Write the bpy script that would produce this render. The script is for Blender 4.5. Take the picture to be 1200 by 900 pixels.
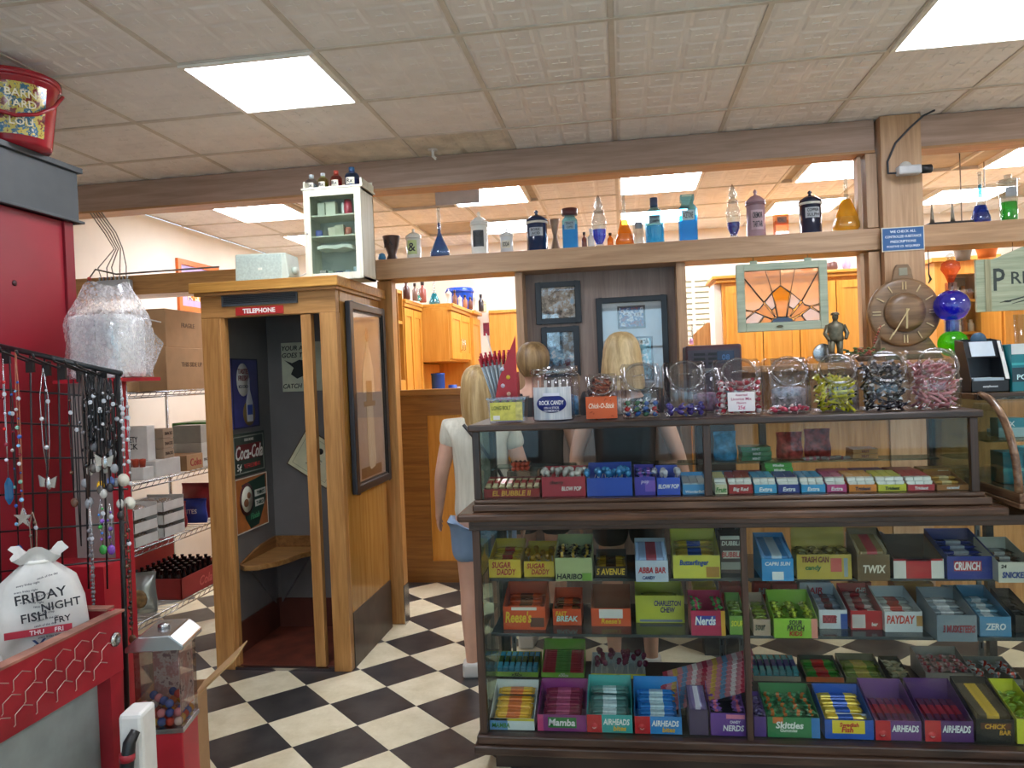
import bpy, bmesh, math, random
from math import sin, cos, pi, radians as rad
from mathutils import Vector, Matrix, Euler
for o in list(bpy.data.objects): bpy.data.objects.remove(o)
SC = bpy.context.scene; COL = SC.collection
R = random.Random(7)
# ---------------------------------------------------------------- camera, world, exposure
F_PX, YAW, PITCH, ROLL, EYE = 900., .1455, -.0129, -.0403, 1.565
fw = Vector((-sin(YAW)*cos(PITCH), cos(YAW)*cos(PITCH), sin(PITCH)))
r0 = Vector((cos(YAW), sin(YAW), 0)); u0 = r0.cross(fw)
rt = r0*cos(ROLL)+u0*sin(ROLL); up = -r0*sin(ROLL)+u0*cos(ROLL)
cam = bpy.data.objects.new('camera', bpy.data.cameras.new('camera')); COL.objects.link(cam)
cam.data.sensor_width = 36; cam.data.lens = 36*F_PX/1200; cam.data.clip_start = .02
cam.matrix_world = Matrix(((rt.x, up.x, -fw.x, 0), (rt.y, up.y, -fw.y, 0), (rt.z, up.z, -fw.z, EYE), (0, 0, 0, 1)))
SC.camera = cam
def at(px, py, X=None, Y=None, Z=None):        # surveying: photo pixel -> room point on a known plane
    d = fw+rt*((px-600)/F_PX)-up*((py-450)/F_PX)
    t = X/d.x if X is not None else Y/d.y if Y is not None else (Z-EYE)/d.z
    return Vector((0, 0, EYE))+d*t
w = bpy.data.worlds.new('sky'); SC.world = w; w.use_nodes = True
bg = w.node_tree.nodes['Background']; bg.inputs[0].default_value = (.55, .75, 1, 1); bg.inputs[1].default_value = 2.4
vs = SC.view_settings; vs.view_transform = 'Standard'; vs.look = 'None'; vs.gamma = 1; vs.use_curve_mapping = False
vs.exposure = 0.55
LAMP = 18.0
SC.cycles.transparent_max_bounces = 32
# ---------------------------------------------------------------- materials
MATS = {}
def lin(h):
    if isinstance(h, str):
        h = h.lstrip('#'); h = ''.join(c*2 for c in h) if len(h) == 3 else h; h = [int(h[i:i+2], 16)/255 for i in (0, 2, 4)]
    return tuple(c/12.92 if c <= .04045 else ((c+.055)/1.055)**2.4 for c in h)+(1,)
def nmat(key):
    m = bpy.data.materials.new(key); m.use_nodes = True; nt = m.node_tree
    return m, nt, nt.nodes['Principled BSDF']
def col(h, rough=.5, metal=0., var=.06, scale=14, spec=.5, bump=0.):
    key = f'paint {h} {rough} {metal} {var} {bump}'
    if key in MATS: return MATS[key]
    m, nt, b = nmat(key); c = lin(h)
    b.inputs['Roughness'].default_value = rough; b.inputs['Metallic'].default_value = metal
    b.inputs['Specular IOR Level'].default_value = spec
    tc = nt.nodes.new('ShaderNodeTexCoord'); nz = nt.nodes.new('ShaderNodeTexNoise'); nz.inputs['Scale'].default_value = scale
    nz.inputs['Detail'].default_value = 4
    nt.links.new(tc.outputs['Object'], nz.inputs['Vector'])
    rp = nt.nodes.new('ShaderNodeValToRGB'); e = rp.color_ramp.elements
    e[0].position = .3; e[1].position = .7
    e[0].color = tuple(x*(1-var*1.6) for x in c[:3])+(1,); e[1].color = tuple(min(1, x*(1+var)) for x in c[:3])+(1,)
    nt.links.new(nz.outputs[0], rp.inputs[0]); nt.links.new(rp.outputs[0], b.inputs['Base Color'])
    if bump:
        bp = nt.nodes.new('ShaderNodeBump'); bp.inputs['Strength'].default_value = bump; bp.inputs['Distance'].default_value = .01
        nt.links.new(nz.outputs[0], bp.inputs['Height']); nt.links.new(bp.outputs[0], b.inputs['Normal'])
    MATS[key] = m; return m
def wood(ax, a, b_, rough=.35, key=''):
    key = f'wood {ax} {a} {b_} {rough}'
    if key in MATS: return MATS[key]
    m, nt, b = nmat(key); b.inputs['Roughness'].default_value = rough
    tc = nt.nodes.new('ShaderNodeTexCoord'); mp = nt.nodes.new('ShaderNodeMapping')
    s = [22, 22, 22]; s['xyz'.index(ax)] = 1.3; mp.inputs['Scale'].default_value = s
    nz = nt.nodes.new('ShaderNodeTexNoise'); nz.inputs['Scale'].default_value = 1.4; nz.inputs['Detail'].default_value = 8; nz.inputs['Distortion'].default_value = .8
    n2 = nt.nodes.new('ShaderNodeTexNoise'); n2.inputs['Scale'].default_value = 7; n2.inputs['Detail'].default_value = 3
    nt.links.new(tc.outputs['Object'], mp.inputs[0]); nt.links.new(mp.outputs[0], nz.inputs['Vector']); nt.links.new(mp.outputs[0], n2.inputs['Vector'])
    ad = nt.nodes.new('ShaderNodeMath'); ad.operation = 'MULTIPLY_ADD'; ad.inputs[1].default_value = .35
    nt.links.new(n2.outputs[0], ad.inputs[0]); nt.links.new(nz.outputs[0], ad.inputs[2])
    rp = nt.nodes.new('ShaderNodeValToRGB'); e = rp.color_ramp.elements; e[0].position = .5; e[1].position = .88
    e[0].color = lin(b_); e[1].color = lin(a)
    nt.links.new(ad.outputs[0], rp.inputs[0]); nt.links.new(rp.outputs[0], b.inputs['Base Color'])
    bp = nt.nodes.new('ShaderNodeBump'); bp.inputs['Strength'].default_value = .15; bp.inputs['Distance'].default_value = .003
    nt.links.new(ad.outputs[0], bp.inputs['Height']); nt.links.new(bp.outputs[0], b.inputs['Normal'])
    MATS[key] = m; return m
def pane(h='#f4fbf8', refl=.06, tint=.93, rough=.02, key='pane'):
    key = f'{key} {h} {refl} {tint}'
    if key in MATS: return MATS[key]
    m = bpy.data.materials.new(key); m.use_nodes = True; nt = m.node_tree; nt.nodes.clear()
    out = nt.nodes.new('ShaderNodeOutputMaterial'); mx = nt.nodes.new('ShaderNodeMixShader')
    t = nt.nodes.new('ShaderNodeBsdfTransparent'); c = lin(h); t.inputs[0].default_value = tuple(x*tint for x in c[:3])+(1,)
    g = nt.nodes.new('ShaderNodeBsdfGlossy'); g.inputs['Roughness'].default_value = rough
    lw = nt.nodes.new('ShaderNodeLayerWeight'); lw.inputs[0].default_value = .5
    mr = nt.nodes.new('ShaderNodeMapRange'); mr.inputs[3].default_value = refl; mr.inputs[4].default_value = .5
    pw = nt.nodes.new('ShaderNodeMath'); pw.operation = 'POWER'; pw.inputs[1].default_value = 3
    nt.links.new(lw.outputs['Facing'], pw.inputs[0]); nt.links.new(pw.outputs[0], mr.inputs[0]); nt.links.new(mr.outputs[0], mx.inputs[0])
    nt.links.new(t.outputs[0], mx.inputs[1]); nt.links.new(g.outputs[0], mx.inputs[2]); nt.links.new(mx.outputs[0], out.inputs[0])
    MATS[key] = m; return m
def liquid(h):
    key = f'liquid {h}'
    if key in MATS: return MATS[key]
    m = bpy.data.materials.new(key); m.use_nodes = True; nt = m.node_tree; nt.nodes.clear()
    out = nt.nodes.new('ShaderNodeOutputMaterial'); a = nt.nodes.new('ShaderNodeMixShader'); b = nt.nodes.new('ShaderNodeMixShader')
    t = nt.nodes.new('ShaderNodeBsdfTransparent'); t.inputs[0].default_value = tuple(min(1, x**.55*1.02) for x in lin(h))
    d = nt.nodes.new('ShaderNodeBsdfTranslucent'); d.inputs[0].default_value = lin(h)
    d2 = nt.nodes.new('ShaderNodeBsdfDiffuse'); d2.inputs[0].default_value = lin(h); c = nt.nodes.new('ShaderNodeMixShader')
    g = nt.nodes.new('ShaderNodeBsdfGlossy'); g.inputs['Roughness'].default_value = .03
    a.inputs[0].default_value = .34; b.inputs[0].default_value = .06; c.inputs[0].default_value = .45
    nt.links.new(d.outputs[0], c.inputs[1]); nt.links.new(d2.outputs[0], c.inputs[2])
    nt.links.new(t.outputs[0], a.inputs[1]); nt.links.new(c.outputs[0], a.inputs[2]); nt.links.new(a.outputs[0], b.inputs[1]); nt.links.new(g.outputs[0], b.inputs[2]); nt.links.new(b.outputs[0], out.inputs[0])
    MATS[key] = m; return m
def emit(h, s):
    key = f'lamp {h} {s}'
    if key in MATS: return MATS[key]
    m, nt, b = nmat(key); b.inputs['Base Color'].default_value = lin(h); b.inputs['Emission Color'].default_value = lin(h); b.inputs['Emission Strength'].default_value = s
    MATS[key] = m; return m
def picture(cols, scale=9, seed=0, rough=.15):      # printed photograph: patches of colour
    key = f'print {cols} {scale} {seed}'
    if key in MATS: return MATS[key]
    m, nt, b = nmat(key); b.inputs['Roughness'].default_value = rough
    tc = nt.nodes.new('ShaderNodeTexCoord'); mp = nt.nodes.new('ShaderNodeMapping'); mp.inputs['Location'].default_value = (seed, seed*.7, seed*.3)
    nz = nt.nodes.new('ShaderNodeTexNoise'); nz.inputs['Scale'].default_value = scale; nz.inputs['Detail'].default_value = 6; nz.inputs['Roughness'].default_value = .7
    rp = nt.nodes.new('ShaderNodeValToRGB'); rp.color_ramp.interpolation = 'CONSTANT'
    n = len(cols)
    while len(rp.color_ramp.elements) < n: rp.color_ramp.elements.new(.5)
    for i, c in enumerate(cols): e = rp.color_ramp.elements[i]; e.position = 0 if i == 0 else .32+.36*i/n; e.color = lin(c)
    nt.links.new(tc.outputs['Object'], mp.inputs[0]); nt.links.new(mp.outputs[0], nz.inputs['Vector']); nt.links.new(nz.outputs[0], rp.inputs[0]); nt.links.new(rp.outputs[0], b.inputs['Base Color'])
    MATS[key] = m; return m
OAK = lambda ax='z': wood(ax, '#c9965a', '#a0703c')
OAKB = lambda ax='z': wood(ax, '#dfa248', '#cf8e32', .4)      # bright cabinet oak
BEAM = lambda ax='x': wood(ax, '#c4a07c', '#a98461', .4)
DARK = lambda ax='x': wood(ax, '#50382b', '#281b14', .33)
def filmy(h='#f2f2f4'):
    m = bpy.data.materials.new('film'); m.use_nodes = True; nt = m.node_tree; nt.nodes.clear()
    out = nt.nodes.new('ShaderNodeOutputMaterial'); a = nt.nodes.new('ShaderNodeMixShader'); b = nt.nodes.new('ShaderNodeMixShader'); c = nt.nodes.new('ShaderNodeMixShader')
    t = nt.nodes.new('ShaderNodeBsdfTransparent'); d = nt.nodes.new('ShaderNodeBsdfTranslucent'); e = nt.nodes.new('ShaderNodeBsdfDiffuse'); g = nt.nodes.new('ShaderNodeBsdfGlossy'); g.inputs['Roughness'].default_value = .15
    for q in (d, e): q.inputs[0].default_value = lin(h)
    nz = nt.nodes.new('ShaderNodeTexNoise'); nz.inputs['Scale'].default_value = 22; mr = nt.nodes.new('ShaderNodeMapRange'); mr.inputs[1].default_value = .35; mr.inputs[2].default_value = .7; mr.inputs[3].default_value = .12; mr.inputs[4].default_value = .6
    nt.links.new(nz.outputs[0], mr.inputs[0]); nt.links.new(mr.outputs[0], b.inputs[0]); a.inputs[0].default_value = .5; c.inputs[0].default_value = .10
    nt.links.new(d.outputs[0], a.inputs[1]); nt.links.new(e.outputs[0], a.inputs[2]); nt.links.new(t.outputs[0], b.inputs[1]); nt.links.new(a.outputs[0], b.inputs[2]); nt.links.new(b.outputs[0], c.inputs[1]); nt.links.new(g.outputs[0], c.inputs[2]); nt.links.new(c.outputs[0], out.inputs[0]); return m
GLASS = pane(); CLEAR = pane('#f2f2f2', .05, .97, .05, 'clear plastic')
WHITE = col('#e9e7e0', .5); BLACK = col('#17181a', .4); STEEL = col('#b9bbbd', .25, 1.); 
# ---------------------------------------------------------------- mesh builder
class MB:
    def __init__(s): s.v = []; s.f = []; s.m = []; s.s = []
    def add(s, vs, fs, m=0, sm=False):
        o = len(s.v); s.v += [tuple(v) for v in vs]
        for f in fs: s.f.append(tuple(i+o for i in f)); s.m.append(m); s.s.append(sm)
        return s
    def box(s, x0, x1, y0, y1, z0, z1, m=0, M=None):
        vs = [Vector((x, y, z)) for x in (x0, x1) for y in (y0, y1) for z in (z0, z1)]
        if M: vs = [M@v for v in vs]
        return s.add(vs, [(0, 1, 3, 2), (4, 6, 7, 5), (0, 4, 5, 1), (2, 3, 7, 6), (0, 2, 6, 4), (1, 5, 7, 3)], m)
    def lathe(s, pr, n=20, c=(0, 0, 0), m=0, M=None, sx=1, sy=1, ang0=0, caps=True):
        vs = []; fs = []
        for r, z in pr:
            for k in range(n):
                a = 2*pi*k/n+ang0; v = Vector((r*cos(a)*sx, r*sin(a)*sy, z))
                vs.append((M@v if M else v)+Vector(c))
        for j in range(len(pr)-1):
            for k in range(n):
                a, b = j*n+k, j*n+(k+1) % n; fs.append((a, b, b+n, a+n))
        if caps and pr[0][0] > 1e-5: fs.append(tuple(reversed(range(n))))
        if caps and pr[-1][0] > 1e-5: fs.append(tuple((len(pr)-1)*n+k for k in range(n)))
        return s.add(vs, fs, m, n > 8)
    def tube(s, pts, r, n=8, m=0):
        pts = [Vector(p) for p in pts]; rs = r if isinstance(r, (list, tuple)) else [r]*len(pts)
        vs = []; fs = []; prev = None
        for i, p in enumerate(pts):
            t = (pts[min(i+1, len(pts)-1)]-pts[max(i-1, 0)])
            if t.length < 1e-9: t = Vector((0, 0, 1))
            t.normalize()
            a = prev if prev and abs(prev.dot(t)) < .98 else (Vector((0, 0, 1)) if abs(t.z) < .9 else Vector((1, 0, 0)))
            u = (a-t*a.dot(t)).normalized(); prev = u; w_ = t.cross(u)
            for k in range(n): vs.append(p+(u*cos(2*pi*k/n)+w_*sin(2*pi*k/n))*rs[i])
        for i in range(len(pts)-1):
            for k in range(n): a, b = i*n+k, i*n+(k+1) % n; fs.append((a, b, b+n, a+n))
        fs.append(tuple(reversed(range(n)))); fs.append(tuple((len(pts)-1)*n+k for k in range(n)))
        return s.add(vs, fs, m, True)
    def prism(s, poly, ax, a, b, m=0, M=None):          # poly in the two other axes, extruded along ax
        n = len(poly); vs = []
        for t in (a, b):
            for p, q in poly:
                v = Vector({'x': (t, p, q), 'y': (p, t, q), 'z': (p, q, t)}[ax]); vs.append(M@v if M else v)
        return s.add(vs, [tuple(range(n)), tuple(reversed(range(n, 2*n)))]+[(i, i+n, (i+1) % n+n, (i+1) % n) for i in range(n)], m)
    def ball(s, c, r, m=0, n=10, sz=(1, 1, 1), M=None):
        k = max(4, n//2+1); pr = [(r*sin(pi*i/k) if 0 < i < k else 0, -r*cos(pi*i/k)) for i in range(k+1)]
        vs = []; fs = []
        for rr, z in pr:
            for q in range(n):
                v = Vector((rr*cos(2*pi*q/n)*sz[0], rr*sin(2*pi*q/n)*sz[1], z*sz[2])); vs.append((M@v if M else v)+Vector(c))
        for j in range(k):
            for q in range(n): a, b = j*n+q, j*n+(q+1) % n; fs.append((a, b, b+n, a+n))
        return s.add(vs, fs, m, True)
    def join(s, o, M):
        return s.add([M@Vector(v) for v in o.v], o.f, 0, False)
    def mesh(s, name, mats):
        me = bpy.data.meshes.new(name); me.from_pydata(s.v, [], s.f)
        for m in (mats if isinstance(mats, (list, tuple)) else [mats]): me.materials.append(m)
        me.polygons.foreach_set('material_index', s.m); me.polygons.foreach_set('use_smooth', s.s)
        bm = bmesh.new(); bm.from_mesh(me); bmesh.ops.remove_doubles(bm, verts=bm.verts, dist=1e-6); bmesh.ops.recalc_face_normals(bm, faces=bm.faces); bm.to_mesh(me); bm.free()
        me.update(); return me
def link(name, me, parent=None, loc=(0, 0, 0), rot=None, label=None, cat=None, group=None, kind=None, bevel=0):
    o = bpy.data.objects.new(name, me); COL.objects.link(o); o.location = loc
    if rot: o.rotation_euler = rot
    if parent: o.parent = parent
    if label: o['label'] = label
    if cat: o['category'] = cat
    if group: o['group'] = group
    if kind: o['kind'] = kind
    if bevel:
        b = o.modifiers.new('bevel', 'BEVEL'); b.width = bevel; b.segments = 2; b.limit_method = 'ANGLE'
    return o
def obj(name, mb, mats, parent=None, **k): return link(name, mb.mesh(name, mats), parent, **k)
def thing(name, label, cat, loc=(0, 0, 0), rz=0, group=None):
    return link(name, None, None, loc, (0, 0, rz), label, cat, group)
def struct(name, mb, mats, **k): return link(name, mb.mesh(name, mats), kind='structure', **k)
def bx(*a): return MB().box(*a)
TXT = {}
def text(s, parent, loc, h, color, wmax=None, rot=(pi/2, 0, 0), ext=.0008, name='lettering', italic=0, bold=.012, hstretch=1, label=None, outline=None):
    key = (s, italic, bold)
    if key not in TXT:
        c = bpy.data.curves.new('t', 'FONT'); c.body = s; c.size = 1; c.align_x = 'CENTER'; c.align_y = 'CENTER'; c.resolution_u = 2; c.offset = bold; c.shear = italic; c.extrude = .02
        t = bpy.data.objects.new('t', c); COL.objects.link(t); dg = bpy.context.evaluated_depsgraph_get(); dg.update()
        me = bpy.data.meshes.new_from_object(t.evaluated_get(dg)); bpy.data.objects.remove(t); me.materials.clear()
        xs = [v.co.x for v in me.vertices] or [0, 1]; ys = [v.co.y for v in me.vertices] or [0, 1]
        TXT[key] = (me, max(xs)-min(xs), max(ys)-min(ys), (max(xs)+min(xs))/2, (max(ys)+min(ys))/2)
    me0, w0, h0, cx, cy = TXT[key]
    me = me0.copy(); me.name = 'lettering'; me.materials.append(color if not isinstance(color, str) else col(color, .5, var=.01))
    sy = h/h0; sx = sy*hstretch
    if wmax and w0*sx > wmax: sx = wmax/w0
    me.transform(Matrix.Diagonal((sx, sy, ext/.02, 1))@Matrix.Translation((-cx, -cy, 0)))
    return link(name, me, parent, loc, rot, label)
FRONT = (pi/2, 0, 0)
# ---------------------------------------------------------------- the room
HC = 2.935; T = .3048
XL, XR, YB, YF = -3.68, 4.6, 7.88, -3.2
cream = col('#efe6d6', .7, var=.03, scale=3); 
struct('wall_left', bx(XL-.1, XL, YF, YB, 0, HC), cream)
struct('wall_right', bx(XR, XR+.1, YF, YB, 0, HC), cream)
struct('wall_back', bx(XL, XR, YB, YB+.1, 0, HC), cream)
m = MB(); m.box(XL, XR, YF-.1, YF, 0, .5); m.box(XL, XR, YF-.1, YF, 2.6, HC)
for a, b in ((XL, -3.2), (-1.0, -.7), (1.5, 1.8), (4.1, XR)): m.box(a, b, YF-.1, YF, .5, 2.6)
struct('wall_front', m, cream)
for i, (a, b) in enumerate(((-3.2, -1.0), (-.7, 1.5), (1.8, 4.1))):
    o = struct(f'window_{i+1}', MB().box(a, a+.05, YF-.09, YF-.01, .5, 2.6).box(b-.05, b, YF-.09, YF-.01, .5, 2.6).box(a, b, YF-.09, YF-.01, .5, .55).box(a, b, YF-.09, YF-.01, 2.55, 2.6).box(a, b, YF-.07, YF-.03, 1.9, 1.94), col('#3a2f2a'))
    obj('glass_pane', bx(a+.05, b-.05, YF-.055, YF-.045, .55, 2.55), GLASS, o)
# floor: a bed with every tile in view laid on it
def floormat(h, d, v):
    k = 'vinyl '+h
    if k in MATS: return MATS[k]
    m, nt, b = nmat(k); b.inputs['Roughness'].default_value = .32
    tc = nt.nodes.new('ShaderNodeTexCoord'); n1 = nt.nodes.new('ShaderNodeTexNoise'); n1.inputs['Scale'].default_value = 38; n1.inputs['Detail'].default_value = 6; n1.inputs['Roughness'].default_value = .8
    n2 = nt.nodes.new('ShaderNodeTexNoise'); n2.inputs['Scale'].default_value = 7; n2.inputs['Detail'].default_value = 5
    oi = nt.nodes.new('ShaderNodeObjectInfo'); va = nt.nodes.new('ShaderNodeVectorMath'); nt.links.new(tc.outputs['Object'], va.inputs[0]); nt.links.new(oi.outputs['Location'], va.inputs[1])
    nt.links.new(va.outputs[0], n1.inputs['Vector']); nt.links.new(va.outputs[0], n2.inputs['Vector'])
    mm = nt.nodes.new('ShaderNodeMath'); mm.operation = 'MULTIPLY_ADD'; mm.inputs[1].default_value = .6; nt.links.new(n1.outputs[0], mm.inputs[0]); nt.links.new(n2.outputs[0], mm.inputs[2])
    rp = nt.nodes.new('ShaderNodeValToRGB'); e = rp.color_ramp.elements; e[0].position = .55; e[1].position = 1.0; e[0].color = lin(h); e[1].color = lin(d)
    nt.links.new(mm.outputs[0], rp.inputs[0]); nt.links.new(rp.outputs[0], b.inputs['Base Color']); nt.links.new(n1.outputs[0], b.inputs['Roughness'])
    mr = nt.nodes.new('ShaderNodeMapRange'); mr.inputs[3].default_value = v; mr.inputs[4].default_value = v+.25; nt.links.new(n1.outputs[0], mr.inputs[0]); nt.links.new(mr.outputs[0], b.inputs['Roughness'])
    MATS[k] = m; return m
VB, VW = floormat('#232427', '#4c4a48', .2), floormat('#f0e7cb', '#d8cdaa', .25)
fl = struct('floor', bx(XL, XR, YF, YB, -.12, -.006), col('#7b776c', .8))
P0 = Vector((-1.904, 3.534)); EI = Vector((.7071, -.7071))*T; EJ = Vector((.7071, .7071))*T
g = .0008
tm = [MB().prism([(0, -T*.7071+g), (T*.7071-g, 0), (0, T*.7071-g), (-T*.7071+g, 0)], 'z', -.0059, 0) for _ in range(2)]
tme = [tm[0].mesh('tile', VB), tm[1].mesh('tile', VW)]
rest = MB(); nt_ = 0; cand = []
for i in range(-40, 41):
    for j in range(-40, 41):
        c = P0+EI*(i+.5)+EJ*(j+.5)
        if not (XL+.22 < c.x < XR-.22 and YF+.22 < c.y < YB-.22): continue
        dv = Vector((c.x, c.y, -EYE)); z = dv.dot(fw); vis = False
        if z > .5:
            px, py = 600+F_PX*dv.dot(rt)/z, 450-F_PX*dv.dot(up)/z
            vis = (-40 < px < 1260 and py < 1000) and c.y < 5.9
            if c.y > 4.5 and (c.x > -.5 or c.x < -3.4): vis = False
            if c.x > 2.6: vis = False
        if vis: cand.append((c.y, i, j, c))
        else: rest.prism([(c.x, c.y-T*.7071+g), (c.x+T*.7071-g, c.y), (c.x, c.y+T*.7071-g), (c.x-T*.7071+g, c.y)], 'z', -.0059, 0, (i+j) % 2)
cand.sort(key=lambda q: q[0])
for n_, (_, i, j, c) in enumerate(cand):
    if n_ < 300: link('tile', tme[(i+j) % 2], fl, (c.x, c.y, 0))
    else: rest.prism([(c.x, c.y-T*.7071+g), (c.x+T*.7071-g, c.y), (c.x, c.y+T*.7071-g), (c.x-T*.7071+g, c.y)], 'z', -.0059, 0, (i+j) % 2)
o = obj('distant_tiles', rest, [VB, VW], fl); o['kind'] = 'stuff'
# ceiling: lay-in panels with pressed squares, and lights
G = .61
ceil = struct('ceiling', bx(XL, XR, YF, YB, HC+.02, HC+.1), col('#b5a994', .9))
cm = col('#ece9e4', .6, var=.04, scale=5)
stain = col('#ded5c2', .7, var=.14, scale=6)
def ctile():
    b = MB(); h = G/2-.012; b.box(-h, h, -h, h, 0, .018)
    n = 4; s = 2*h/n
    for a in range(n):
        for c in range(n):
            x, y = -h+s*(a+.5), -h+s*(c+.5); q = s*.44; p = q-.012
            vs = [(x-q, y-q, 0), (x+q, y-q, 0), (x+q, y+q, 0), (x-q, y+q, 0), (x-p, y-p, -.004), (x+p, y-p, -.004), (x+p, y+p, -.004), (x-p, y+p, -.004)]
            b.add(vs, [(0, 1, 5, 4), (1, 2, 6, 5), (2, 3, 7, 6), (3, 0, 4, 7), (4, 5, 6, 7)])
            p2 = p*.62; b.box(x-p2, x+p2, y-.0035, y+.0035, -.0065, -.003); b.box(x-.0035, x+.0035, y-p2, y+p2, -.0065, -.003)
    return b
cme = ctile().mesh('ceiling_panel', cm); cms = ctile().mesh('ceiling_panel', stain)
LIGHTS = [(-1.83, 3.05), (1.22, 3.05), (3.66, 3.05), (-1.83, .61), (1.22, .61), (3.66, .61), (-1.83, -1.83), (1.22, -1.83), (3.66, -1.83),  # front rows out of view are added for light, repeating the seen grid
          (-3.10, 5.49), (-1.28, 5.49), (.01, 5.49), (1.31, 5.49), (2.62, 5.49), (-3.10, 6.75), (-1.28, 6.75), (.01, 6.75), (1.31, 6.75), (2.62, 6.75), (3.9, 5.49)]
def lit(x0, y0, x1, y1):
    return any(x0 < a+.56 and x1 > a+.05 and y0 < b+.56 and y1 > b+.05 for a, b in LIGHTS)
far = MB(); tb = MB(); nvis = 0
for i in range(-6, 8):
    for j in range(-6, 13):
        x0, y0 = i*G, j*G
        if x0 < XL-.01 or x0+G > XR+.3 or y0 < YF-.3 or y0+G > YB+.2: continue
        for a in (0,):
            pass
        cx, cy = x0+G/2, y0+G/2
        if lit(x0, y0, x0+G, y0+G): continue
        if cx > XR-.3 or cx < XL+.3: continue
        if 2.0 < y0 < 7.5 and x0 < 3.2:
            link('ceiling_panel', cms if (i, j) in ((-3, 7), (-2, 7)) else cme, ceil, (cx, cy, HC+.004))
        else: far.box(x0+.012, x0+G-.012, y0+.012, min(YB, y0+G-.012), HC, HC+.02)
o = obj('distant_panels', far, cm, ceil); o['kind'] = 'stuff'
for i in range(-6, 8): tb.box(i*G-.011, i*G+.011, YF, YB, HC-.001, HC+.02)
for j in range(-5, 13): tb.box(XL, XR, j*G-.011, j*G+.011, HC-.003, HC+.02)
for i in range(-6, 8):
    pass
struct('trim_1', tb, col('#d3ccbe', .6))
names = {(-1.83, 3.05): 'square recessed ceiling light above the telephone booth', (1.22, 3.05): 'square recessed ceiling light at the top right above the candy counter',
         (-3.10, 5.49): 'ceiling light behind the beam, near the cream left wall', (-1.28, 5.49): 'ceiling light behind the beam, half masked by a grey plate', (.01, 5.49): 'ceiling light behind the beam above the blue apothecary bottles',
         (1.31, 5.49): 'ceiling light behind the beam, just left of the post', (2.62, 5.49): 'ceiling light behind the beam, right of the post', (-3.10, 6.75): 'far left ceiling light of the back row beside the small cabinet'}
lf, ld = MB(), MB(); h = .28
lf.box(-h-.02, h+.02, -h-.02, -h, -.012, .05); lf.box(-h-.02, h+.02, h, h+.02, -.012, .05); lf.box(-h-.02, -h, -h, h, -.012, .05); lf.box(h, h+.02, -h, h, -.012, .05)
ld.box(-h, h, -h, h, -.006, .03); lfm = lf.mesh('frame', col('#efece2', .5)); ldm = ld.mesh('diffuser', emit('#f0f4ff', LAMP))
for (x, y) in LIGHTS:
    t = thing('ceiling_light', names.get((x, y), 'square ceiling light further along the ceiling grid'), 'light', (x+.3, y+.3, HC-.001), 0, 'recessed square ceiling lights')
    link('frame', lfm, t); link('diffuser', ldm, t)
t = obj('light_cover_plate', bx(-.16, .16, -.006, .006, -.05, .05), col('#b9bcc4', .5), loc=tuple(at(536, 231, Y=5.4))); t['label'] = 'pale grey plate hanging under the half masked ceiling light'; t['category'] = 'cover plate'
obj('hanger', MB().box(-.01, .01, -.004, .004, .05, HC-at(536, 231, Y=5.4).z), STEEL, t)
# beams, posts
YW = 4.65
bt = MB().box(XL, 1.46, YW, YW+.14, 2.755, HC-.004)
struct('trim_2', bt, wood('x', '#b59a8a', '#9d8474', .5), bevel=.004)
struct('trim_3', bx(XL, 1.46, YW-.004, YW+.15, 2.742, 2.756), wood('x', '#c09468', '#a67a50', .5))
struct('trim_4', MB().box(1.69, XR, YW, YW+.14, 2.755, HC-.004), wood('x', '#b59a8a', '#9d8474', .5), bevel=.004)
struct('trim_5', bx(1.69, XR, YW-.004, YW+.15, 2.742, 2.756), wood('x', '#c09468', '#a67a50', .5))
ps = struct('trim_6', bx(1.475, 1.69, YW-.05, YW+.2, 0, HC-.004), BEAM('z'), bevel=.003)
struct('trim_7', MB().box(1.375, 1.395, YW+.05, YW+.12, 1.5, 2.18).box(1.41, 1.47, YW+.01, YW+.15, 1.5, 2.18).box(1.375, 1.395, YW+.05, YW+.12, 2.32, 2.74).box(1.41, 1.47, YW+.01, YW+.15, 2.32, 2.74), BEAM('z'))
SH = 2.314
sb = struct('trim_8', MB().box(-1.525, 1.474, YW, YW+.24, 2.19, SH), BEAM('x'), bevel=.004)
struct('trim_9', MB().box(1.692, 3.6, YW, YW+.24, 2.19, SH), BEAM('x'), bevel=.004)
struct('trim_10', MB().box(XL, -2.2, YW, YW+.24, 2.185, SH), OAK('x'), bevel=.004)
struct('trim_11', MB().box(-1.53, -1.435, 4.71, 4.80, 0, 2.188), OAK('z'), bevel=.004)
obj('corner_guard', bx(-1.437, -1.432, 4.70, 4.80, 0, .25), STEEL, bpy.data.objects['trim_11'])
# sign on post
t = thing('pharmacy_notice_sign', 'blue engraved notice sign on the wooden post', 'sign', (1.575, YW-.052, 2.235))
obj('plate', bx(-.108, .108, -.006, .0, -.062, .062), col('#2f5f95', .35), t, bevel=.001)
obj('border', MB().box(-.113, .113, -.004, .0, .062, .067).box(-.113, .113, -.004, 0, -.067, -.062).box(-.113, -.108, -.004, 0, -.062, .062).box(.108, .113, -.004, 0, -.062, .062), col('#d8d4c6'), t)
for k, s in enumerate(('WE CHECK ALL', 'CONTROLLED SUBSTANCE', 'PRESCRIPTIONS', 'POSITIVE I.D. REQUIRED')): text(s, t, (0, -.0065, .042-.028*k), .014, '#dfe8f2', .19)
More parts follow.
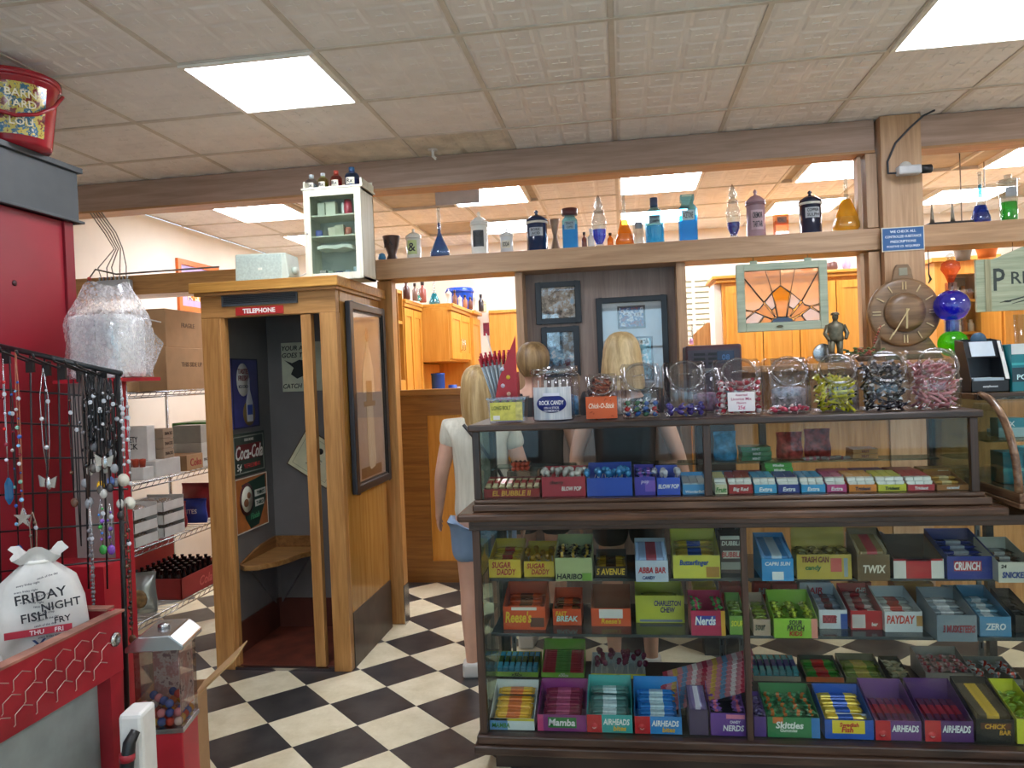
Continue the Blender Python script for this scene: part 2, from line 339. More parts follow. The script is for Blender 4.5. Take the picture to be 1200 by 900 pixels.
# half wall behind the customers, pictures wall
HW = 1.475
hw = struct('wall_partition', MB().box(-2.1, 4.4, 5.7, 5.8, 0, HW-.05), OAKB('z'))
struct('trim_12', MB().box(-2.1, -.60, 5.66, 5.84, HW-.05, HW).box(-.60, 4.4, 5.66, 5.84, HW-.05, HW), wood('x', '#a6763a', '#7d5322', .4), bevel=.004)
struct('trim_13', MB().box(-2.1, -.60, 5.685, 5.7, HW-.2, HW-.05).box(-2.1, -1.50, 5.685, 5.7, .16, HW-.2).box(-2.1, -.60, 5.685, 5.7, 0, .16).box(-.8, -.6, 5.685, 5.7, .16, HW-.2), wood('x', '#a6763a', '#84592a', .4))
struct('wall_pictures', bx(-.60, .33, 4.86, 4.9, 0, 2.189), wood('z', '#958379', '#7f6e66', .5))
struct('trim_14', bx(-.645, -.60, 4.70, 4.9, 0, 2.189), BEAM('z'), bevel=.002)
struct('trim_15', bx(.33, .385, 4.70, 4.9, 0, 2.189), BEAM('z'), bevel=.002)
# oak ledge wall under clock and statue
struct('wall_ledge', MB().box(.39, 2.9, 4.62, 4.70, 0, 1.52), OAK('z'))
struct('trim_16', bx(.39, 1.47, 4.36, 4.74, 1.52, 1.555), OAK('x'), bevel=.003)
struct('trim_17', bx(1.70, 2.9, 4.36, 4.74, 1.52, 1.555), OAK('x'), bevel=.003)
struct('trim_18', bx(1.46, 1.70, 4.36, 4.59, 1.52, 1.555), OAK('x'), bevel=.003)
# ---------------------------------------------------------------- telephone booth
def frame4(b, x0, x1, z0, z1, wd, y0, y1, m=0):
    b.box(x0, x0+wd, y0, y1, z0, z1, m).box(x1-wd, x1, y0, y1, z0, z1, m).box(x0+wd, x1-wd, y0, y1, z0, z0+wd, m).box(x0+wd, x1-wd, y0, y1, z1-wd, z1, m); return b
BX0, BX1, BY0, BY1 = -2.285, -1.51, 3.93, 4.66
B = thing('telephone_booth', 'oak telephone booth with grey interior standing on the checkered floor', 'phone booth', (-1.9, 4.3, 0))
def bp(name, mb, mats, par=None, **k):
    me = mb.mesh(name, mats)
    if par is None: par = B
    off = Vector((-1.9, 4.3, 0)); me.transform(Matrix.Translation(-off)); return link(name, me, par, **k)
obj_off = Vector((1.9, -4.3, 0))
grey = col('#77726f', .45, var=.08, scale=4); greyin = col('#6f6a69', .5)
bp('front_post', bx(BX0, -2.175, BY0, BY0+.06, 0, 1.935), OAK(), bevel=.003)
bp('front_post', bx(-1.605, BX1, BY0, BY0+.06, 0, 1.935), OAK(), bevel=.003)
bp('jamb_strip', bx(-2.175, -2.155, BY0+.012, BY0+.05, .02, 1.935), OAK())
bp('header', bx(BX0, BX1, BY0, BY0+.05, 1.935, 2.07), OAK('x'), bevel=.003)
bp('front_floor_trim', bx(-2.175, -1.605, BY0, BY0+.03, 0, .016), STEEL)
bp('roof_slab', bx(-2.32, -1.475, 3.875, 4.70, 2.07, 2.125), wood('x', '#c8954a', '#9c682a', .35), bevel=.004)
bp('roof_moulding', MB().box(-2.30, -1.49, 3.895, 3.93, 2.055, 2.07).box(-1.51, -1.49, 3.93, 4.66, 2.055, 2.07), OAK('x'))
sidewood = wood('z', '#bf8d4a', '#a57434', .22)
bp('side_panel', bx(BX1-.03, BX1, BY0+.06, BY1, .30, 2.07), sidewood)
bp('kick_plate', bx(BX1-.03, BX1+.004, BY0+.06, BY1, 0, .30), col('#4a3c33', .4, var=.3, scale=8))
bp('side_panel', bx(BX0, BX0+.03, BY0+.06, BY1, 0, 2.07), sidewood)
bp('interior_wall', bx(BX0+.03, BX0+.045, BY0+.06, BY1-.03, .0, 2.06), grey)
bp('interior_wall', bx(BX0+.045, BX1-.03, BY1-.045, BY1-.03, .0, 2.06), grey)
bp('interior_wall', bx(BX1-.045, BX1-.03, BY0+.06, BY1-.045, .0, 2.06), grey)
bp('back_panel', bx(BX0+.03, BX1-.03, BY1-.03, BY1, 0, 2.07), sidewood)
bp('interior_floor', bx(BX0+.045, BX1-.045, BY0+.03, BY1-.045, .0, .02), col('#6b3526', .45, var=.3, scale=9))
rdb = col('#5a2c20', .5)
bp('baseboard', MB().box(BX0+.045, BX0+.055, BY0+.06, BY1-.045, .02, .20).box(BX0+.055, BX1-.045, BY1-.055, BY1-.045, .02, .20), rdb)
bp('ceiling_panel', bx(BX0+.045, BX1-.045, BY0+.06, BY1-.045, 2.03, 2.06), col('#2a2828', .6))
# folded door
dr = bp('folding_door', bx(-1.713, -1.655, BY0+.005, BY0+.05, .022, 1.932), OAK(), bevel=.003)
bp('door_leaf', frame4(MB(), -.24, .24, .03, 1.93, .06, -.012, .012), OAK(), B)
o = B.children[-1]; o.data.transform(Matrix.Translation((-(-1.9), 4.3, 0))); o.data.transform(Matrix.Rotation(rad(90), 4, 'Z')); o.location = (.226, -.085, 0)
bp('door_window', bx(-.18, .18, -.003, .003, .09, 1.87), pane('#cfd8d8', .06, .8), B)
o = B.children[-1]; o.data.transform(Matrix.Translation((1.9*0-(-1.9), 4.3, 0))); o.data.transform(Matrix.Rotation(rad(90), 4, 'Z')); o.location = (.226, -.085, 0)
# vent grille with slats
vt = bp('vent_grille', frame4(MB(), -2.155, -1.72, 1.995, 2.058, .008, BY0-.012, BY0, 0).box(-2.147, -1.728, BY0-.002, BY0, 2.003, 2.05, 1), [col('#4b5154', .4), col('#14181a', .6)])
for k in range(6): bp('slat', bx(-2.147, -1.728, BY0-.010, BY0-.004, 2.005+.0078*k, 2.0085+.0078*k), col('#474e52', .4), vt)
obj_ = bp('telephone_sign', bx(-2.075, -1.803, BY0-.012, BY0, 1.942, 1.986), col('#b02a26', .35), bevel=.001, label='red sign plate reading TELEPHONE in white')
text('TELEPHONE', obj_, (-1.94+1.9, BY0-.0125-4.3, 1.964), .026, '#f4efe6', .235, bold=.03)
# corner seat, with bracket
st = MB(); poly = [(BX0+.05, 4.60), (BX0+.05, 4.14), (-2.19, 4.10), (-2.11, 4.12), (-2.04, 4.20), (-2.0, 4.30), (-1.98, 4.40), (-1.94, 4.45), (-1.92, 4.52), (-1.94, 4.60)]
st.prism(poly, 'z', .50, .53)
bp('corner_seat', st, wood('x', '#a87c48', '#7c5228', .3), bevel=.004)
bp('seat_backrest', MB().prism([(4.14, .53), (4.60, .53), (4.60, .60), (4.40, .59), (4.25, .56)], 'x', BX0+.046, BX0+.06).box(BX0+.06, -1.95, 4.588, 4.603, .53, .60), wood('y', '#96683a', '#6e4620', .35))
bp('seat_bracket', MB().prism([(-2.20, .18), (-1.98, .50), (-2.20, .50)], 'y', 4.58, 4.60).prism([(4.22, .50), (4.56, .50), (4.56, .18)], 'x', BX0+.046, BX0+.06), greyin)
# the wall telephone, half hidden behind the door
ph = thing('pay_telephone', 'dark wall telephone inside the booth, half hidden behind the door', 'telephone', (-1.558, 4.53, 0), rad(-90))
obj('body', bx(-.07, .07, -.09, -.0, .98, 1.42), col('#24262a', .3), ph, bevel=.012)
obj('handset', MB().tube([(.03, -.09, 1.12), (.03, -.11, 1.18), (.03, -.11, 1.30), (.03, -.09, 1.36)], [.026, .015, .015, .026], 10), BLACK, ph)
obj('keypad', MB().box(-.05, .0, -.096, -.089, 1.18, 1.28), STEEL, ph)
obj('directory_shelf', bx(-.07, .07, -.10, 0, .74, .76), STEEL, ph)
# signs on the inner walls
def panel_x(name, label, x, y0, y1, z0, z1, c, cat='sign', rot=0, th=.008):      # on a wall facing +X: local x runs along +Y
    t = thing(name, label, cat, (x, (y0+y1)/2, (z0+z1)/2), 0); t.rotation_euler = (rot, 0, pi/2)
    w_, h_ = (y1-y0)/2, (z1-z0)/2
    obj('board', bx(-w_, w_, -th, 0, -h_, h_), col(c, .4, var=.1), t); return t, w_, h_
XW = BX0+.046
t, w_, h_ = panel_x('metal_sign', 'tall violet sign with bottle and white oval on booth wall', XW, 4.135, 4.45, 1.31, 1.72, '#3b3b78')
obj('white_oval', MB().lathe([(.085, 0), (.085, .001)], 24, M=Matrix.Translation((-.03, -.0085, .08))@Matrix.Rotation(pi/2, 4, 'X')@Matrix.Diagonal((.9, 1.15, 1, 1))), col('#d8d5cf', .5), t)
text('TASTE', t, (-.03, -.0105, .13), .03, '#7c2530', .12); text('FRESH', t, (-.03, -.0105, .09), .03, '#7c2530', .12); text('ICE COLD', t, (-.03, -.0105, .04), .018, '#3a3a50', .12)
obj('bread_ring', MB().lathe([(.05, 0), (.075, 0), (.075, .0012), (.05, .0012)], 24, M=Matrix.Translation((.03, -.0085, -.12))@Matrix.Rotation(pi/2, 4, 'X')), col('#7a6030', .5), t)
obj('bottle_picture', MB().prism([(.0, -.17), (.07, -.17), (.075, -.06), (.045, .02), (.045, .09), (.025, .09), (.025, .02), (-.005, -.06)], 'y', -.0115, -.0085), col('#c9c9d0', .4), t)
obj('bottle_label', bx(.005, .068, -.0122, -.0114, -.13, -.07), col('#3b4fa0', .5), t)
obj('border', frame4(MB(), -w_, w_, -h_, h_, .008, -.0095, -.008), col('#2b2a46', .5), t)
t, w_, h_ = panel_x('metal_sign', 'dark green square soda sign with large white script letters', XW, 4.105, 4.50, 1.03, 1.28, '#2f3b33')
obj('border', frame4(MB(), -w_+.015, w_-.015, -h_+.015, h_-.015, .006, -.0095, -.008), col('#8a8f82', .5), t)
obj('red_band', bx(-.15, .15, -.0095, -.008, -.03, .06), col('#6e1d1f', .5), t)
text('Coca-Cola', t, (0, -.0105, .012), .08, '#d9d6cf', .33, italic=.3); text('DELICIOUS', t, (0, -.0095, .085), .016, '#b9b5a8', .2); text('5¢', t, (-.13, -.0105, -.075), .05, '#d9d6cf', .08); text('REFRESHING', t, (.03, -.0105, -.07), .026, '#a33', .2)
t, w_, h_ = panel_x('metal_sign', 'orange bordered poster of a thermometer gauge on a green leaf', XW, 4.115, 4.51, .70, 1.02, '#c06f33')
obj('border', frame4(MB(), -w_, w_, -h_, h_, .006, -.0095, -.008), col('#e6dfcd', .5), t)
obj('green_shape', MB().prism([(-.12, .12), (.17, .15), (.17, .0), (.07, -.14), (-.03, -.15), (-.09, -.08)], 'y', -.0105, -.008), col('#1f3d2f', .5), t)
obj('gauge', MB().lathe([(.0, 0), (.085, 0), (.085, .002), (0, .002)], 26, M=Matrix.Translation((-.07, -.0105, .03))@Matrix.Rotation(pi/2, 4, 'X')@Matrix.Diagonal((1, 1.15, 1, 1))), col('#4a1e1e', .5), t)
obj('gauge_face', MB().lathe([(0, 0), (.066, 0), (.066, .002), (0, .002)], 26, M=Matrix.Translation((-.07, -.0125, .03))@Matrix.Rotation(pi/2, 4, 'X')@Matrix.Diagonal((1, 1.15, 1, 1))), col('#e3dfc8', .5), t)
obj('hamburger', MB().ball((-.085, -.015, .01), .03, sz=(1, .1, .8)).ball((-.05, -.015, .05), .024, sz=(1, .1, .8)), col('#8a5a3a', .6), t)
obj('white_band', MB().box(.03, .17, -.0125, -.010, .03, .07).box(.03, .14, -.0125, -.010, -.03, .01), col('#d8d6c8', .5), t)
text('THIRST', t, (.1, -.0135, .05), .022, '#1f3d2f', .12); text('THIRD', t, (.085, -.0135, -.01), .022, '#1f3d2f', .1); text('Finish', t, (.02, -.0135, -.08), .035, '#3f8a5c', .13, italic=.3)
t = thing('comic_sign', 'cream hand drawn tin sign on booth back wall behind the door', 'sign', (-1.955, BY1-.046, 1.66))
obj('board', bx(-.19, .19, -.006, 0, -.15, .16), col('#c9cbb0', .4), t, bevel=.002)
for s, x, z, h in (('YOUR AD', -.10, .125, .03), ('GOES TO', -.10, .08, .03), ("IT'S A", .12, .125, .025), ('CATCH IT', -.10, -.115, .03)): text(s, t, (x, -.007, z), h, '#1c1f1c', .17, italic=.2)
obj('ink_drawing', MB().prism([(-.17, .05), (-.12, .03), (-.07, .05), (-.02, .04), (.02, -.02), (.04, -.10), (0, -.12), (-.04, -.05), (-.09, -.07), (-.13, -.04), (-.11, 0)], 'y', -.0072, -.006).prism([(.08, .06), (.15, .04), (.14, -.02), (.09, -.01)], 'y', -.0072, -.006), col('#20241f', .5), t)
t = thing('certificate', 'cream certificate hanging tilted in the booth', 'certificate', (-1.935, BY1-.05, 1.085)); t.rotation_euler = (0, rad(33), 0)
obj('backing_frame', bx(-.155, .155, -.012, 0, -.135, .135), col('#5d4a33', .4), t, bevel=.002)
obj('paper', bx(-.147, .147, -.0135, -.012, -.127, .127), col('#ece5bd', .6), t)
obj('emblem', MB().lathe([(0, 0), (.02, .001), (0, .002)], 12, M=Matrix.Translation((0, -.0136, .05))@Matrix.Rotation(pi/2, 4, 'X')), col('#3a3a30', .6), t)
obj('border', frame4(MB(), -.125, .125, -.105, .105, .002, -.0142, -.0134), col('#a39b70', .6), t)
for k in range(5): text(('This certifies the', 'excellent service', 'of this booth and', 'all who call from it', 'signed')[k], t, (0, -.0138, .0-.02*k), .009, '#55503c', .15)
t = thing('framed_portrait', 'tall black framed sepia picture of a woman in a long pale gown', 'picture', (BX1+.006, 4.36, 1.47)); t.rotation_euler = (0, 0, pi/2)
w_, h_ = .315, .535
obj('frame', frame4(MB(), -w_, w_, -h_, h_, .045, -.03, 0), col('#26272c', .35), t, bevel=.006)
obj('inner_frame', frame4(MB(), -w_+.045, w_-.045, -h_+.045, h_-.045, .012, -.02, 0), col('#4e4a47', .4), t)
obj('picture', bx(-w_+.05, w_-.05, -.010, -.004, -h_+.05, h_-.05), col('#b3a79c', .6, var=.12, scale=4), t)  # print colours brightened to stand for the glass reflection washing over it
fz = MB().prism([(-.055, -.40), (-.02, -.43), (.06, -.42), (.08, -.38), (.055, .02), (.10, .02), (.09, .16), (.045, .26), (.018, .29), (.018, .32), (-.018, .32), (-.018, .29), (-.045, .26), (-.10, .14), (-.11, .02), (-.055, .02)], 'y', -.0125, -.010)
obj('gown', fz, wood('z', '#e6dcc4', '#cfc2a4', .6), t)
obj('face_print', MB().ball((0, -.0125, .36), .035, sz=(.85, .06, 1.2)), col('#c9a685', .6), t)
obj('belt_print', MB().box(-.10, .10, -.0135, -.0124, -.06, -.03).box(-.05, .05, -.0135, -.0124, -.03, .09), col('#a98a62', .6), t)
obj('ground_print', bx(-.18, .18, -.0115, -.0098, -.47, -.41), col('#6b523c', .6), t)
obj('glass', bx(-w_+.05, w_-.05, -.020, -.018, -h_+.05, h_-.05), pane('#ffffff', .07, .96), t)
# ---- things on the roof
RT = 2.126
t = thing('wall_speaker', 'pale green grey speaker box lying on the booth roof', 'speaker', (-1.985, 4.12, RT))
obj('cabinet', MB().prism([(-.155, 0), (.14, 0), (.165, .03), (.15, .165), (-.15, .172)], 'y', -.07, .10), col('#c3cdbf', .5), t, bevel=.008)
obj('grille', bx(-.14, .125, -.075, -.068, .012, .158), col('#b9c8bd', .6, var=.1, scale=90), t)
obj('badge', bx(-.012, .012, -.078, -.074, .075, .088), col('#e3e6d8', .4), t)
obj('bracket_knob', MB().lathe([(.022, 0), (.022, .02), (.012, .025)], 14, M=Matrix.Translation((.163, 0, .07))@Matrix.Rotation(pi/2, 4, 'Y')), col('#c3cdbf', .5), t)
t = thing('display_cabinet', 'small cream glazed cabinet standing on the booth roof', 'cabinet', (-1.555, 4.17, RT))
cp = wood('z', '#e6e4d2', '#cfccb6', .6); W2, D2, H2 = .165, .10, .50
obj('carcass', MB().box(-W2, -W2+.012, -D2, D2, 0, H2).box(W2-.012, W2, -D2, D2, 0, H2).box(-W2, W2, D2-.008, D2, 0, H2).box(-W2, W2, -D2, D2, 0, .012).box(-W2, W2, -D2, D2, H2-.012, H2), cp, t)
obj('back_lining', bx(-W2+.012, W2-.012, D2-.012, D2-.008, .012, H2-.012), col('#dfe4e0', .6), t)
obj('top_board', bx(-W2-.012, W2+.012, -D2-.015, D2+.01, H2, H2+.012), cp, t, bevel=.003)
obj('gallery_rail', MB().box(-W2-.004, -W2+.004, -D2, D2, H2+.012, H2+.05).box(W2-.006, W2+.006, -D2, D2, H2+.012, H2+.05).box(-W2, W2, D2-.006, D2, H2+.012, H2+.07), cp, t)
for s in (-1, 1): obj('finial', MB().lathe([(.007, 0), (.009, .01), (.005, .02), (.008, .035), (0, .045)], 10, (s*W2, -D2+.01, H2+.012)), cp, t)
dd = obj('door', frame4(MB(), -W2, W2, .0, H2-.002, .036, -D2-.016, -D2), cp, t, bevel=.002)
obj('glass', bx(-W2+.036, W2-.036, -D2-.010, -D2-.007, .036, H2-.038), GLASS, dd)
obj('latch', MB().ball((-W2+.018, -D2-.02, .26), .006), STEEL, dd)
for z in (.24, .355): obj('shelf', bx(-W2+.012, W2-.012, -D2+.01, D2-.012, z, z+.008), cp, t)
obj('shelf_cloth', MB().prism([(-.11, .175), (-.06, .18), (0, .172), (.05, .182), (.10, .168), (.09, .19), (.04, .20), (-.02, .192), (-.07, .20), (-.11, .192)], 'y', -.08, .05), col('#e6e7d9', .8), t)
def small(name, label, cat, mb, mats, loc, **k):
    o = obj(name, mb, mats, None, loc=loc); o['label'] = label; o['category'] = cat
    for a, b in k.items(): o[a] = b
    return o
cx, cy = -1.555, 4.17
for k, (x, z, w_, h_, c) in enumerate(((-.085, .363, .04, .075, '#c9cab6'), (-.03, .363, .055, .078, '#d8d6bf'), (.015, .248, .05, .062, '#bdb89c'), (-.03, .248, .04, .05, '#cfc8ae'), (-.09, .012, .035, .05, '#c4b7ae'), (-.045, .012, .03, .045, '#b7c4b0'))):
    small('carton', ('left white carton on the upper shelf of the small cabinet', 'printed white carton on the upper shelf of the small cabinet', 'tan packet on the middle shelf of the small cabinet', 'pale packet left of the tan one on the middle cabinet shelf', 'pinkish packet at the bottom left of the small cabinet', 'greenish packet at the bottom of the small cabinet')[k], 'box', bx(-w_/2, w_/2, -.02, .02, 0, h_), col(c, .6), (cx+x, cy-.04, RT+z))
for k, (x, z, r, h_, c, n) in enumerate(((.065, .363, .022, .085, '#c33b4f', 'red topped tin can on the upper shelf of the small cabinet'), (.035, .363, .008, .07, '#e8e8e2', 'thin white tube on the upper shelf of the small cabinet'), (-.11, .248, .02, .04, '#5560a0', 'round blue tin on the middle shelf of the small cabinet'), (.06, .248, .02, .045, '#b56a55', 'terracotta pot on the middle shelf of the small cabinet'), (.0, .012, .022, .04, '#55628c', 'blue glass jar at the bottom of the small cabinet'), (.05, .012, .02, .045, '#8fa0a8', 'grey glass jar at the bottom right of the small cabinet'), (.10, .012, .018, .06, '#b9c6cc', 'clear jar in the lower right corner of the small cabinet'))):
    small('tin', n, 'container', MB().lathe([(r*.95, 0), (r, .003), (r, h_*.8), (r*.9, h_*.82), (r*.9, h_), (0, h_)], 16), col(c, .35), (cx+x, cy-.04, RT+z))
small('red_folder', 'flat red folder lying beyond the booth roof', 'folder', bx(-.10, .10, -.08, .08, 0, .03), col('#c8393d', .5), (-1.86, 4.55, RT+.0))
cb = MB().tube([(-.05, 0, .004), (-.04, 0, .05), (0, 0, .068), (.04, 0, .055), (.05, 0, .004)], .004, 6)
small('white_cable', 'loop of white cable on the booth roof beside the small cabinet', 'cable', cb, WHITE, (-1.79, 4.22, RT))
# ---------------------------------------------------------------- things at the left
RX = -2.46
rk = thing('red_cabinet', 'tall deep red cabinet with charcoal crown at the left edge', 'cabinet', (-2.8, 2.5, 0))
def rp_(n, mb, mats, **k):
    me = mb.mesh(n, mats); me.transform(Matrix.Translation((2.8, -2.5, 0))); return link(n, me, rk, **k)
red = col('#8e1f2c', .35, var=.1, scale=3); red2 = col('#b02230', .4, var=.15, scale=4)
rp_('body', bx(-3.1, RX, 1.9, 3.16, 0, 2.33), red)
rp_('corner_trim', bx(RX, RX+.012, 3.12, 3.175, 0, 2.33), col('#7c1824', .4))
rp_('crown', MB().box(-3.15, RX+.025, 1.85, 3.20, 2.33, 2.56).box(-3.16, RX+.04, 1.84, 3.22, 2.56, 2.585).box(-3.16, RX+.04, 1.84, 3.22, 2.33, 2.342), col('#43484b', .5), bevel=.003)
rp_('round_hole_plug', MB().lathe([(0, 0), (.012, .001), (.012, .003), (0, .004)], 12, (RX, 2.83, 2.02), M=Matrix.Rotation(pi/2, 4, 'Y')), col('#3a1016', .5))
BKX = at(18, 172, Z=2.60)
bk = thing('bucket', 'shiny red plastic bucket with printed label on the red cabinet', 'bucket', (BKX.x, BKX.y, 2.586))
BR = col('#9c1f2c', .18, var=.05)
obj('body', MB().lathe([(.13, 0), (.135, .01), (.165, .25), (.172, .255), (.172, .27), (.162, .27), (.125, .02), (0, .02)], 36), BR, bk)
obj('lid', MB().lathe([(.176, .262), (.18, .266), (.18, .285), (.165, .292), (0, .292)], 36), BR, bk)
lb = MB(); n = 10; vs = []; fs = []
for k in range(n+1):
    a = rad(-78+75*k/n)
    for z, r in ((.03, .1405), (.235, .1655)): vs.append((cos(a)*r, sin(a)*r, z))
for k in range(n): fs.append((2*k, 2*k+2, 2*k+3, 2*k+1))
lb.add(vs, fs, 0, True); obj('printed_label', lb, picture(('#2b1a1c', '#7c2b2a', '#c9b65a', '#3d6b86', '#e0d7bf'), 14), bk)
a = rad(-40)
for s, z, r in (('BARN', .19, .163), ('YARD', .15, .157), ('LOU', .08, .149)): text(s, bk, (cos(a)*r, sin(a)*r, z), .032, '#ece4c9', .11, rot=(pi/2-.12, 0, a+pi/2))
obj('handle', MB().tube([(-.172*cos(t_), 0, 0) for t_ in ()] or [(cos(rad(-120)+rad(24)*k)*.186, sin(rad(-120)+rad(24)*k)*.186, .23-.14*sin(pi*k/6)) for k in range(7)], .008, 8), BR, bk)
# bagged appliance on a display panel stand
dp = thing('display_stand', 'red edged grey display panel behind the hanging necklaces', 'display stand', (-2.1, 2.95, 0))
obj('panel', bx(-.22, -.035, -.01, .06, .03, 1.60), col('#8f8580', .6), dp); obj('edge_strip', bx(-.035, -.012, -.02, .07, .03, 1.60), red2, dp); obj('base', bx(-.24, .0, -.1, .2, 0, .03), red2, dp); obj('top_shelf', bx(-.24, .05, -.08, .22, 1.60, 1.615), red2, dp)
obj('lower_box', bx(-.30, .01, -.16, -.01, .03, .86), red2, dp)
ap = thing('bagged_ice_machine', 'white appliance wrapped in clear crinkled plastic bag above the necklaces', 'appliance', (-2.17, 3.0, 1.616))
obj('body', bx(-.14, .09, -.07, .13, .0, .27), col('#dfe1e0', .5), ap, bevel=.02)
obj('side_vents', MB().box(-.05, -.01, -.078, -.07, .03, .25).box(.02, .07, -.078, -.07, .14, .24), col('#c3c9cc', .5), ap)
def bag(w_, d_, h_, seed, top=1.3, amp=.025, n=26, rows=14):
    rr = random.Random(seed); b = MB(); vs = []; fs = []
    ph_ = [rr.uniform(0, 6.28) for _ in range(12)]
    for j in range(rows+1):
        t_ = j/rows
        for k in range(n):
            a = 2*pi*k/n; q = (abs(cos(a))**4+abs(sin(a))**4)**-.25
            sh = 1.0 if t_ < .6 else 1-(t_-.6)*top
            cr = 1+amp*8*(sin(5*a+ph_[0]+t_*9)*.12+sin(9*a+ph_[1]-t_*14)*.1+sin(3*a+t_*5+ph_[2])*.14)+rr.uniform(-.02, .02)
            vs.append((cos(a)*q*w_*sh*cr, sin(a)*q*d_*sh*cr, h_*t_+sin(3*a+ph_[3])*.012*(t_ > .1)))
    for j in range(rows):
        for k in range(n): a, c = j*n+k, j*n+(k+1) % n; fs.append((a, c, c+n, a+n))
    return b.add(vs, fs, 0, True)
film = filmy()
obj('plastic_bag', bag(.155, .13, .40, 4, 1.2), film, ap, loc=(-.02, .03, .002))
obj('plastic_corner', MB().add([(.12, 0, .1), (.24, .02, .14), (.12, .02, .27), (.10, .1, .02), (.16, .05, .02)], [(0, 1, 2), (0, 4, 1), (1, 4, 3)], 0), film, ap)
# wire shelving along the left wall
ws = thing('wire_shelving', 'chrome wire shelving unit with four shelves along the left wall', 'shelving', (-3.1, 4.5, 0))
SX0, SX1, SY0, SY1 = -3.42, -2.76, 3.75, 5.35
SZ = (.245, .66, 1.03, 1.55)
for x in (SX0, SX1):
    for y in (SY0, SY1): obj('post', MB().tube([(x+3.1, y-4.5, 0), (x+3.1, y-4.5, 2.0)], .012, 8), STEEL, ws)
for z in SZ:
    b = MB()
    for x in (SX0, SX1):
        b.tube([(x+3.1, SY0-4.5, z-.006), (x+3.1, SY1-4.5, z-.006)], .005, 6); b.tube([(x+3.1, SY0-4.5, z-.035), (x+3.1, SY1-4.5, z-.035)], .004, 6)
    for y in (SY0, SY1): b.tube([(SX0+3.1, y-4.5, z-.006), (SX1+3.1, y-4.5, z-.006)], .005, 6); b.tube([(SX0+3.1, y-4.5, z-.035), (SX1+3.1, y-4.5, z-.035)], .004, 6)
    sh = obj('shelf', b, STEEL, ws); b = MB(); n = 26
    for k in range(n):
        y = SY0-4.5+(SY1-SY0)*(k+.5)/n; b.tube([(SX0+3.1, y, z-.003), (SX1+3.1, y, z-.003)], .0022, 4)
        b.tube([(SX1+3.1, y-.02, z-.035), (SX1+3.1, y+.02, z-.006)], .0025, 4)
    o = obj('shelf_wires', b, STEEL, sh); o['kind'] = 'stuff'
card = col('#b08a62', .8, var=.05); card2 = col('#8f6c48', .8)
def cbox(x0, x1, y0, y1, z0, h, label, c=card, name='cardboard_box', words=(), tape=True, cat='box'):
    t = thing(name, label, cat, ((x0+x1)/2, (y0+y1)/2, z0)); w_, d_ = (x1-x0)/2, (y1-y0)/2
    obj('carton', bx(-w_, w_, -d_, d_, 0, h), c, t, bevel=.004)
    if tape: obj('tape', MB().box(-.02, .02, -d_-.001, d_+.001, h, h+.001).box(-.02, .02, -d_-.0012, -d_, h*.7, h+.001), col('#c9ae86', .4), t)
    for s, fx, z, hh, cc, wm, side in words:
        if side == 'f': text(s, t, (fx*w_, -d_-.001, z*h), hh, cc, wm)
        else: text(s, t, (w_+.001, fx*d_, z*h), hh, cc, wm, rot=(pi/2, 0, pi/2))
    return t
cbox(-3.40, -2.79, 4.38, 4.95, SZ[3], .27, 'lower brown cardboard carton stacked on the top wire shelf', words=(('DRY USE', .2, .12, .02, '#6b4f33', .12, 'f'), ('THIS SIDE UP', 0, .6, .03, '#6b4f33', .3, 's')))
cbox(-3.36, -2.81, 4.42, 4.92, SZ[3]+.2715, .24, 'upper brown cardboard carton of the stack on the top wire shelf', words=(('DRY USE', .2, .12, .02, '#6b4f33', .12, 'f'), ('FRAGILE', 0, .6, .03, '#6b4f33', .3, 's')))
cbox(-3.38, -2.95, 4.02, 4.34, SZ[3], .20, 'brown carton with striped side at the near end of the top shelf', words=(('||||||||', .6, .5, .09, '#6b4f33', .12, 'f'),))
cbox(-3.30, -2.82, 5.0, 5.3, SZ[3], .5, 'tall striped carton at the far end of the top shelf', words=(('DRY USE', 0, .6, .03, '#6b4f33', .2, 's'),))
Wc = col('#dedcd6', .5)
cbox(-3.05, -2.86, 4.26, 4.34, SZ[2]+.10, .21, 'white variety pack box with black lettering on the second wire shelf', Wc, words=(('VARIETY', -.3, .62, .035, '#2a2a2a', .12, 'f'), ('PACK', -.3, .42, .035, '#2a2a2a', .12, 'f')), tape=False)
cbox(-3.20, -2.80, 4.24, 4.50, SZ[2], .10, 'low white carton beneath the variety pack', Wc, words=(('PACK', .5, .5, .03, '#4a3f3a', .12, 'f'),), tape=False)
for k in range(3): cbox(-3.02, -2.82, 4.36, 4.47, SZ[2]+.10+.062*k, .06, ('lowest', 'middle', 'topmost')[k]+' brown and white carton stacked beside the variety pack', col('#a8927a', .7), words=(('SNACKS', 0, .5, .02, '#3a2a22', .08, 's'),), tape=False)
cbox(-2.98, -2.80, 4.12, 4.22, SZ[2], .075, 'white tray of small orange capped cups on the second shelf', Wc, name='cup_tray', tape=False, words=(('||| |', 0, .4, .02, '#222', .05, 'f'),))
for k in range(4): small('snack_cup', 'small red cup with orange cap in the white tray on wire shelf', 'cup', MB().lathe([(.016, 0), (.02, .04), (.02, .046), (0, .05)], 10), [col('#b5452c', .4)], (-2.95+.042*k, 4.15, SZ[2]+.076), group='orange capped cups in the white tray')
cbox(-3.1, -2.775, 4.53, 4.72, SZ[2], .10, 'brown soda carton with red script lettering on the second wire shelf', card, words=(('Coke', .1, .5, .05, '#a2352c', .13, 's'), ('Coke', .2, .5, .05, '#a2352c', .13, 'f')), tape=False)
cbox(-3.0, -2.80, 4.75, 4.86, SZ[2], .16, 'lower clear wrapped white pack beside the soda carton', col('#c9cbc4', .3), tape=False, words=(('PACK', 0, .3, .02, '#555', .06, 's'),))
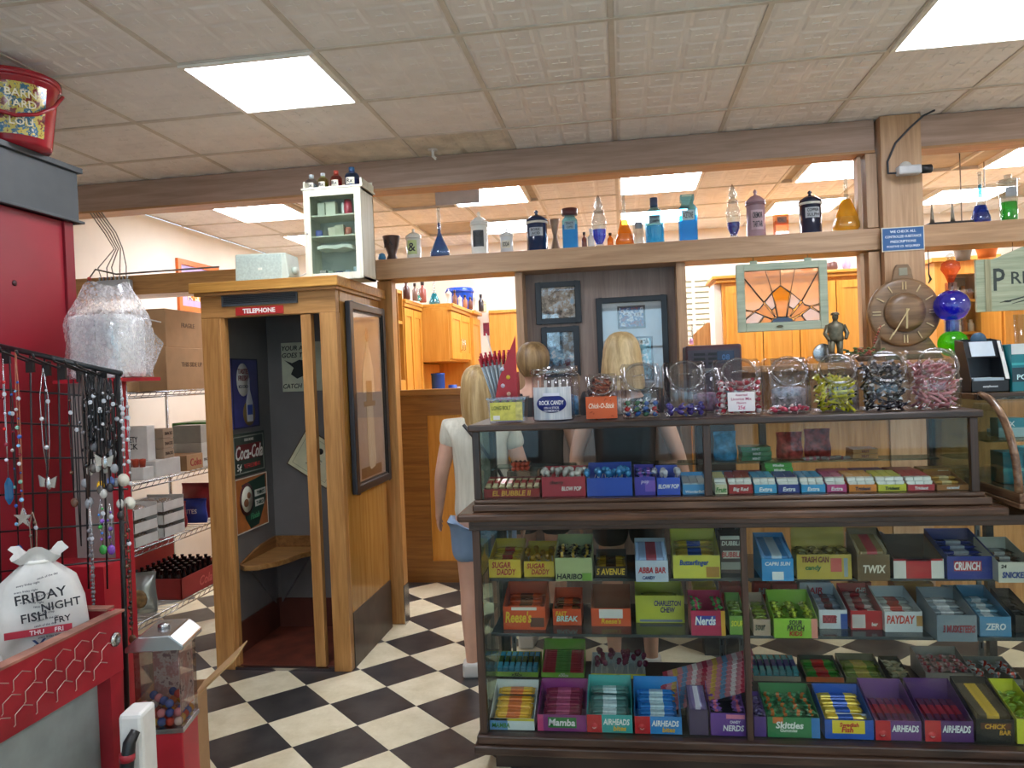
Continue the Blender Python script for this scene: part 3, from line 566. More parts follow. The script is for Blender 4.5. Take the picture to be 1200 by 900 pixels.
cbox(-3.0, -2.80, 4.75, 4.86, SZ[2]+.16, .12, 'upper clear wrapped white pack beside the soda carton', col('#a9aaa0', .3), tape=False)
cbox(-3.1, -2.79, 4.90, 5.2, SZ[2]+.13, .16, 'bright green soda pack with red and white lettering at shelf end', col('#3f8a2c', .4, var=.3), tape=False, words=(('DEW', 0, .4, .07, '#d8322c', .2, 's'), ('Mtn', -.3, .8, .04, '#e8e8e0', .15, 's')))
cbox(-3.1, -2.79, 4.90, 5.2, SZ[2], .13, 'grey green carton beneath the green soda pack', col('#8b9a80', .4), tape=False)
def tray(x0, x1, y0, y1, z, label):
    t = thing('bakery_tray', label, 'tray', ((x0+x1)/2, (y0+y1)/2, z)); w_, d_ = (x1-x0)/2, (y1-y0)/2
    obj('tray_box', MB().box(-w_, w_, -d_, d_, 0, .004).box(-w_, w_, -d_, -d_+.004, .004, .055).box(-w_, w_, d_-.004, d_, .004, .075).box(-w_, -w_+.004, -d_, d_, .004, .06).box(w_-.004, w_, -d_, d_, .004, .055), Wc, t)
    obj('baked_goods', MB().ball((-.05*w_/.13, 0, .04), w_*.5, sz=(1, .8, .4)).ball((.4*w_, .2*d_, .045), w_*.42, sz=(1, .8, .4)), col('#a87b4c', .6, var=.2), t)
    obj('plastic_wrap', MB().ball((0, 0, .042), w_*.96, n=14, sz=(1, d_/w_, .26)), film, t)
for k in range(3): tray(-3.04, -2.79, 4.0, 4.22, SZ[1]+.001+.0785*k, ('bottom', 'middle', 'top')[k]+' white tray of wrapped buns in the nearer stack')
for k in range(3): tray(-3.04, -2.79, 4.28, 4.50, SZ[1]+.078*k, ('bottom', 'middle', 'top')[k]+' white tray of wrapped pastries in the farther stack')
def pouch(w_, d_, h_, c, loc, label, cat='bag', seed=1, name='snack_bag', words=(), win=None, mat=None, rz=0):
    t = thing(name, label, cat, loc, rz); b = MB(); n = 8; vs = []; fs = []; rr = random.Random(seed)
    for j in range(9):
        u = j/8; th = d_*(sin(pi*min(1, u*.9+.12))**.5)*(1 if u < .85 else .35)
        for k in range(n+1):
            x = -w_+2*w_*k/n; vs.append((x*(1+.05*sin(u*7)), -th*sin(pi*(k/n*.9+.05))+rr.uniform(-.004, .004), h_*u))
        for k in range(n+1):
            x = w_-2*w_*k/n; vs.append((x*(1+.05*sin(u*7)), th*sin(pi*(k/n*.9+.05)), h_*u))
    m_ = 2*n+2
    for j in range(8):
        for k in range(m_): a, q = j*m_+k, j*m_+(k+1) % m_; fs.append((a, q, q+m_, a+m_))
    fs.append(tuple(range(m_))); fs.append(tuple(8*m_+k for k in range(m_)))
    b.add(vs, fs, 0, True); obj('bag_body', b, mat or col(c, .3, var=.15), t)
    for s, z, hh, cc in words: text(s, t, (0, -d_-.003, z), hh, cc, w_*1.6)
    if win: obj('window', MB().ball((0, -d_*.95, h_*.38), w_*.55, sz=(1, .25, 1.2)), win, t)
    return t
pouch(.11, .05, .17, '#8a2a2e', (-2.95, 4.60, SZ[1]), 'dark red snack bag beside the pastry trays', words=(('CHIPS', .1, .03, '#e5cda0'),))
pouch(.09, .045, .16, '#2b3f9a', (-2.88, 4.76, SZ[1]), 'blue snack pack lying on the third wire shelf', words=(('BITES', .08, .03, '#e8e8e8'),))
pouch(.12, .07, .24, '#94262a', (-2.95, 4.94, SZ[1]), 'big crinkled red bag standing on the third wire shelf', seed=5)
pouch(.08, .06, .16, '#c9a27a', (-2.86, 5.14, SZ[1]), 'tan and red snack bag beside the booth post', seed=6)
pouch(.10, .05, .26, '#c8cbc8', (-2.88, 3.92, SZ[0]), 'white bag with red berries printed low on bottom shelf', words=(('BERRIES', .12, .03, '#a02830'),), win=col('#a83038', .4, var=.3, scale=30), rz=.3)
pouch(.085, .05, .24, '#9aa09c', (-2.87, 4.15, SZ[0]), 'silver bag with oval window showing brown biscuits on bottom shelf', win=col('#8a6a40', .6, var=.3, scale=40), mat=col('#a8aeaa', .2, .6), rz=.3)
t = thing('bottle_crate', 'open red carton of dark soda bottles on the bottom shelf', 'crate', (-2.97, 4.68, SZ[0]))
obj('crate_box', MB().box(-.2, .2, -.28, .28, 0, .005).box(-.2, .2, -.28, -.275, 0, .13).box(-.2, .2, .275, .28, 0, .13).box(-.2, -.195, -.28, .28, 0, .3).box(.195, .2, -.28, .28, 0, .13), col('#9c2c2a', .5), t)
text('Cola', t, (.201, 0, .06), .06, '#c9605a', .3, rot=(pi/2, 0, pi/2), italic=.3)
bmz = MB().lathe([(.024, 0), (.024, .09), (.012, .13), (.010, .155), (.012, .156), (.012, .165), (0, .166)], 10).mesh('soda_bottle', col('#2c1512', .15))
for i in range(6):
    for j in range(8): link('soda_bottle', bmz, None, (-3.12+.058*i, 4.47+.06*j, SZ[0]+.006), label='small dark soda bottle standing in the open red carton', cat='bottle', group='dark soda bottles in the red carton')
# junction box, cables on the beam and orange picture
t = thing('cable_splitter', 'grey cable splitter box with looping wires on the oak beam end', 'splitter', (-3.30, YW-.001, 2.24))
obj('housing', bx(-.10, .13, -.05, 0, -.045, .045), col('#aeb3b8', .35, .3), t, bevel=.006)
for k in range(8): obj('connector', MB().lathe([(.007, .045), (.007, .07)], 8, (-.09+.028*k, -.025, 0)), STEEL, t)
wb = MB(); rr = random.Random(3)
for k in range(5):
    x = -.08+.045*k; tx = -.05+.02*k
    wb.tube([(x, -.025, .07), (x+rr.uniform(-.03, .03), -.03, .13), (x+.1-.03*k, -.02, .25), (tx, -.01, .36), (tx-.1, -.005, .50)], .004, 6)
obj('cables', wb, col('#8d8478', .5), t)
obj('looped_cable', MB().tube([(-.1, -.03, 0), (-.16, -.05, .05), (-.1, -.05, .12), (.05, -.05, .08), (.3, -.03, .085), (.75, -.02, .09)], .006, 6), col('#6a635b', .5), t)
obj('hanging_wire', MB().tube([(.13, -.03, -.04), (.2, -.04, -.12), (.3, -.25, -.22), (.5, -.29, -.27)], .004, 6), WHITE, t)
obj('red_plug', MB().ball((-.14, -.06, .06), .013), col('#b8352c', .4), t)
t = thing('orange_picture', 'orange framed picture with lavender mat on the left wall', 'picture', (XL+.002, 6.3, 2.43)); t.rotation_euler = (0, 0, pi/2)
obj('frame', frame4(MB(), -.33, .33, -.22, .22, .045, -.025, 0), col('#e8742a', .4), t); obj('mat', bx(-.285, .285, -.01, 0, -.175, .175), col('#b9a9d6', .6), t); obj('artwork', bx(-.19, .19, -.014, -.01, -.12, .12), picture(('#c84a2a', '#e8a24a', '#f0e0c0', '#7a4aa0'), 12), t)
# ---- grid rack of necklaces
GP = at(141, 436, Y=2.45); GL = at(-40, 398, Y=2.45)
gr = thing('grid_rack', 'black wire grid rack hung with necklaces in front of red cabinet', 'display rack', (GP.x, 2.45, 0))
def gp(px, py): v = at(px, py, Y=2.45); return (v.x-GP.x, 0, v.z)
obj('hang_rail', MB().tube([gp(-60, 392), gp(142, 438)], .010, 10), BLACK, gr)
obj('leg', MB().tube([gp(138, 437), (gp(140, 700)[0], 0, .0)], .009, 8), BLACK, gr)
for (a, b) in (((-60, 452), (145, 467)), ((-60, 492), (145, 502)), ((-60, 538), (145, 536)), ((-60, 583), (150, 573)), ((-60, 628), (150, 612)), ((-60, 676), (150, 655))):
    obj('grid_bar', MB().tube([gp(*a), gp(*b)], .0035, 6), BLACK, gr)
for x0 in (-40, -5, 35, 52, 68, 98, 120): obj('grid_upright', MB().tube([gp(x0, 400+.2*x0+8), gp(x0+6, 690)], .0035, 6), BLACK, gr)
hooks = [(10, 410, 0), (38, 420, 1), (57, 424, 1), (75, 428, 1), (97, 431, 1), (110, 434, 1), (122, 436, 1)]
for (x, y, f) in hooks:
    a = Vector(gp(x, y)); obj('hook', MB().tube([a, a+Vector((0, -.03, -.01)), a+Vector((.02, -.16, .02)), a+Vector((.022, -.17, .035))], .004, 6).box(a.x-.012, a.x+.018, a.y-.02, a.y-.01, a.z-.05, a.z), BLACK, gr)
NK = []
def necklace(px, top, bot, Y, label, cord, pend, beads=0, wpx=8, bc='#8899cc', cat='necklace', seed=0, tag=True):
    a = at(px, top, Y=Y); b_ = at(px+2, bot, Y=Y); w_ = wpx*Y/F_PX/2; L = a.z-b_.z
    t = thing('necklace', label, cat, (a.x, Y, a.z)); rr = random.Random(seed)
    for s in (-1, 1): obj('cord', MB().tube([(0, 0, 0), (s*w_, -.003*s, -.25*L), (s*w_*.8, -.003*s, -.7*L), (0, 0, -L)], .0022 if cord != 'chain' else .0016, 5), BLACK if cord == 'black' else STEEL if cord == 'chain' else col(cord, .4), t)
    if pend == 'star':
        b = MB(); pts = []
        for k in range(10): r_ = .035 if k % 2 == 0 else .014; pts.append((r_*sin(pi*k/5), -L-.02+r_*cos(pi*k/5)))
        obj('pendant', b.prism(pts, 'y', -.004, .004), STEEL, t)
    elif pend == 'crystal': obj('pendant', MB().lathe([(.003, -.09), (.013, -.07), (.013, -.02), (.004, 0)], 6, (0, 0, -L)), liquid('#4fb4e8'), t)
    elif pend == 'shell': obj('pendant', MB().lathe([(0, 0), (.019, .003), (.022, .006), (0, .009)], 16, (0, -.006, -L-.02), M=Matrix.Rotation(pi/2, 4, 'X')), col('#d9d3c2', .25), t)
    elif pend == 'fairy': obj('pendant', MB().ball((0, 0, -L-.02), .012, sz=(1, .6, 2)).prism([(0, -L-.01), (-.035, -L+.01), (-.03, -L-.03), (0, -L-.03)], 'y', -.002, .002).prism([(0, -L-.01), (.035, -L+.005), (.025, -L-.035), (0, -L-.03)], 'y', -.002, .002), STEEL, t)
    elif pend: obj('pendant', MB().ball((0, 0, -L-.012), .014, sz=(1, .6, 1.2)), col(pend, .25), t)
    for k in range(beads):
        c = bc if isinstance(bc, str) else bc[k % len(bc)]
        obj('bead', MB().ball(((-1)**k*w_*.7*(1-k/max(1, beads)), -.004, -L*(.2+.78*k/beads)), rr.choice((.0045, .006, .0075)), n=8), col(c, .2), t)
    if tag: obj('price_tag', MB().ball((w_, -.006, -.3*L), .0075, n=8, sz=(1.2, .15, 1)), col('#c9ccd2', .5), t)
    return t
mix = ('#3a5fb0', '#88bfe6', '#8a2638', '#c9c9cc', '#2a3f80', '#7fae9c')
for k, (px, top, bot, Y, lab, cord, pend, bd, wp, bc) in enumerate([
    (3, 420, 560, 2.30, 'long beaded chain with light blue crystal drop at the left edge', 'chain', 'crystal', 6, 4, ('#c33', '#8a2638', '#dde')),
    (11, 418, 640, 2.33, 'dark bead strand hanging second from the left edge', 'black', '#2a3f80', 8, 5, mix),
    (18, 410, 600, 2.30, 'strand of blue and silver beads with a copper star', '#9a5a40', 'star', 14, 6, mix),
    (50, 432, 560, 2.36, 'long silver chain necklace with winged fairy pendant', 'chain', 'fairy', 3, 14, '#d8d8dc'),
    (80, 440, 585, 2.38, 'thin black cord with brown beads and white oval tag', 'black', '#6a4a3a', 4, 5, '#5a3a2a'),
    (100, 440, 548, 2.38, 'black cord necklace with white round bead pendant', 'black', '#e5e2da', 4, 10, '#2a2420'),
    (106, 440, 520, 2.36, 'short black cord necklace with grey bead cluster', 'black', '#55565a', 5, 9, '#303034'),
    (112, 442, 565, 2.38, 'black cord necklace with yellow pendant', 'black', '#e8b42c', 4, 8, '#3a3a44'),
    (118, 442, 535, 2.34, 'black cord necklace with silver claw pendant', 'black', 'fairy', 4, 9, '#c9c9cc'),
    (124, 443, 560, 2.38, 'black cord necklace with blue bead pendant', 'black', '#6a86c9', 5, 8, '#202024'),
    (129, 443, 545, 2.34, 'black cord necklace with blue white tag near the rack post', 'black', '#8d8f92', 4, 8, '#303030'),
    (134, 444, 600, 2.38, 'long doubled black cord beside the rack post', 'black', '#3a3230', 3, 5, '#302824'),
    (142, 446, 555, 2.34, 'silver chain with round grey shell pendant right of the rack', 'chain', 'shell', 10, 4, '#b9bbc0'),
    (148, 450, 582, 2.36, 'silver chain with large cream shell disc at rack end', 'chain', 'shell', 8, 4, '#c9c9cc'),
    (105, 590, 725, 2.30, 'thick metallic braided chain hanging low on the rack', 'chain', None, 22, 5, '#77757a'),
    (118, 585, 640, 2.34, 'short chain with green and blue beads low on the rack', 'chain', '#3fa04c', 6, 8, ('#3f9f4f', '#3f7fd0', '#8a5ac0')),
    (38, 600, 660, 2.36, 'bundle of braided tan cords low on the rack', '#8d7a6a', None, 3, 12, '#7a6a5a'),
    (148, 590, 745, 2.34, 'long rope of dark brown wooden beads at the rack end', '#3a2a20', '#5a3c28', 20, 6, ('#3a2820', '#5a3c28', '#1f1a18')),
    (128, 590, 640, 2.32, 'short chain with purple pendant low on the rack', 'chain', '#7a4aa8', 4, 7, '#6a4a9a'),
    (86, 445, 640, 2.40, 'plain long black cord left of the pink tinted panel', 'black', None, 0, 6, '#222')]):
    necklace(px, top, bot, Y, lab, cord, pend, bd, wp, bc, seed=k)
rr = random.Random(21)
for k in range(16):
    px = 94+2.6*k+rr.uniform(-1, 1)
    necklace(px, 438+.2*(px-94), rr.uniform(500, 590), 2.35+.06*rr.random(), 'thin black cord necklace in the crowded bunch at the rack end', rr.choice(('black', 'black', '#4a3a34')), rr.choice(('#55504c', '#8a8c90', '#2a2a30', '#b9b6b0')), 3, rr.uniform(3, 9), ('#33302e', '#77767a', '#1d1d20'), seed=50+k, tag=k % 4 == 0)['group'] = 'thin black cord necklaces bunched at the rack end'
# ---- red bin with chicken wire face
bn = thing('red_bin', 'worn red wooden bin with chicken wire front at lower left', 'bin', (-1.95, 1.6, 0))
def bb(n, mb, mats, par=bn, **k):
    me = mb.mesh(n, mats); me.transform(Matrix.Translation((1.95, -1.6, 0))); return link(n, me, par, **k)
binr = col('#a01f2b', .45, var=.22, scale=7)
bb('side_board', bx(-1.62, -1.60, 1.0, 2.21, .68, .865), binr, bevel=.003)
bb('end_board', bx(-2.35, -1.62, 2.19, 2.21, .68, .875), binr, bevel=.003)
bb('rim', MB().box(-1.63, -1.592, 1.0, 2.215, .865, .872).box(-2.35, -1.63, 2.18, 2.218, .875, .882), col('#9c6a5a', .5, var=.3, scale=12))
bb('bin_floor', bx(-2.35, -1.62, 1.0, 2.19, .70, .71), col('#8d7f72', .7))
bb('lower_panel', bx(-1.66, -1.65, 1.0, 2.17, 0, .68), col('#8d9492', .5, var=.08))
bb('corner_leg', bx(-1.66, -1.605, 2.15, 2.2, 0, .68), binr); bb('back_panel', bx(-2.35, -1.66, 2.17, 2.18, 0, .68), binr)
wire = MB()
for i in range(11):
    for j in range(3):
        cy, cz = 1.35+.075*i+(.0375 if j % 2 else 0), .72+.045*j
        pts = [(-1.597, cy+.03*cos(pi*k/3+pi/6)*1.15, cz+.03*sin(pi*k/3+pi/6)*(.9+.1*sin(i))) for k in range(4)]
        wire.tube(pts, .0016, 4); wire.tube([pts[3], (-1.597, cy-.035, cz-.016)], .0016, 4)
o = bb('chicken_wire', wire, col('#c9b3a8', .3, .6)); o['kind'] = 'stuff'
bb('corner_latch', MB().lathe([(0, 0), (.022, .001), (.022, .008), (.01, .012), (0, .012)], 14, (-1.60, 2.17, .79), M=Matrix.Rotation(pi/2, 4, 'Y')), STEEL)
def cloth_bag(loc, w_, h_, label, words, seed, rz=.35):
    t = thing('cloth_bag', label, 'bag', loc, rz); rr = random.Random(seed); b = MB(); n = 28; vs = []; fs = []
    prof = [(0, .80), (.12, .98), (.35, 1.0), (.6, .93), (.78, .72), (.88, .40), (.92, .26), (.96, .40), (1.0, .55)]
    for z, r_ in prof:
        for k in range(n):
            a = 2*pi*k/n; q = 1+(.10 if z > .75 else .03)*sin(7*a+seed+z*6)+(.08*sin(11*a+2) if z > .9 else 0)+rr.uniform(-.012, .012)
            vs.append((cos(a)*r_*w_*q, sin(a)*r_*w_*.55*q, z*h_+(.02*sin(3*a) if z > .93 else 0)))
    for j in range(len(prof)-1):
        for k in range(n): a, c = j*n+k, j*n+(k+1) % n; fs.append((a, c, c+n, a+n))
    fs.append(tuple(reversed(range(n)))); b.add(vs, fs, 0, True)
    obj('sack', b, col('#cfcdc9', .85, var=.12, scale=9, bump=.3), t)
    obj('tie', MB().lathe([(.29*w_, .905*h_), (.31*w_, .92*h_), (.29*w_, .935*h_)], 20, sy=.6), WHITE, t)
    for s, x, z, hh, c, rot_ in words:
        text(s, t, (x, -w_*.57-.004, z), hh, c, .14, rot=(pi/2, rot_, 0))
    return t
sx = cloth_bag((-1.765, 2.07, .711), .13, .38, 'white printed cloth bag with bold handwritten words in the red bin', [('FRIDAY', .01, .262, .028, '#1b1b22', -.1), ('NIGHT', .06, .229, .024, '#1b1b22', -.08), ('FISH', -.01, .203, .026, '#1b1b22', -.08), ('FRY', .062, .185, .018, '#1b1b22', -.08), ('X', .0, .118, .035, '#26315a', 0), ('X', .06, .118, .035, '#26315a', 0)], 1, .62)
obj('calendar_band', bx(-.085, .085, -.080, -.077, .148, .168), col('#a8283a', .6), sx); text('THU     FRI', sx, (.02, -.082, .158), .013, '#e8d6d6', .15)
rr = random.Random(9)
for k in range(15): text(rr.choice(('catch of the day', 'golden and crisp', 'served with slaw', 'every friday night')), sx, (rr.uniform(-.03, .03), -.0785 if k < 13 else -.07, .07+.0175*k), .008, '#4a4a52', .13, rot=(pi/2, rr.uniform(-.2, .2), 0))
s2 = cloth_bag((-2.06, 2.06, .711), .14, .34, 'second white printed cloth bag behind it at the left edge', [('FRESH', .03, .18, .025, '#1b1b22', .2), ('FISH', .04, .14, .025, '#1b1b22', .2)], 2, rz=.6)
s3 = cloth_bag((-1.80, 1.82, .711), .10, .22, 'small white cloth bag with blue ring print in the bin corner', [('O', 0, .11, .05, '#26315a', 0)], 3, rz=.6)
pouch(.14, .06, .28, '#252c48', (-1.42, 1.42, .24), 'dark blue printed bag at the bottom left corner', words=(('OX ST. PERU', .235, .018, '#c9ccd6'), ('RU', .18, .05, '#d9dbe2')), rz=.1)
t = thing('floor_crate', 'dark crate under the blue bag at the bottom left corner', 'crate', (-1.42, 1.42, 0)); obj('crate_body', bx(-.17, .17, -.13, .13, 0, .24), col('#3a3c42', .6), t, bevel=.006)
# ---- gumball machine
gm = thing('gumball_machine', 'gumball machine with clear square globe and chrome lid beside red bin', 'gumball machine', (-1.555, 2.36, 0), rad(12))
w_ = .072
obj('base_body', bx(-w_, w_, -w_, w_, 0, .44), red2, gm, bevel=.004)
obj('chute_collar', bx(-w_-.004, w_+.004, -w_-.004, w_+.004, .44, .455), STEEL, gm)
b = MB()
for s in (-1, 1): b.box(s*w_-.002, s*w_+.002, -w_, w_, .455, .715); b.box(-w_, w_, s*w_-.002, s*w_+.002, .455, .715)
obj('globe', b, pane('#f4efec', .08, .93), gm)
obj('lid', MB().prism([(-w_-.02, .715), (w_+.02, .715), (w_+.02, .73), (w_*.7, .765), (-w_*.7, .765), (-w_-.02, .73)], 'y', -w_-.02, w_+.02), col('#c8cacc', .18, .9), gm, bevel=.004)
obj('lid_lock', MB().lathe([(.02, .765), (.02, .775), (.01, .78)], 12), STEEL, gm)
obj('display_card', bx(-w_+.01, w_-.004, w_-.02, w_-.015, .46, .70), picture(('#ecc9c4', '#dcaaa6', '#f0e4dc', '#a98a90'), 14), gm)
obj('side_card', bx(w_-.008, w_-.005, -w_+.01, w_-.02, .50, .69), picture(('#e3b5ae', '#caa39e', '#dcd0c9', '#6d5a60'), 18, 3), gm)
gb = MB().ball((0, 0, 0), .0145, n=10); gms = [gb.mesh('gumball', col(c, .15)) for c in ('#d8432c', '#e8b32c', '#ece8e2', '#d98a96', '#3f5fb8', '#e07a2c')]
cols_ = ('red', 'yellow', 'white', 'pink', 'blue', 'orange')
Mg = Matrix.Translation((-1.555, 2.36, 0))@Matrix.Rotation(rad(12), 4, 'Z')
for i in range(5):
    for j in range(5):
        for k in range(2 if (i+j) % 3 else 3):
            if k == 0 or i in (0, 4) or j in (0, 4) or k == 2:
                q = R.randrange(6); p = Mg@Vector((-.054+.027*i, -.054+.027*j, .4705+.0295*k))
                link('gumball', gms[q], None, p, label=f'{cols_[q]} gumball inside the clear machine globe', cat='gumball', group=f'{cols_[q]} gumballs in the machine')
# white kiosk with black handle, cardboard flap
t = thing('cash_box', 'white plastic box with black handle in front of the gumball machine', 'box', (-1.485, 2.10, 0), rad(10))
obj('housing', bx(-.034, .036, -.05, .05, 0, .61), col('#e2e1dc', .4), t, bevel=.012)
obj('handle', MB().tube([(.0, -.055, .30), (-.005, -.075, .36), (.0, -.08, .46), (.01, -.075, .54), (.02, -.055, .565)], [.014, .018, .02, .018, .014], 10), BLACK, t)
obj('handle_band', MB().lathe([(.022, .49), (.022, .51)], 12, (.003, -.078, 0)), col('#9a2430', .4), t)
t = thing('open_carton', 'brown carton with raised flap behind the gumball machine', 'box', (-1.735, 2.66, 0), rad(15))
obj('carton', MB().box(-.10, .10, -.10, .10, 0, .004).box(-.10, -.096, -.1, .1, 0, .42).box(.096, .10, -.1, .1, 0, .42).box(-.1, .1, -.1, -.096, 0, .42).box(-.1, .1, .096, .1, 0, .42), card, t)
obj('flap', MB().prism([(.10, .42), (.26, .56), (.262, .554), (.103, .414)], 'y', -.1, .1), col('#c2a06e', .8), t)
# ---------------------------------------------------------------- the glazed candy counter
CF = 2.95
dk = DARK('x'); dz = DARK('z')
cs = thing('display_counter', 'long dark oak glazed display counter packed with candy cartons', 'display counter', (.8, 3.2, 0))
def cp_(n, mb, mats, par=None, **k):
    me = mb.mesh(n, mats); me.transform(Matrix.Translation((-.8, -3.2, 0))); return link(n, me, par or cs, **k)
CX0, CX1, CB = -.615, 2.32, 3.56
SA, SBZ, DK = .505, .728, .155
cp_('plinth', bx(CX0+.05, CX1, 3.0, CB-.03, 0, .085), col('#3a2a22', .5))
cp_('base_moulding', MB().box(CX0-.02, CX1, 2.915, CB, .085, .12).box(CX0-.01, CX1, 2.93, CB, .12, .155), dk, bevel=.006)
cp_('bottom_deck', bx(CX0+.03, CX1, 2.975, CB-.02, .1551, .157), col('#26211f', .5))
cp_('countertop', MB().box(CX0-.045, 1.31, 2.885, CB+.02, 1.0, 1.033), wood('x', '#6b4a37', '#3c281d', .25), bevel=.01)
cp_('top_rail', bx(CX0-.01, CX1, 2.94, CB, .958, 1.0), DARK('x'), bevel=.004)
cp_('top_rail', bx(CX0+.0, CX1, 2.92, 2.94, .978, 1.0), DARK('x'), bevel=.004)
for x0, x1, n in ((CX0, CX0+.03, 'corner_post'), (.405, .428, 'middle_post'), (1.50, 1.52, 'middle_post'), (CX1-.03, CX1, 'corner_post')):
    cp_(n, bx(x0, x1, 2.95, 2.975, .155, .958), dz, bevel=.002); cp_('rear_post', bx(x0, x1+.01, CB-.04, CB-.005, .157, .958), col('#2a211d', .5))
for x0, x1 in ((CX0+.03, .405), (.428, 1.50), (1.52, CX1-.03)): cp_('front_pane', bx(x0, x1, 2.958, 2.964, .157, .957), pane('#f6faf8', .014, .965))
cp_('end_pane', bx(CX0+.008, CX0+.014, 2.976, CB-.041, .157, .957), pane('#e0efe9', .06, .9))
shg = pane('#8f9a98', .10, .55, .05, 'shelf glass')
for z, d0, n in ((SA, 3.09, 'lower'), (SBZ, 3.10, 'upper')):
    cp_('shelf', bx(CX0+.035, CX1-.035, d0, 3.50, z-.012, z), col('#3b3f40', .15, var=.1), bevel=.001)
    for x in (CX0+.06, .38, .46, 1.45): cp_('shelf_bracket', MB().prism([(3.50, z-.012), (3.12, z-.012), (3.12, z-.022), (3.50, z-.05)], 'x', x, x+.008), col('#2b2c2e', .4, .5))
for x in (CX0+.055, .375, .46, 1.45):
    sd = cp_('shelf_standard', bx(x, x+.018, 3.50, 3.512, .157, .957), col('#6f7376', .3, .8))
    for k in range(12): cp_('slot', bx(x+.006, x+.012, 3.498, 3.5, .2+.06*k, .225+.06*k), BLACK, sd)
# upper glazed tier
TX0, TX1, TB, TT = -.60, 1.243, 3.36, 1.372
tr = thing('counter_top_case', 'low glazed oak case on the counter holding gum and lollipops', 'display case', (.3, 3.15, 1.034))
def tp_(n, mb, mats, **k):
    me = mb.mesh(n, mats); me.transform(Matrix.Translation((-.3, -3.15, -1.034))); return link(n, me, tr, **k)
tp_('base_rail', MB().box(TX0-.005, TX1+.03, 2.925, TB, 1.034, 1.062).box(TX0, TX1+.012, 2.94, TB, 1.062, 1.078), wood('x', '#6a4f3d', '#402c21', .25), bevel=.005)
tp_('top_board', bx(TX0-.012, TX1+.012, 2.93, TB+.01, 1.345, TT), dk, bevel=.006)
for x in (TX0, .283, TX1-.028): tp_('post', bx(x, x+.028, 2.95, 2.975, 1.078, 1.345), dz, bevel=.003)
for x in (TX0, .55, TX1-.028): tp_('rear_post', bx(x, x+.028, TB-.03, TB-.005, 1.078, 1.345), dz)
for a, b in ((TX0+.028, .283), (.311, TX1-.028)): tp_('front_pane', bx(a, b, 2.960, 2.965, 1.079, 1.344), pane('#f6faf8', .014, .97))
for x in (TX0+.010, TX1-.016): tp_('end_pane', bx(x, x+.005, 2.976, TB-.031, 1.079, 1.344), pane('#dcebe8', .10, .88))
tp_('inner_shelf', bx(TX0+.04, .55, 3.20, TB-.04, 1.165, 1.172), pane('#cfe0dc', .08, .8)); tp_('inner_shelf', bx(.59, TX1-.04, 3.20, TB-.04, 1.165, 1.172), pane('#cfe0dc', .08, .8))
tp_('shelf_bracket', MB().box(TX0+.028, TX0+.04, 3.20, TB-.04, 1.16, 1.165), STEEL)
# curved glass case to the right
cv = thing('curved_glass_case', 'case with curved glass front and bent wooden corner post at right', 'display case', (1.8, 3.15, 1.034))
def vp_(n, mb, mats, **k):
    me = mb.mesh(n, mats); me.transform(Matrix.Translation((-1.8, -3.15, -1.034))); return link(n, me, cv, **k)
VX0, VX1 = 1.315, 2.32
cw = wood('y', '#8a6a50', '#553c2c', .2)
def arc(y0, y1, z0, z1, n=12): return [(y1-(y1-y0)*cos(pi/2*k/n), z0+(z1-z0)*sin(pi/2*k/n)) for k in range(n+1)]
vp_('base_moulding', MB().box(VX0, VX1, 2.83, CB, 1.034, 1.052).box(VX0+.01, VX1, 2.85, CB, 1.052, 1.085), cw, bevel=.005)
ar = arc(2.865, 3.13, 1.085, 1.415)
vp_('curved_post', MB().tube([(VX0+.015, y, z) for y, z in ar], .0135, 10), cw)
vp_('top_rail', bx(VX0, VX1, 3.125, 3.15, 1.395, 1.42), DARK('x'), bevel=.003)
vp_('side_rail', bx(VX0, VX0+.025, 3.15, CB-.03, 1.395, 1.42), cw, bevel=.003); vp_('rear_post', bx(VX0, VX0+.025, CB-.03, CB, 1.085, 1.42), cw)
vp_('top_glass', bx(VX0+.025, VX1, 3.15, CB-.03, 1.412, 1.42), GLASS)
b = MB(); vs = [(x, y, z) for y, z in arc(2.862, 3.128, 1.086, 1.41, 16) for x in (VX0+.03, VX1)]
b.add(vs, [(2*k, 2*k+1, 2*k+3, 2*k+2) for k in range(16)], 0, True); vp_('curved_glass', b, GLASS)
vp_('side_glass', MB().prism([(y, z) for y, z in arc(2.87, 3.13, 1.086, 1.40, 12)]+[(3.5, 1.395), (3.5, 1.086)], 'x', VX0+.012, VX0+.016), pane('#dcebe8', .10, .88))
vp_('inner_shelf', bx(VX0+.03, VX1-.02, 3.12, 3.5, 1.235, 1.242), pane('#cfe0dc', .1, .8))
# ---------------------------------------------------------------- cartons and their candy
def foil(c): return col(c, .22, .15, var=.12, scale=60)
BARS = {}
def bar(L, W, H, c, c2=None):
    key = (round(L, 3), round(W, 3), round(H, 3), c, c2)
    if key not in BARS:
        b = MB(); l = L/2-.008; n = 6
        secs = [(-L/2, .04), (-l, .06), (-l+.006, .8), (-l*.4, 1), (l*.4, 1), (l-.006, .8), (l, .06), (L/2, .04)]
        vs = []; fs = []
        for x, k in secs:
            w_ = W/2*(1 if k > .5 else 1.0); h_ = H/2*k
            for p, q in ((-w_, 0), (-w_*.8, -h_), (w_*.8, -h_), (w_, 0), (w_*.8, h_), (-w_*.8, h_)): vs.append((x, p, q+H/2))
        for j in range(len(secs)-1):
            for k in range(n): a, e = j*n+k, j*n+(k+1) % n; fs.append((a, e, e+n, a+n))
        b.add(vs, fs); o = len(b.f)
        if c2:
            for i, f in enumerate(b.f):
                if i//n == 3: b.m[i] = 1
        BARS[key] = b.mesh('candy_bar', [foil(c)]+([foil(c2)] if c2 else []))
    return BARS[key]
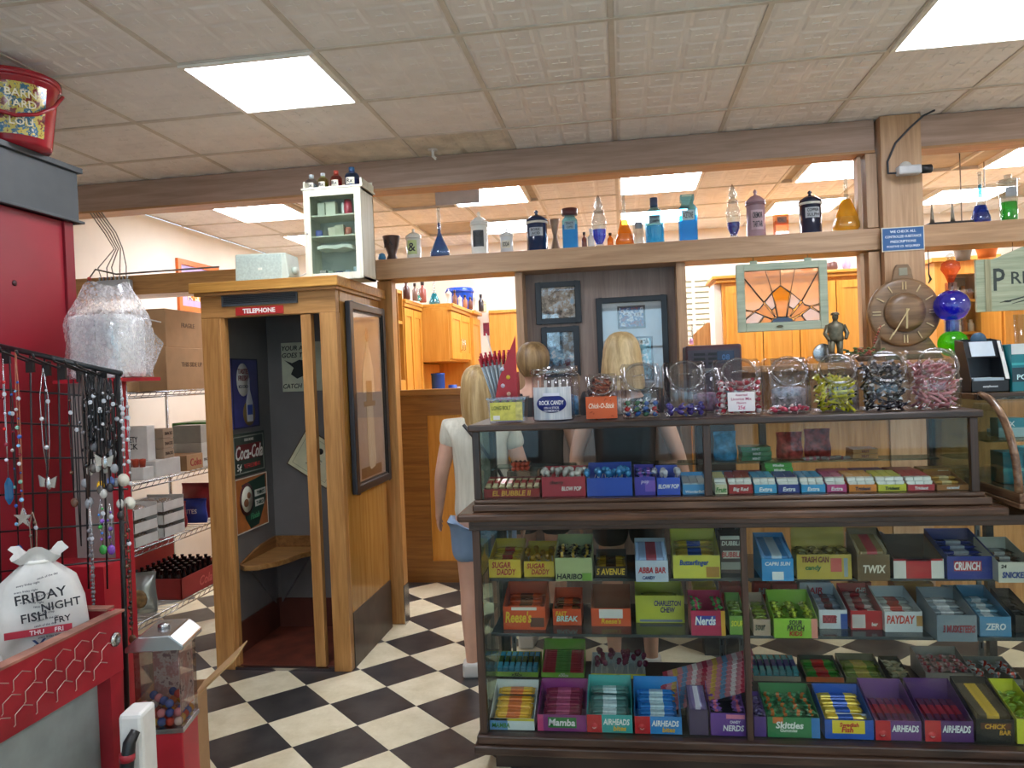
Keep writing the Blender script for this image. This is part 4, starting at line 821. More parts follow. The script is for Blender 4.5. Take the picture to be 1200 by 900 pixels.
def stick_me(c, key='lolly'):
    k = (key, c)
    if k not in BARS:
        b = MB().tube([(0, 0, 0), (0, 0, .055)], .0015, 5, 1).ball((0, 0, .064), .012, 0, 8).lathe([(.004, .046), (.010, .053)], 8)
        BARS[k] = b.mesh('lollipop', [foil(c), col('#eceae2', .5)])
    return BARS[k]
def carton(px0, px1, ytop, ybot, Z, color, label, words=(), d=.16, kind='bars', cc='#888', c2=None, n=6, clabel=None, back=.0, Y=None, panel=None, rz=0, name='candy_carton', gname=None, side=None, long=None, cover=None):
    """open shop carton standing on height Z; its front face spans the surveyed pixels"""
    if Y is None:
        Y = max(CF+.032, at((px0+px1)/2, ybot, Z=Z).y)
    a = at(px0, ybot, Y=Y); b_ = at(px1, ybot, Y=Y); tp = at((px0+px1)/2, ytop, Y=Y)
    w_ = (b_.x-a.x)/2-.0015; h_ = max(.02, tp.z-Z); cx = (a.x+b_.x)/2
    t = thing(name, label, 'candy box', (cx, Y, Z+.0006), rz); hb = h_+back; c = col(color, .45, var=.05); e = .0022
    inner = col('#b9a98c', .7)
    b = MB().box(-w_, w_, 0, e, 0, h_).box(-w_, w_, d-e, d, 0, hb).box(-w_, w_, e, d-e, 0, e)
    for s in (-1, 1): x0, x1 = (-w_, -w_+e) if s < 0 else (w_-e, w_); b.prism([(e, 0), (d-e, 0), (d-e, hb), (e, h_)], 'x', x0, x1)
    obj('carton', b, col(side, .45) if side else c, t)
    if side: obj('front_panel', bx(-w_, w_, -.0008, 0, 0, h_), c, t)
    if panel:
        for (u0, u1, v0, v1, pc) in panel: obj('printed_panel', bx(-w_+2*w_*u0, -w_+2*w_*u1, -.0014, -.0004, h_*v0, h_*v1), col(pc, .4, var=.03), t)
    for s, u, v, hh, wc, wm in [(q+(0,)*(6-len(q))) for q in words]:
        text(s, t, (-w_+2*w_*u, -.0022, h_*v), hh*h_, wc, (wm or .9)*2*w_, bold=.025, italic=.15)
    if cover: obj('raised_lid', bx(-w_, w_, d-.004, d-.002, h_, h_+cover), c, t)
    cl = clabel or 'wrapped candy in the '+label.split(' on ')[0].split(' with ')[0]
    M = Matrix.Translation((cx, Y, Z+.0006))@Matrix.Rotation(rz, 4, 'Z')
    rr = random.Random(int(px0*7+ybot)); g_ = clabel and (clabel) or 'candy in the '+label
    def put(me, p, r_, nm): 
        o = link(nm, me, None, M@Vector(p), label=(cl if len(cl.split()) < 17 else ' '.join(cl.split()[:15])), cat='candy', group=g_)
        o.rotation_euler = (r_[0], r_[1], r_[2]+rz)
    if kind == 'bars':          # flat bars lying crosswise, stepping up towards the back
        L = min(long or .15, 2*w_-.008); me = bar(L, min(.035, d/4), .011, cc, c2); rows = max(1, int((d-.012)/.036))
        k = 0
        for r_ in range(rows):
            lv = max(1, int((h_*.72+back*(r_+.5)/rows)/.0125))
            for q in range(max(0, lv-2), lv):
                put(me, (rr.uniform(-.002, .002), .008+.018+.036*r_, .004+.0118*q), (rr.uniform(-.05, .05), 0, rr.uniform(-.05, .05)), 'candy_bar'); k += 1
    elif kind == 'upright':     # packs filed on edge, one behind another
        m_ = max(2, int((d-.01)/.0135)); me = bar(2*w_-.008, h_*1.0, .011, cc, c2)
        for q in range(m_): put(me, (0, .008+.0132*q+.011, h_*.62+.004+back*.5*q/m_), (pi/2-.15, 0, 0), 'candy_bar')
    elif kind == 'files':       # narrow packs standing with their ends up, side by side
        nx = max(2, int((2*w_-.006)/.024)); me = bar(min(.16, d*.86), .022, .012, cc, c2)
        for i in range(nx):
            for q in range(3): put(me, (-w_+.014+(2*w_-.028)*i/max(1, nx-1), d*.5, h_*.45+.013*q), (0, -.16, pi/2), 'candy_bar')
    elif kind == 'sticks':
        nx = max(3, int(2*w_/.028)); me = stick_me(cc)
        for i in range(nx):
            for j in range(3):
                put(me, (-w_+.014+(2*w_-.028)*i/(nx-1), .025+(d-.05)*j/2, max(.004, h_-.045)), (rr.uniform(-.35, .35), rr.uniform(-.4, .4), 0), 'lollipop')
    elif kind == 'packs':       # little gum packs in columns
        nx = max(1, round(2*w_/.032)); me = pack(2*w_/nx-.003, .07, .012, cc, c2)
        for i in range(nx):
            for q in range(n): put(me, (-w_+(i+.5)*2*w_/nx, .04+(.05 if q % 2 else 0)+.012*(q//2), h_*.55+.0125*(q//2)+(.004 if q % 2 else 0)), (.12, 0, 0), 'gum_pack')
    elif kind == 'pile':
        me = bar(.045, .016, .011, cc, c2); nx = max(2, int(2*w_/.045))
        for i in range(nx):
            for j in range(4):
                for q in range(2): put(me, (-w_+.024+(2*w_-.048)*i/max(1, nx-1), .03+(d-.06)*j/3, h_-.006+.012*q+.006*j*back/.05*.3), (rr.uniform(-.3, .3), rr.uniform(-.25, .25), rr.uniform(-.9, .9)), 'foil_sweet')
    return t
def pack(w_, d_, h_, c, c2=None):
    k = ('pack', round(w_, 3), d_, h_, c, c2)
    if k not in BARS: BARS[k] = MB().box(-w_/2, w_/2, -d_/2, d_/2, 0, h_).box(-w_/2-.0003, w_/2+.0003, -d_/2-.0003, -d_/2+.02, -.0003, h_+.0003, 1).mesh('gum_pack', [col(c, .3), col(c2 or '#eceae4', .3)])
    return BARS[k]
# -- upper shelf, left pane
Z = SBZ
carton(573, 611, 656, 677, Z, '#e8c43a', 'yellow caramel carton with red lettering at the left end of upper shelf', [('SUGAR', .4, .7, .34, '#b3261e', .6), ('DADDY', .55, .32, .34, '#b3261e', .6)], cc='#e0bd2e', c2='#b3261e', d=.20, back=.045, kind='bars')
carton(614, 650, 658, 676, Z, '#e3bf35', 'yellow caramel carton, second from the left on upper shelf', [('SUGAR', .4, .7, .34, '#b3261e', .6), ('DADDY', .55, .32, .34, '#b3261e', .6)], kind='sticks', cc='#c9962e', d=.18, back=.045)
carton(651, 695, 654, 681, Z, '#a5b07a', 'olive green carton with black lettering on upper shelf', [('HARIBO', .38, .2, .24, '#151515', .7)], kind='pile', cc='#2a241e', c2='#c9a23a', d=.17, back=.06, panel=[(.72, .98, .02, .35, '#6f9a3a')])
carton(697, 735, 664, 676, Z, '#2d2018', 'low brown tray with yellow lettering on upper shelf', [('5 AVENUE', .5, .5, .62, '#e8c23a', .9)], cc='#c9a02e', c2='#3a2418', d=.18, back=.03)
carton(745, 784, 657, 682, Z, '#b9c6d8', 'blue tinted white carton with red lettering, glass reflection put into its colour', [('ABBA BAR', .5, .55, .28, '#b3262e', .85), ('CANDY', .4, .2, .15, '#2a3a7a', .4)], kind='upright', cc='#9fb3d8', c2='#a84a5a', d=.18, back=.05)  # bluish reflection of the front glass is painted into this carton's colours
carton(789, 845, 651, 678, Z, '#d3cf4a', 'wide yellow green carton with blue lettering on upper shelf', [('Butterfinger', .45, .66, .3, '#1f4a9c', .62)], d=.18, back=.07, cc='#d8b83a', c2='#2a4a9c', panel=[(.7, .98, .05, .5, '#a87a2a')])
t = carton(845, 872, 628, 672, Z, '#54403c', 'brown and white printed tub at the end of upper shelf', [('DUBBLE', .5, .8, .12, '#e5e2da'), ('BUBBLE', .5, .5, .14, '#c93a3a')], d=.12, kind=None, panel=[(0, 1, .9, 1, '#dcd9d0'), (0, 1, .1, .3, '#b9b6ac'), (.1, .9, .4, .6, '#e3ded4')])
carton(700, 730, 690, 700, Z-.0, '#7f7a6a', 'small grey tray at the back of upper shelf', [], d=.1, kind='bars', cc='#9c9484', Y=3.34) if 0 else None
# -- upper shelf, right pane
carton(893, 931, 655, 681, Z, '#2f8fd0', 'bright blue carton with white lettering and barcode on upper shelf', [('CAPRI SUN', .5, .78, .17, '#e8eef2', .8)], kind='upright', cc='#3a7fb8', c2='#b9c9d6', d=.2, back=.06, panel=[(.32, .68, .05, .42, '#dfe5e6')])
t = carton(934, 999, 650, 679, Z, '#b9a23e', 'tall mustard carton with raised lid on upper shelf', [('TRASH CAN', .34, .8, .24, '#7a3a2a', .5), ('candy', .3, .45, .25, '#2f6a3a', .3)], kind='pile', cc='#8a7a3a', d=.1, back=.0, cover=.115, panel=[(.62, .82, .3, .85, '#c0564e'), (.86, .93, .1, .85, '#8a9aa0')])
carton(1000, 1044, 630, 642, Z, '#dedad2', 'white and red box lying high at the back of upper shelf', [('ROLL', .4, .5, .5, '#6a2a20', .5)], kind=None, d=.12, Y=3.36, panel=[(.75, 1, 0, 1, '#c2402c')])
for o in COL.objects:
    if o.get('label', '').startswith('white and red box lying high'): o.location.z = Z+.0006
carton(1005, 1044, 650, 681, Z, '#6a5230', 'brown and gold carton with cream lettering on upper shelf', [('TWIX', .52, .45, .3, '#e8dcc9', .7)], kind='upright', cc='#8a6a34', c2='#b3262e', d=.14, back=.075)
carton(1047, 1107, 655, 678, Z, '#ded9d2', 'empty white carton with big red wedge on upper shelf', [], kind=None, d=.19, back=.055, side='#5f4534', panel=[(.25, .75, 0, 1, '#b3262a'), (0, .98, .9, 1, '#b3262a')])
carton(1110, 1167, 652, 679, Z, '#1f2f86', 'navy carton with red outlined white lettering on upper shelf', [('CRUNCH', .42, .58, .36, '#e8e6e8', .55)], kind='bars', cc='#26379a', c2='#c9ccd8', d=.22, back=.06, panel=[(.14, .72, .36, .8, '#a82a36')])
carton(1170, 1212, 659, 683, Z, '#c9c8ba', 'cream carton with blue lettering at the right end of upper shelf', [('SNICKERS', .5, .38, .3, '#27408a', .8), ('24', .15, .8, .18, '#222', .2)], kind='bars', cc='#5a3a2a', c2='#c9c9c9', d=.2, back=.05)
# -- lower shelf, left pane
Z = SA
carton(590, 640, 711, 738, Z, '#d8531f', 'orange peanut butter cup carton with yellow script on lower shelf', [("Reese's", .36, .55, .5, '#e8c22e', .62)], kind='bars', cc='#d8531f', c2='#8a4a1e', d=.18, back=.06, panel=[(.2, .8, .84, .97, '#e3dccf'), (.64, .97, .12, .52, '#5a2f1e')])
carton(648, 682, 714, 733, Z, '#d8501f', 'small orange and green lettered carton on lower shelf', [('FAST', .3, .72, .3, '#e8c22e', .4), ('BREAK', .5, .42, .34, '#bfe6e0', .75)], kind='bars', cc='#7a4a22', c2='#d8501f', d=.15, back=.05)
carton(693, 740, 713, 734, Z, '#d9552a', 'orange carton with white notched panel on lower shelf', [("Reese's", .5, .3, .3, '#e8c22e', .5)], kind=None, d=.15, back=.06, side='#8f4a2c', panel=[(.2, .8, .45, .95, '#dcd9d4')])
carton(745, 803, 698, 730, Z, '#cdd048', 'large lime yellow carton with purple lettering on lower shelf', [('CHARLESTON', .66, .72, .2, '#3a2a6a', .55), ('CHEW', .66, .48, .2, '#3a2a6a', .3)], kind='bars', cc='#a9b03a', d=.16, back=.02, panel=[(.08, .95, .04, .12, '#7a86a0')])
carton(812, 840, 688, 700, Z+.0, '#e3c62e', 'small yellow carton high behind the pink candy carton', [('CHARLESTON', .5, .6, .4, '#7a2a3a', .8)], kind=None, d=.1, Y=3.36)
carton(845, 872, 687, 696, Z, '#c9312c', 'small red carton at the back of lower shelf', [], kind=None, d=.1, Y=3.36)
carton(810, 851, 716, 745, Z, '#b3264e', 'magenta candy carton with white bubble lettering on lower shelf', [('Nerds', .42, .6, .34, '#e8eef2', .6)], kind='pile', cc='#3a9a4a', c2='#b3264e', d=.15, back=.04, panel=[(.15, .72, .42, .8, '#3a3f9a'), (.88, 1, 0, 1, '#d8a22e')])
carton(855, 874, 722, 744, Z, '#6a9a3a', 'narrow green sour candy carton left of the middle post', [('SOUR', .5, .6, .3, '#e0e23a', .8)], kind='pile', cc='#6a8a2e', d=.15, back=.05)
# -- lower shelf, right pane
carton(883, 904, 726, 745, Z, '#b9a08a', 'pinkish tan and green sour candy carton right of middle post', [('sour', .4, .5, .35, '#2f3a1e', .6)], kind='pile', cc='#8a9a3a', d=.18, back=.055)
carton(907, 959, 725, 748, Z, '#8fc03a', 'bright green sour candy carton with black star lettering on lower shelf', [('SOUR', .5, .8, .24, '#1f2a14', .3), ('PATCH', .5, .52, .28, '#1f2a14', .4), ('KIDS', .5, .24, .24, '#b3261e', .3)], kind='pile', cc='#7f8f2a', c2='#c9d84a', d=.17, back=.065, panel=[(.86, 1, 0, 1, '#d88a7a')])
carton(960, 994, 715, 737, Z, '#d3d6dc', 'white and blue carton with dark red lettering on lower shelf', [('DOVE', .38, .5, .36, '#8a2030', .5)], kind='bars', cc='#aeb6c9', c2='#7a2a34', d=.2, back=.05, panel=[(.76, 1, 0, .8, '#2f4f9c'), (.12, .6, .3, .72, '#b3404a')])
carton(997, 1035, 716, 738, Z, '#b3262a', 'red carton with white ingredients panel on lower shelf', [('bar', .75, .3, .2, '#e8e2dc', .2)], kind='bars', cc='#c9b3ac', c2='#a8262c', d=.2, back=.055, panel=[(.04, .46, .08, .8, '#cfc3be')])
carton(1037, 1082, 717, 741, Z, '#d6d9da', 'white carton with large red lettering on lower shelf', [('PAYDAY', .42, .62, .4, '#c9402e', .75)], kind='bars', cc='#d3cfc9', c2='#c9402e', d=.2, back=.045, panel=[(.84, 1, .3, .8, '#b98a4a')])
carton(1098, 1146, 721, 752, Z, '#76828c', 'slate grey carton with dark red lettering at shelf edge', [('3 MUSKETEERS', .55, .48, .28, '#8a2a36', .8)], kind='bars', cc='#8a949c', c2='#c9ccd0', d=.2, back=.05)
carton(1148, 1186, 723, 746, Z, '#4a86ac', 'steel blue carton with white lettering on lower shelf', [('ZERO', .5, .5, .34, '#dfe5e8', .65)], kind='bars', cc='#7fa9bf', c2='#dfe5e8', d=.22, back=.06)
carton(1190, 1215, 722, 742, Z, '#2b2826', 'dark carton cut off at the right edge of lower shelf', [], kind='bars', cc='#3a3a3a', d=.2, back=.05)
for px0, px1, y0, y1, c, s, wc, lab in ((884, 903, 684, 694, '#c9352e', 'HI', '#eee', 'small red box behind the sour candy, far left'), (905, 935, 685, 695, '#c02a3a', 'RED', '#e8c', 'small crimson box second in the back row'), (937, 975, 683, 697, '#c9ccd6', 'AIR', '#c9303a', 'white and red box third in the back row'), (1000, 1022, 683, 697, '#8a2a2c', 'CHEW', '#ddd', 'dark red box in the middle of the back row'), (1048, 1095, 684, 697, '#d0922c', '', '#000', 'amber notched carton at the back of lower shelf'), (1112, 1140, 692, 702, '#5aa6d0', 'ICE', '#fff', 'light blue packet at the back of lower shelf')):
    carton(px0, px1, y0, y1, SA, c, lab, [(s, .5, .75, .2, wc, .8)] if s else [], kind=None, d=.08, Y=3.37)
# -- bottom deck, front row and second row
Z = DK+.0025
carton(574, 627, 842, 858, Z, '#d8e0e2', 'low white and blue carton of fruit chews, front row far left', [('MAMBA', .25, .4, .4, '#2f7a3a', .4)], kind='bars', cc='#e8b42c', c2='#d8702c', d=.20, back=.075, panel=[(0, .4, 0, 1, '#5a8fc0'), (0, 1, .8, 1, '#d8c83a')])
carton(630, 688, 838, 860, Z, '#8a2f7a', 'purple carton with green outlined lettering in the front row', [('Mamba', .5, .55, .42, '#f0e6ec', .75)], kind='bars', cc='#8a2a4a', c2='#b3507a', d=.20, back=.065, panel=[(.22, .8, .22, .85, '#2f7a3a'), (0, .12, 0, 1, '#c9427a')])
def airheads(p0, p1, y0, y1, c, lab, cc, sub):
    t = carton(p0, p1, y0, y1, Z, c, lab, [('AIRHEADS', .65, .62, .34, '#f2f4f6', .58)]+([('bites', .72, .26, .28, '#e8b42c', .3)] if sub else []), kind='bars' if sub else 'files', cc=cc, c2='#c9dfe8' if sub else '#b8344a', d=.22, back=.07, panel=[(0, .33, 0, 1, '#c4262e')])
    h_ = t.children[0].dimensions.z; 
    a = at(p0, y1, Y=t.location.y).x; b_ = at(p1, y1, Y=t.location.y).x; w_ = (b_-a)/2
    r_ = .012
    obj('balloon_badge', MB().lathe([(0, 0), (r_*1.15, 0), (r_*1.15, .001), (0, .001)], 18, (-w_*.68, -.0016, r_*2), M=Matrix.Rotation(pi/2, 4, 'X')), col('#d8323a', .3), t)
    obj('smile', MB().tube([(-w_*.68+r_*.6*cos(rad(200+28*k)), -.003, r_*2+r_*.6*sin(rad(200+28*k))) for k in range(6)], .0008, 4), WHITE, t)
    return t
airheads(688, 742, 838, 861, '#3fa9a8', 'teal and red carton with balloon face in the front row', '#5a8a8a', 1)
airheads(744, 800, 840, 864, '#2a86d0', 'bright blue and red carton with balloon face in front row', '#2a7fd0', 1)
carton(833, 875, 836, 866, Z, '#5f2f8f', 'purple candy carton left of the middle post in front row', [('NERDS', .65, .35, .26, '#e8e4ee', .6), ('CANDY', .7, .62, .12, '#d8d0e8', .3)], kind='pile', cc='#8a5ab0', c2='#d8688a', d=.2, back=.05, panel=[(.45, .98, .76, .94, '#d87a9a')])
carton(808, 831, 832, 862, Z, '#4a3a5c', 'clear wrapped violet packet beside the purple carton', [], kind='upright', cc='#6a5a8a', c2='#c9c4d8', d=.16, back=.03)
carton(884, 899, 840, 867, Z, '#5a3a86', 'violet carton edge right of the middle post', [], kind='pile', cc='#5a4a7a', d=.16, back=.03)
carton(900, 962, 841, 872, Z, '#2f7f4a', 'green gummies carton with white lettering and blue end', [('Skittles', .42, .62, .34, '#f0f2ee', .55), ('Gummies', .4, .36, .16, '#dfe8dc', .4)], kind='pile', cc='#2f8a5a', c2='#c9702e', d=.2, back=.05, panel=[(.84, 1, 0, 1, '#2f7ac0'), (.1, .3, .7, 1, '#c96a2c')])
carton(967, 1025, 844, 872, Z, '#2358b8', 'royal blue carton with yellow patch and red fish lettering', [('Swedish', .5, .76, .22, '#c4262e', .5), ('Fish', .46, .5, .28, '#c4262e', .3)], kind='bars', cc='#e3c43a', c2='#2a5ab8', d=.2, back=.055, panel=[(.15, .82, .3, .98, '#ead23a')])
airheads(1026, 1081, 845, 873, '#6a3a7f', 'purple and red carton with balloon face, right pane', '#7a3a62', 0)
airheads(1084, 1142, 845, 873, '#5a2f6f', 'second purple and red carton with balloon face, right pane', '#6a2f56', 0)
carton(1144, 1190, 843, 874, Z, '#16120f', 'black carton with yellow lettering at the front right', [('CHICK', .5, .7, .2, '#d8a22c', .7), ('BAR', .75, .45, .2, '#d8a22c', .3)], kind='upright', cc='#4a3a22', c2='#c9a22e', d=.22, back=.07, panel=[(.12, .92, .58, .84, '#5a2a14')])
carton(1192, 1225, 843, 875, Z, '#cdd02e', 'yellow carton cut off at the front right corner', [], kind='pile', cc='#8fae2e', d=.22, back=.06)
ZB = DK+.0025
def second(px0, px1, y0, y1, c, lab, words, **k): return carton(px0, px1, y0, y1, ZB+.085, c, lab, words, Y=3.30, d=.17, **k)
rs = cp_('deck_riser', bx(CX0+.04, CX1-.05, 3.285, 3.50, .157, .24), col('#2c2725', .5))
second(582, 632, 804, 818, '#7fb03a', 'green and black sour straw carton in the second row left', [('SOUR', .5, .75, .3, '#17200f', .5), ('PUNCH', .5, .35, .5, '#17200f', .8)], kind='files', cc='#3fa0c0', c2='#3a5a2a', back=.03)
second(635, 686, 799, 817, '#7fb83a', 'green and black sour straw carton, second from left behind', [('SOUR', .5, .78, .28, '#e8e4da', .4), ('PUNCH', .52, .38, .46, '#f0ece0', .8)], kind='upright', cc='#a82a34', c2='#5a8a3a', back=.09)
second(693, 758, 791, 815, '#e0cf2e', 'yellow carton with large white numerals in the second row', [("90's", .48, .38, .5, '#f4f0e4', .5), ('MIXED', .5, .8, .14, '#2a2a2a', .3)], kind='sticks', cc='#7a2a4a', back=.03, side='#c9d3d8')
second(884, 940, 802, 822, '#9a9480', 'plain grey carton of cyan packets in the second row', [], kind='files', cc='#4ab0c0', c2='#2a4a9a', back=.03)
second(945, 990, 803, 815, '#c9642c', 'orange carton with red and green packets in the second row', [], kind='bars', cc='#3f9a34', c2='#c9302c', back=.03, side='#4a4a3a')
second(992, 1040, 802, 816, '#6f7a3a', 'olive carton of leafy green packs in the second row', [], kind='bars', cc='#7fa03a', c2='#c9c04a', back=.04, side='#5a5a3a')
second(1045, 1070, 800, 814, '#5a5038', 'brown carton of foil wrapped sweets in the second row', [], kind='pile', cc='#c9c4a0', back=.03)
second(1085, 1142, 789, 810, '#a8a098', 'grey white notched tray of pink foil sweets in the second row', [], kind='pile', cc='#d8b0b4', c2='#b3404a', back=.05, cover=.02)
second(1146, 1200, 796, 812, '#8c8a80', 'grey carton with clear bags and a red sweet, second row right', [], kind='pile', cc='#c9ccd0', c2='#c9402c', back=.03)
# long striped straws lying across
stp = MB().box(-.19, .19, -.02, .02, 0, .004)
for k in range(9): stp.box(-.19+.042*k, -.19+.042*k+.02, -.0202, .0202, -.0002, .0042, 1+k % 4)
sme = stp.mesh('striped_candy_strip', [foil('#c07a86'), foil('#a83048'), foil('#c9a050'), foil('#6a8ab0'), foil('#d8c9cc')])
q = at(812, 822, Y=3.22)
for k in range(9):
    o = link('striped_candy_strip', sme, None, (q.x+.035+.004*k, 3.10+.018*k, .235+.0105*k+.012), label='rainbow striped long candy strip in the slanting stack on the bottom deck', cat='candy', group='rainbow striped long candy strips'); o.rotation_euler = (rad(20), rad(-16), 0)
t = thing('strip_stand', 'small dark stand under the slanting stack of striped strips', 'stand', (q.x+.05, 3.2, ZB)); obj('stand_body', MB().prism([(-.13, 0), (.12, 0), (.12, .07), (-.13, .03)], 'y', -.05, .06), BLACK, t)
# extra white tube on the fish carton
small('candy_tube', 'white and blue striped tube lying on the blue fish carton', 'candy', MB().tube([(-.055, 0, .009), (.055, 0, .005)], .008, 8), col('#d8dde6', .3), (at(998, 842, Y=3.05).x, 3.06, at(998, 842, Y=3.05).z+.001))
# -- gum and lollipops in the upper case
Z = 1.079
carton(567, 633, 573, 583, Z, '#8e1e22', 'dark red tray with gold lettering at the left in the upper case', [('EL BUBBLE II', .5, .5, .62, '#d8a23a', .8)], kind='files', cc='#e0c9a0', c2='#c94a4a', d=.14, back=.03)
cg = MB().tube([(-.045, 0, .009), (.045, 0, .009)], .0085, 8)
cgm = cg.mesh('bubblegum_cigar', [foil('#b8442c')])
q = at(608, 552, Y=3.15)
t = thing('cigar_tray', 'clear raised tray behind the dark red gum tray', 'tray', (q.x+.02, 3.16, Z)); obj('tray_body', bx(-.065, .06, -.045, .045, 0, .085), pane('#e6e4e0', .1, .8), t)
for k in range(8): link('bubblegum_cigar', cgm, None, (q.x-.03+.0185*(k % 4)+.012, 3.16, Z+.087+.0178*(k//4)), (0, 0, pi/2), label='red and gold rolled bubblegum cigar in the stacked bundle', cat='candy', group='rolled bubblegum cigars')
carton(635, 687, 559, 582, Z, '#a8243a', 'crimson lollipop carton with white lettering in the upper case', [('BLOW POP', .68, .4, .22, '#ece6e2', .45), ('cherry', .35, .7, .25, '#2a1416', .45)], kind='sticks', cc='#d8d0cc', d=.15, back=.025)
carton(688, 742, 560, 582, Z, '#2a4fb8', 'plain blue lollipop carton in the upper case', [], kind='sticks', cc='#4a9ad8', d=.17, back=.04, cover=.03)
carton(744, 769, 559, 582, Z, '#4a3fa8', 'violet and blue lollipop carton beside the plain blue one', [('pop', .5, .7, .2, '#c9b9e6', .6)], kind='pile', cc='#3a4fa8', c2='#8a5ab8', d=.15, back=.03, panel=[(.5, 1, .2, .8, '#7a5ac0')])
carton(770, 798, 560, 582, Z, '#2a52c8', 'blue carton lettered in white just left of pale tray', [('BLOW POP', .5, .5, .26, '#f0f0f4', .9)], kind='sticks', cc='#d8d8e6', d=.15, back=.03)
carton(800, 829, 568, 582, Z, '#3f8fc8', 'small light blue carton against the case post', [('WonderBall', .5, .3, .28, '#dfe9f2', .85)], kind='packs', cc='#d3d9dc', c2='#b9c4cc', d=.14, back=.03, n=4)
# front row of gum
fr = [(838, 853, '#d9d2b0', 'Fruit', '#3a8a3a', '#e0d890', 'cream and yellow'), (854, 883, '#a8262a', 'Big Red', '#f0e4e0', '#a8262a', 'deep red'), (884, 911, '#3fa0d0', 'Extra', '#f4f8fa', '#3fa0d0', 'sky blue'), (912, 938, '#2a3f90', 'Extra', '#f0f4f8', '#2a3f90', 'navy blue'), (939, 968, '#3a9fd8', 'Extra', '#f4f8fa', '#4aa8d8', 'second sky blue'),
      (969, 993, '#c0407f', 'Extra', '#f8eef2', '#c0407f', 'pink'), (995, 1028, '#e0862e', 'Trident', '#1f2a4a', '#e8a23a', 'orange'), (1029, 1063, '#d0cc3a', 'Trident', '#1f3a2a', '#d8d24a', 'yellow green'), (1064, 1096, '#b8263a', 'Trident', '#f4ecec', '#c02a3a', 'crimson')]
for p0, p1, c, s, wc, pc, nm in fr:
    carton(p0, p1, 568, 581-(p0-838)*.006, Z, c, f'{nm} gum carton in the front row of the upper case', [(s, .5, .45, .5, wc, .86)], kind='packs', cc=pc, c2='#e6e6e2', d=.13, back=.022, n=6)
carton(1098, 1136, 569, 579.5, Z, '#9a6228', 'brown and gold caramel carton at the right end of gum row', [('caramel', .5, .5, .5, '#d8dfe8', .7)], kind='bars', cc='#b98a3a', c2='#d8c08a', d=.15, back=.03)
def stackp(px0, px1, ybase, rows, c, s, wc, lab, Yb=3.10, zb=None):
    q0, q1 = at(px0, 560, Y=Yb), at(px1, 560, Y=Yb); w_ = (q1.x-q0.x)/2; zb = Z if zb is None else zb
    for k in range(rows):
        t = thing('candy_box', ('lowest', 'second', 'third', 'fourth', 'fifth', 'sixth', 'top')[k]+' '+lab, 'candy box', ((q0.x+q1.x)/2+.003*(k % 2), Yb+.006*k, zb+.0185*k+.0006)); obj('box_body', bx(-w_, w_, 0, .10, 0, .018), col(c, .35), t, bevel=.001)
        text(s, t, (0, -.0015, .009), .010, wc, w_*1.7, bold=.03)
stackp(838, 862, 560, 3, '#2f8ac0', 'MIKE', '#f0f4f8', 'blue fruit candy box behind the gum at left', 3.125)
stackp(864, 896, 560, 3, '#b32a6a', 'MikeIke', '#f6eef2', 'magenta fruit candy box behind the gum', 3.125)
stackp(898, 930, 560, 5, '#3f9a3a', 'MikeIke', '#f2f6ee', 'green fruit candy box in the tall stack behind the gum', 3.125)
stackp(936, 960, 560, 2, '#2f6fae', 'ICE', '#eef', 'blue mint box behind the gum', 3.13)
stackp(964, 1000, 560, 3, '#c9506a', 'GUM', '#fee', 'rose coloured gum box behind the gum row', 3.13)
stackp(1003, 1040, 560, 3, '#6a3a8a', 'GRAPE', '#eee', 'violet gum box behind the gum row', 3.13)
stackp(1044, 1078, 560, 3, '#b3463a', 'ROLL', '#fed', 'brick red roll box behind the gum row', 3.13)
stackp(1084, 1130, 560, 3, '#a8762e', 'ROLLS', '#eed', 'gold caramel roll box behind the gum row', 3.14)
stackp(870, 905, 540, 3, '#2f7a4a', 'MINT', '#eee', 'dark green box on the rear glass shelf', 3.22, 1.173)
stackp(1000, 1030, 540, 2, '#c98a4a', 'NUT', '#733', 'tan and orange box on the rear glass shelf', 3.22, 1.173)
pouch(.05, .03, .11, '#c9302c', (at(925, 540, Y=3.28).x, 3.27, 1.173), 'red and clear candy bag hanging low at the case rear', seed=11, mat=col('#c04a44', .3, var=.5, scale=40))
pouch(.05, .03, .12, '#b8342c', (at(958, 540, Y=3.28).x, 3.275, 1.173), 'second red candy bag at the rear of upper case', seed=12, mat=col('#b04038', .3, var=.5, scale=36))
pouch(.045, .03, .12, '#4a9ad0', (at(850, 540, Y=3.28).x, 3.275, 1.173), 'light blue candy bag at the rear of upper case', seed=13, mat=col('#5aa6d8', .3, var=.4, scale=36))
for k in range(9): link('foil_sweet', bar(.05, .03, .014, '#c9c4c0', '#d88a9a'), None, (at(945+7.5*k, 552, Y=3.22).x+.0, 3.205+.01*(k % 3), 1.173+.0 if k != 4 else 1.173), (0, 0, .3*k), label='silver and pink foil sweet on the rear glass shelf', cat='candy', group='foil sweets on the rear glass shelf') if k not in (7, 8) else None
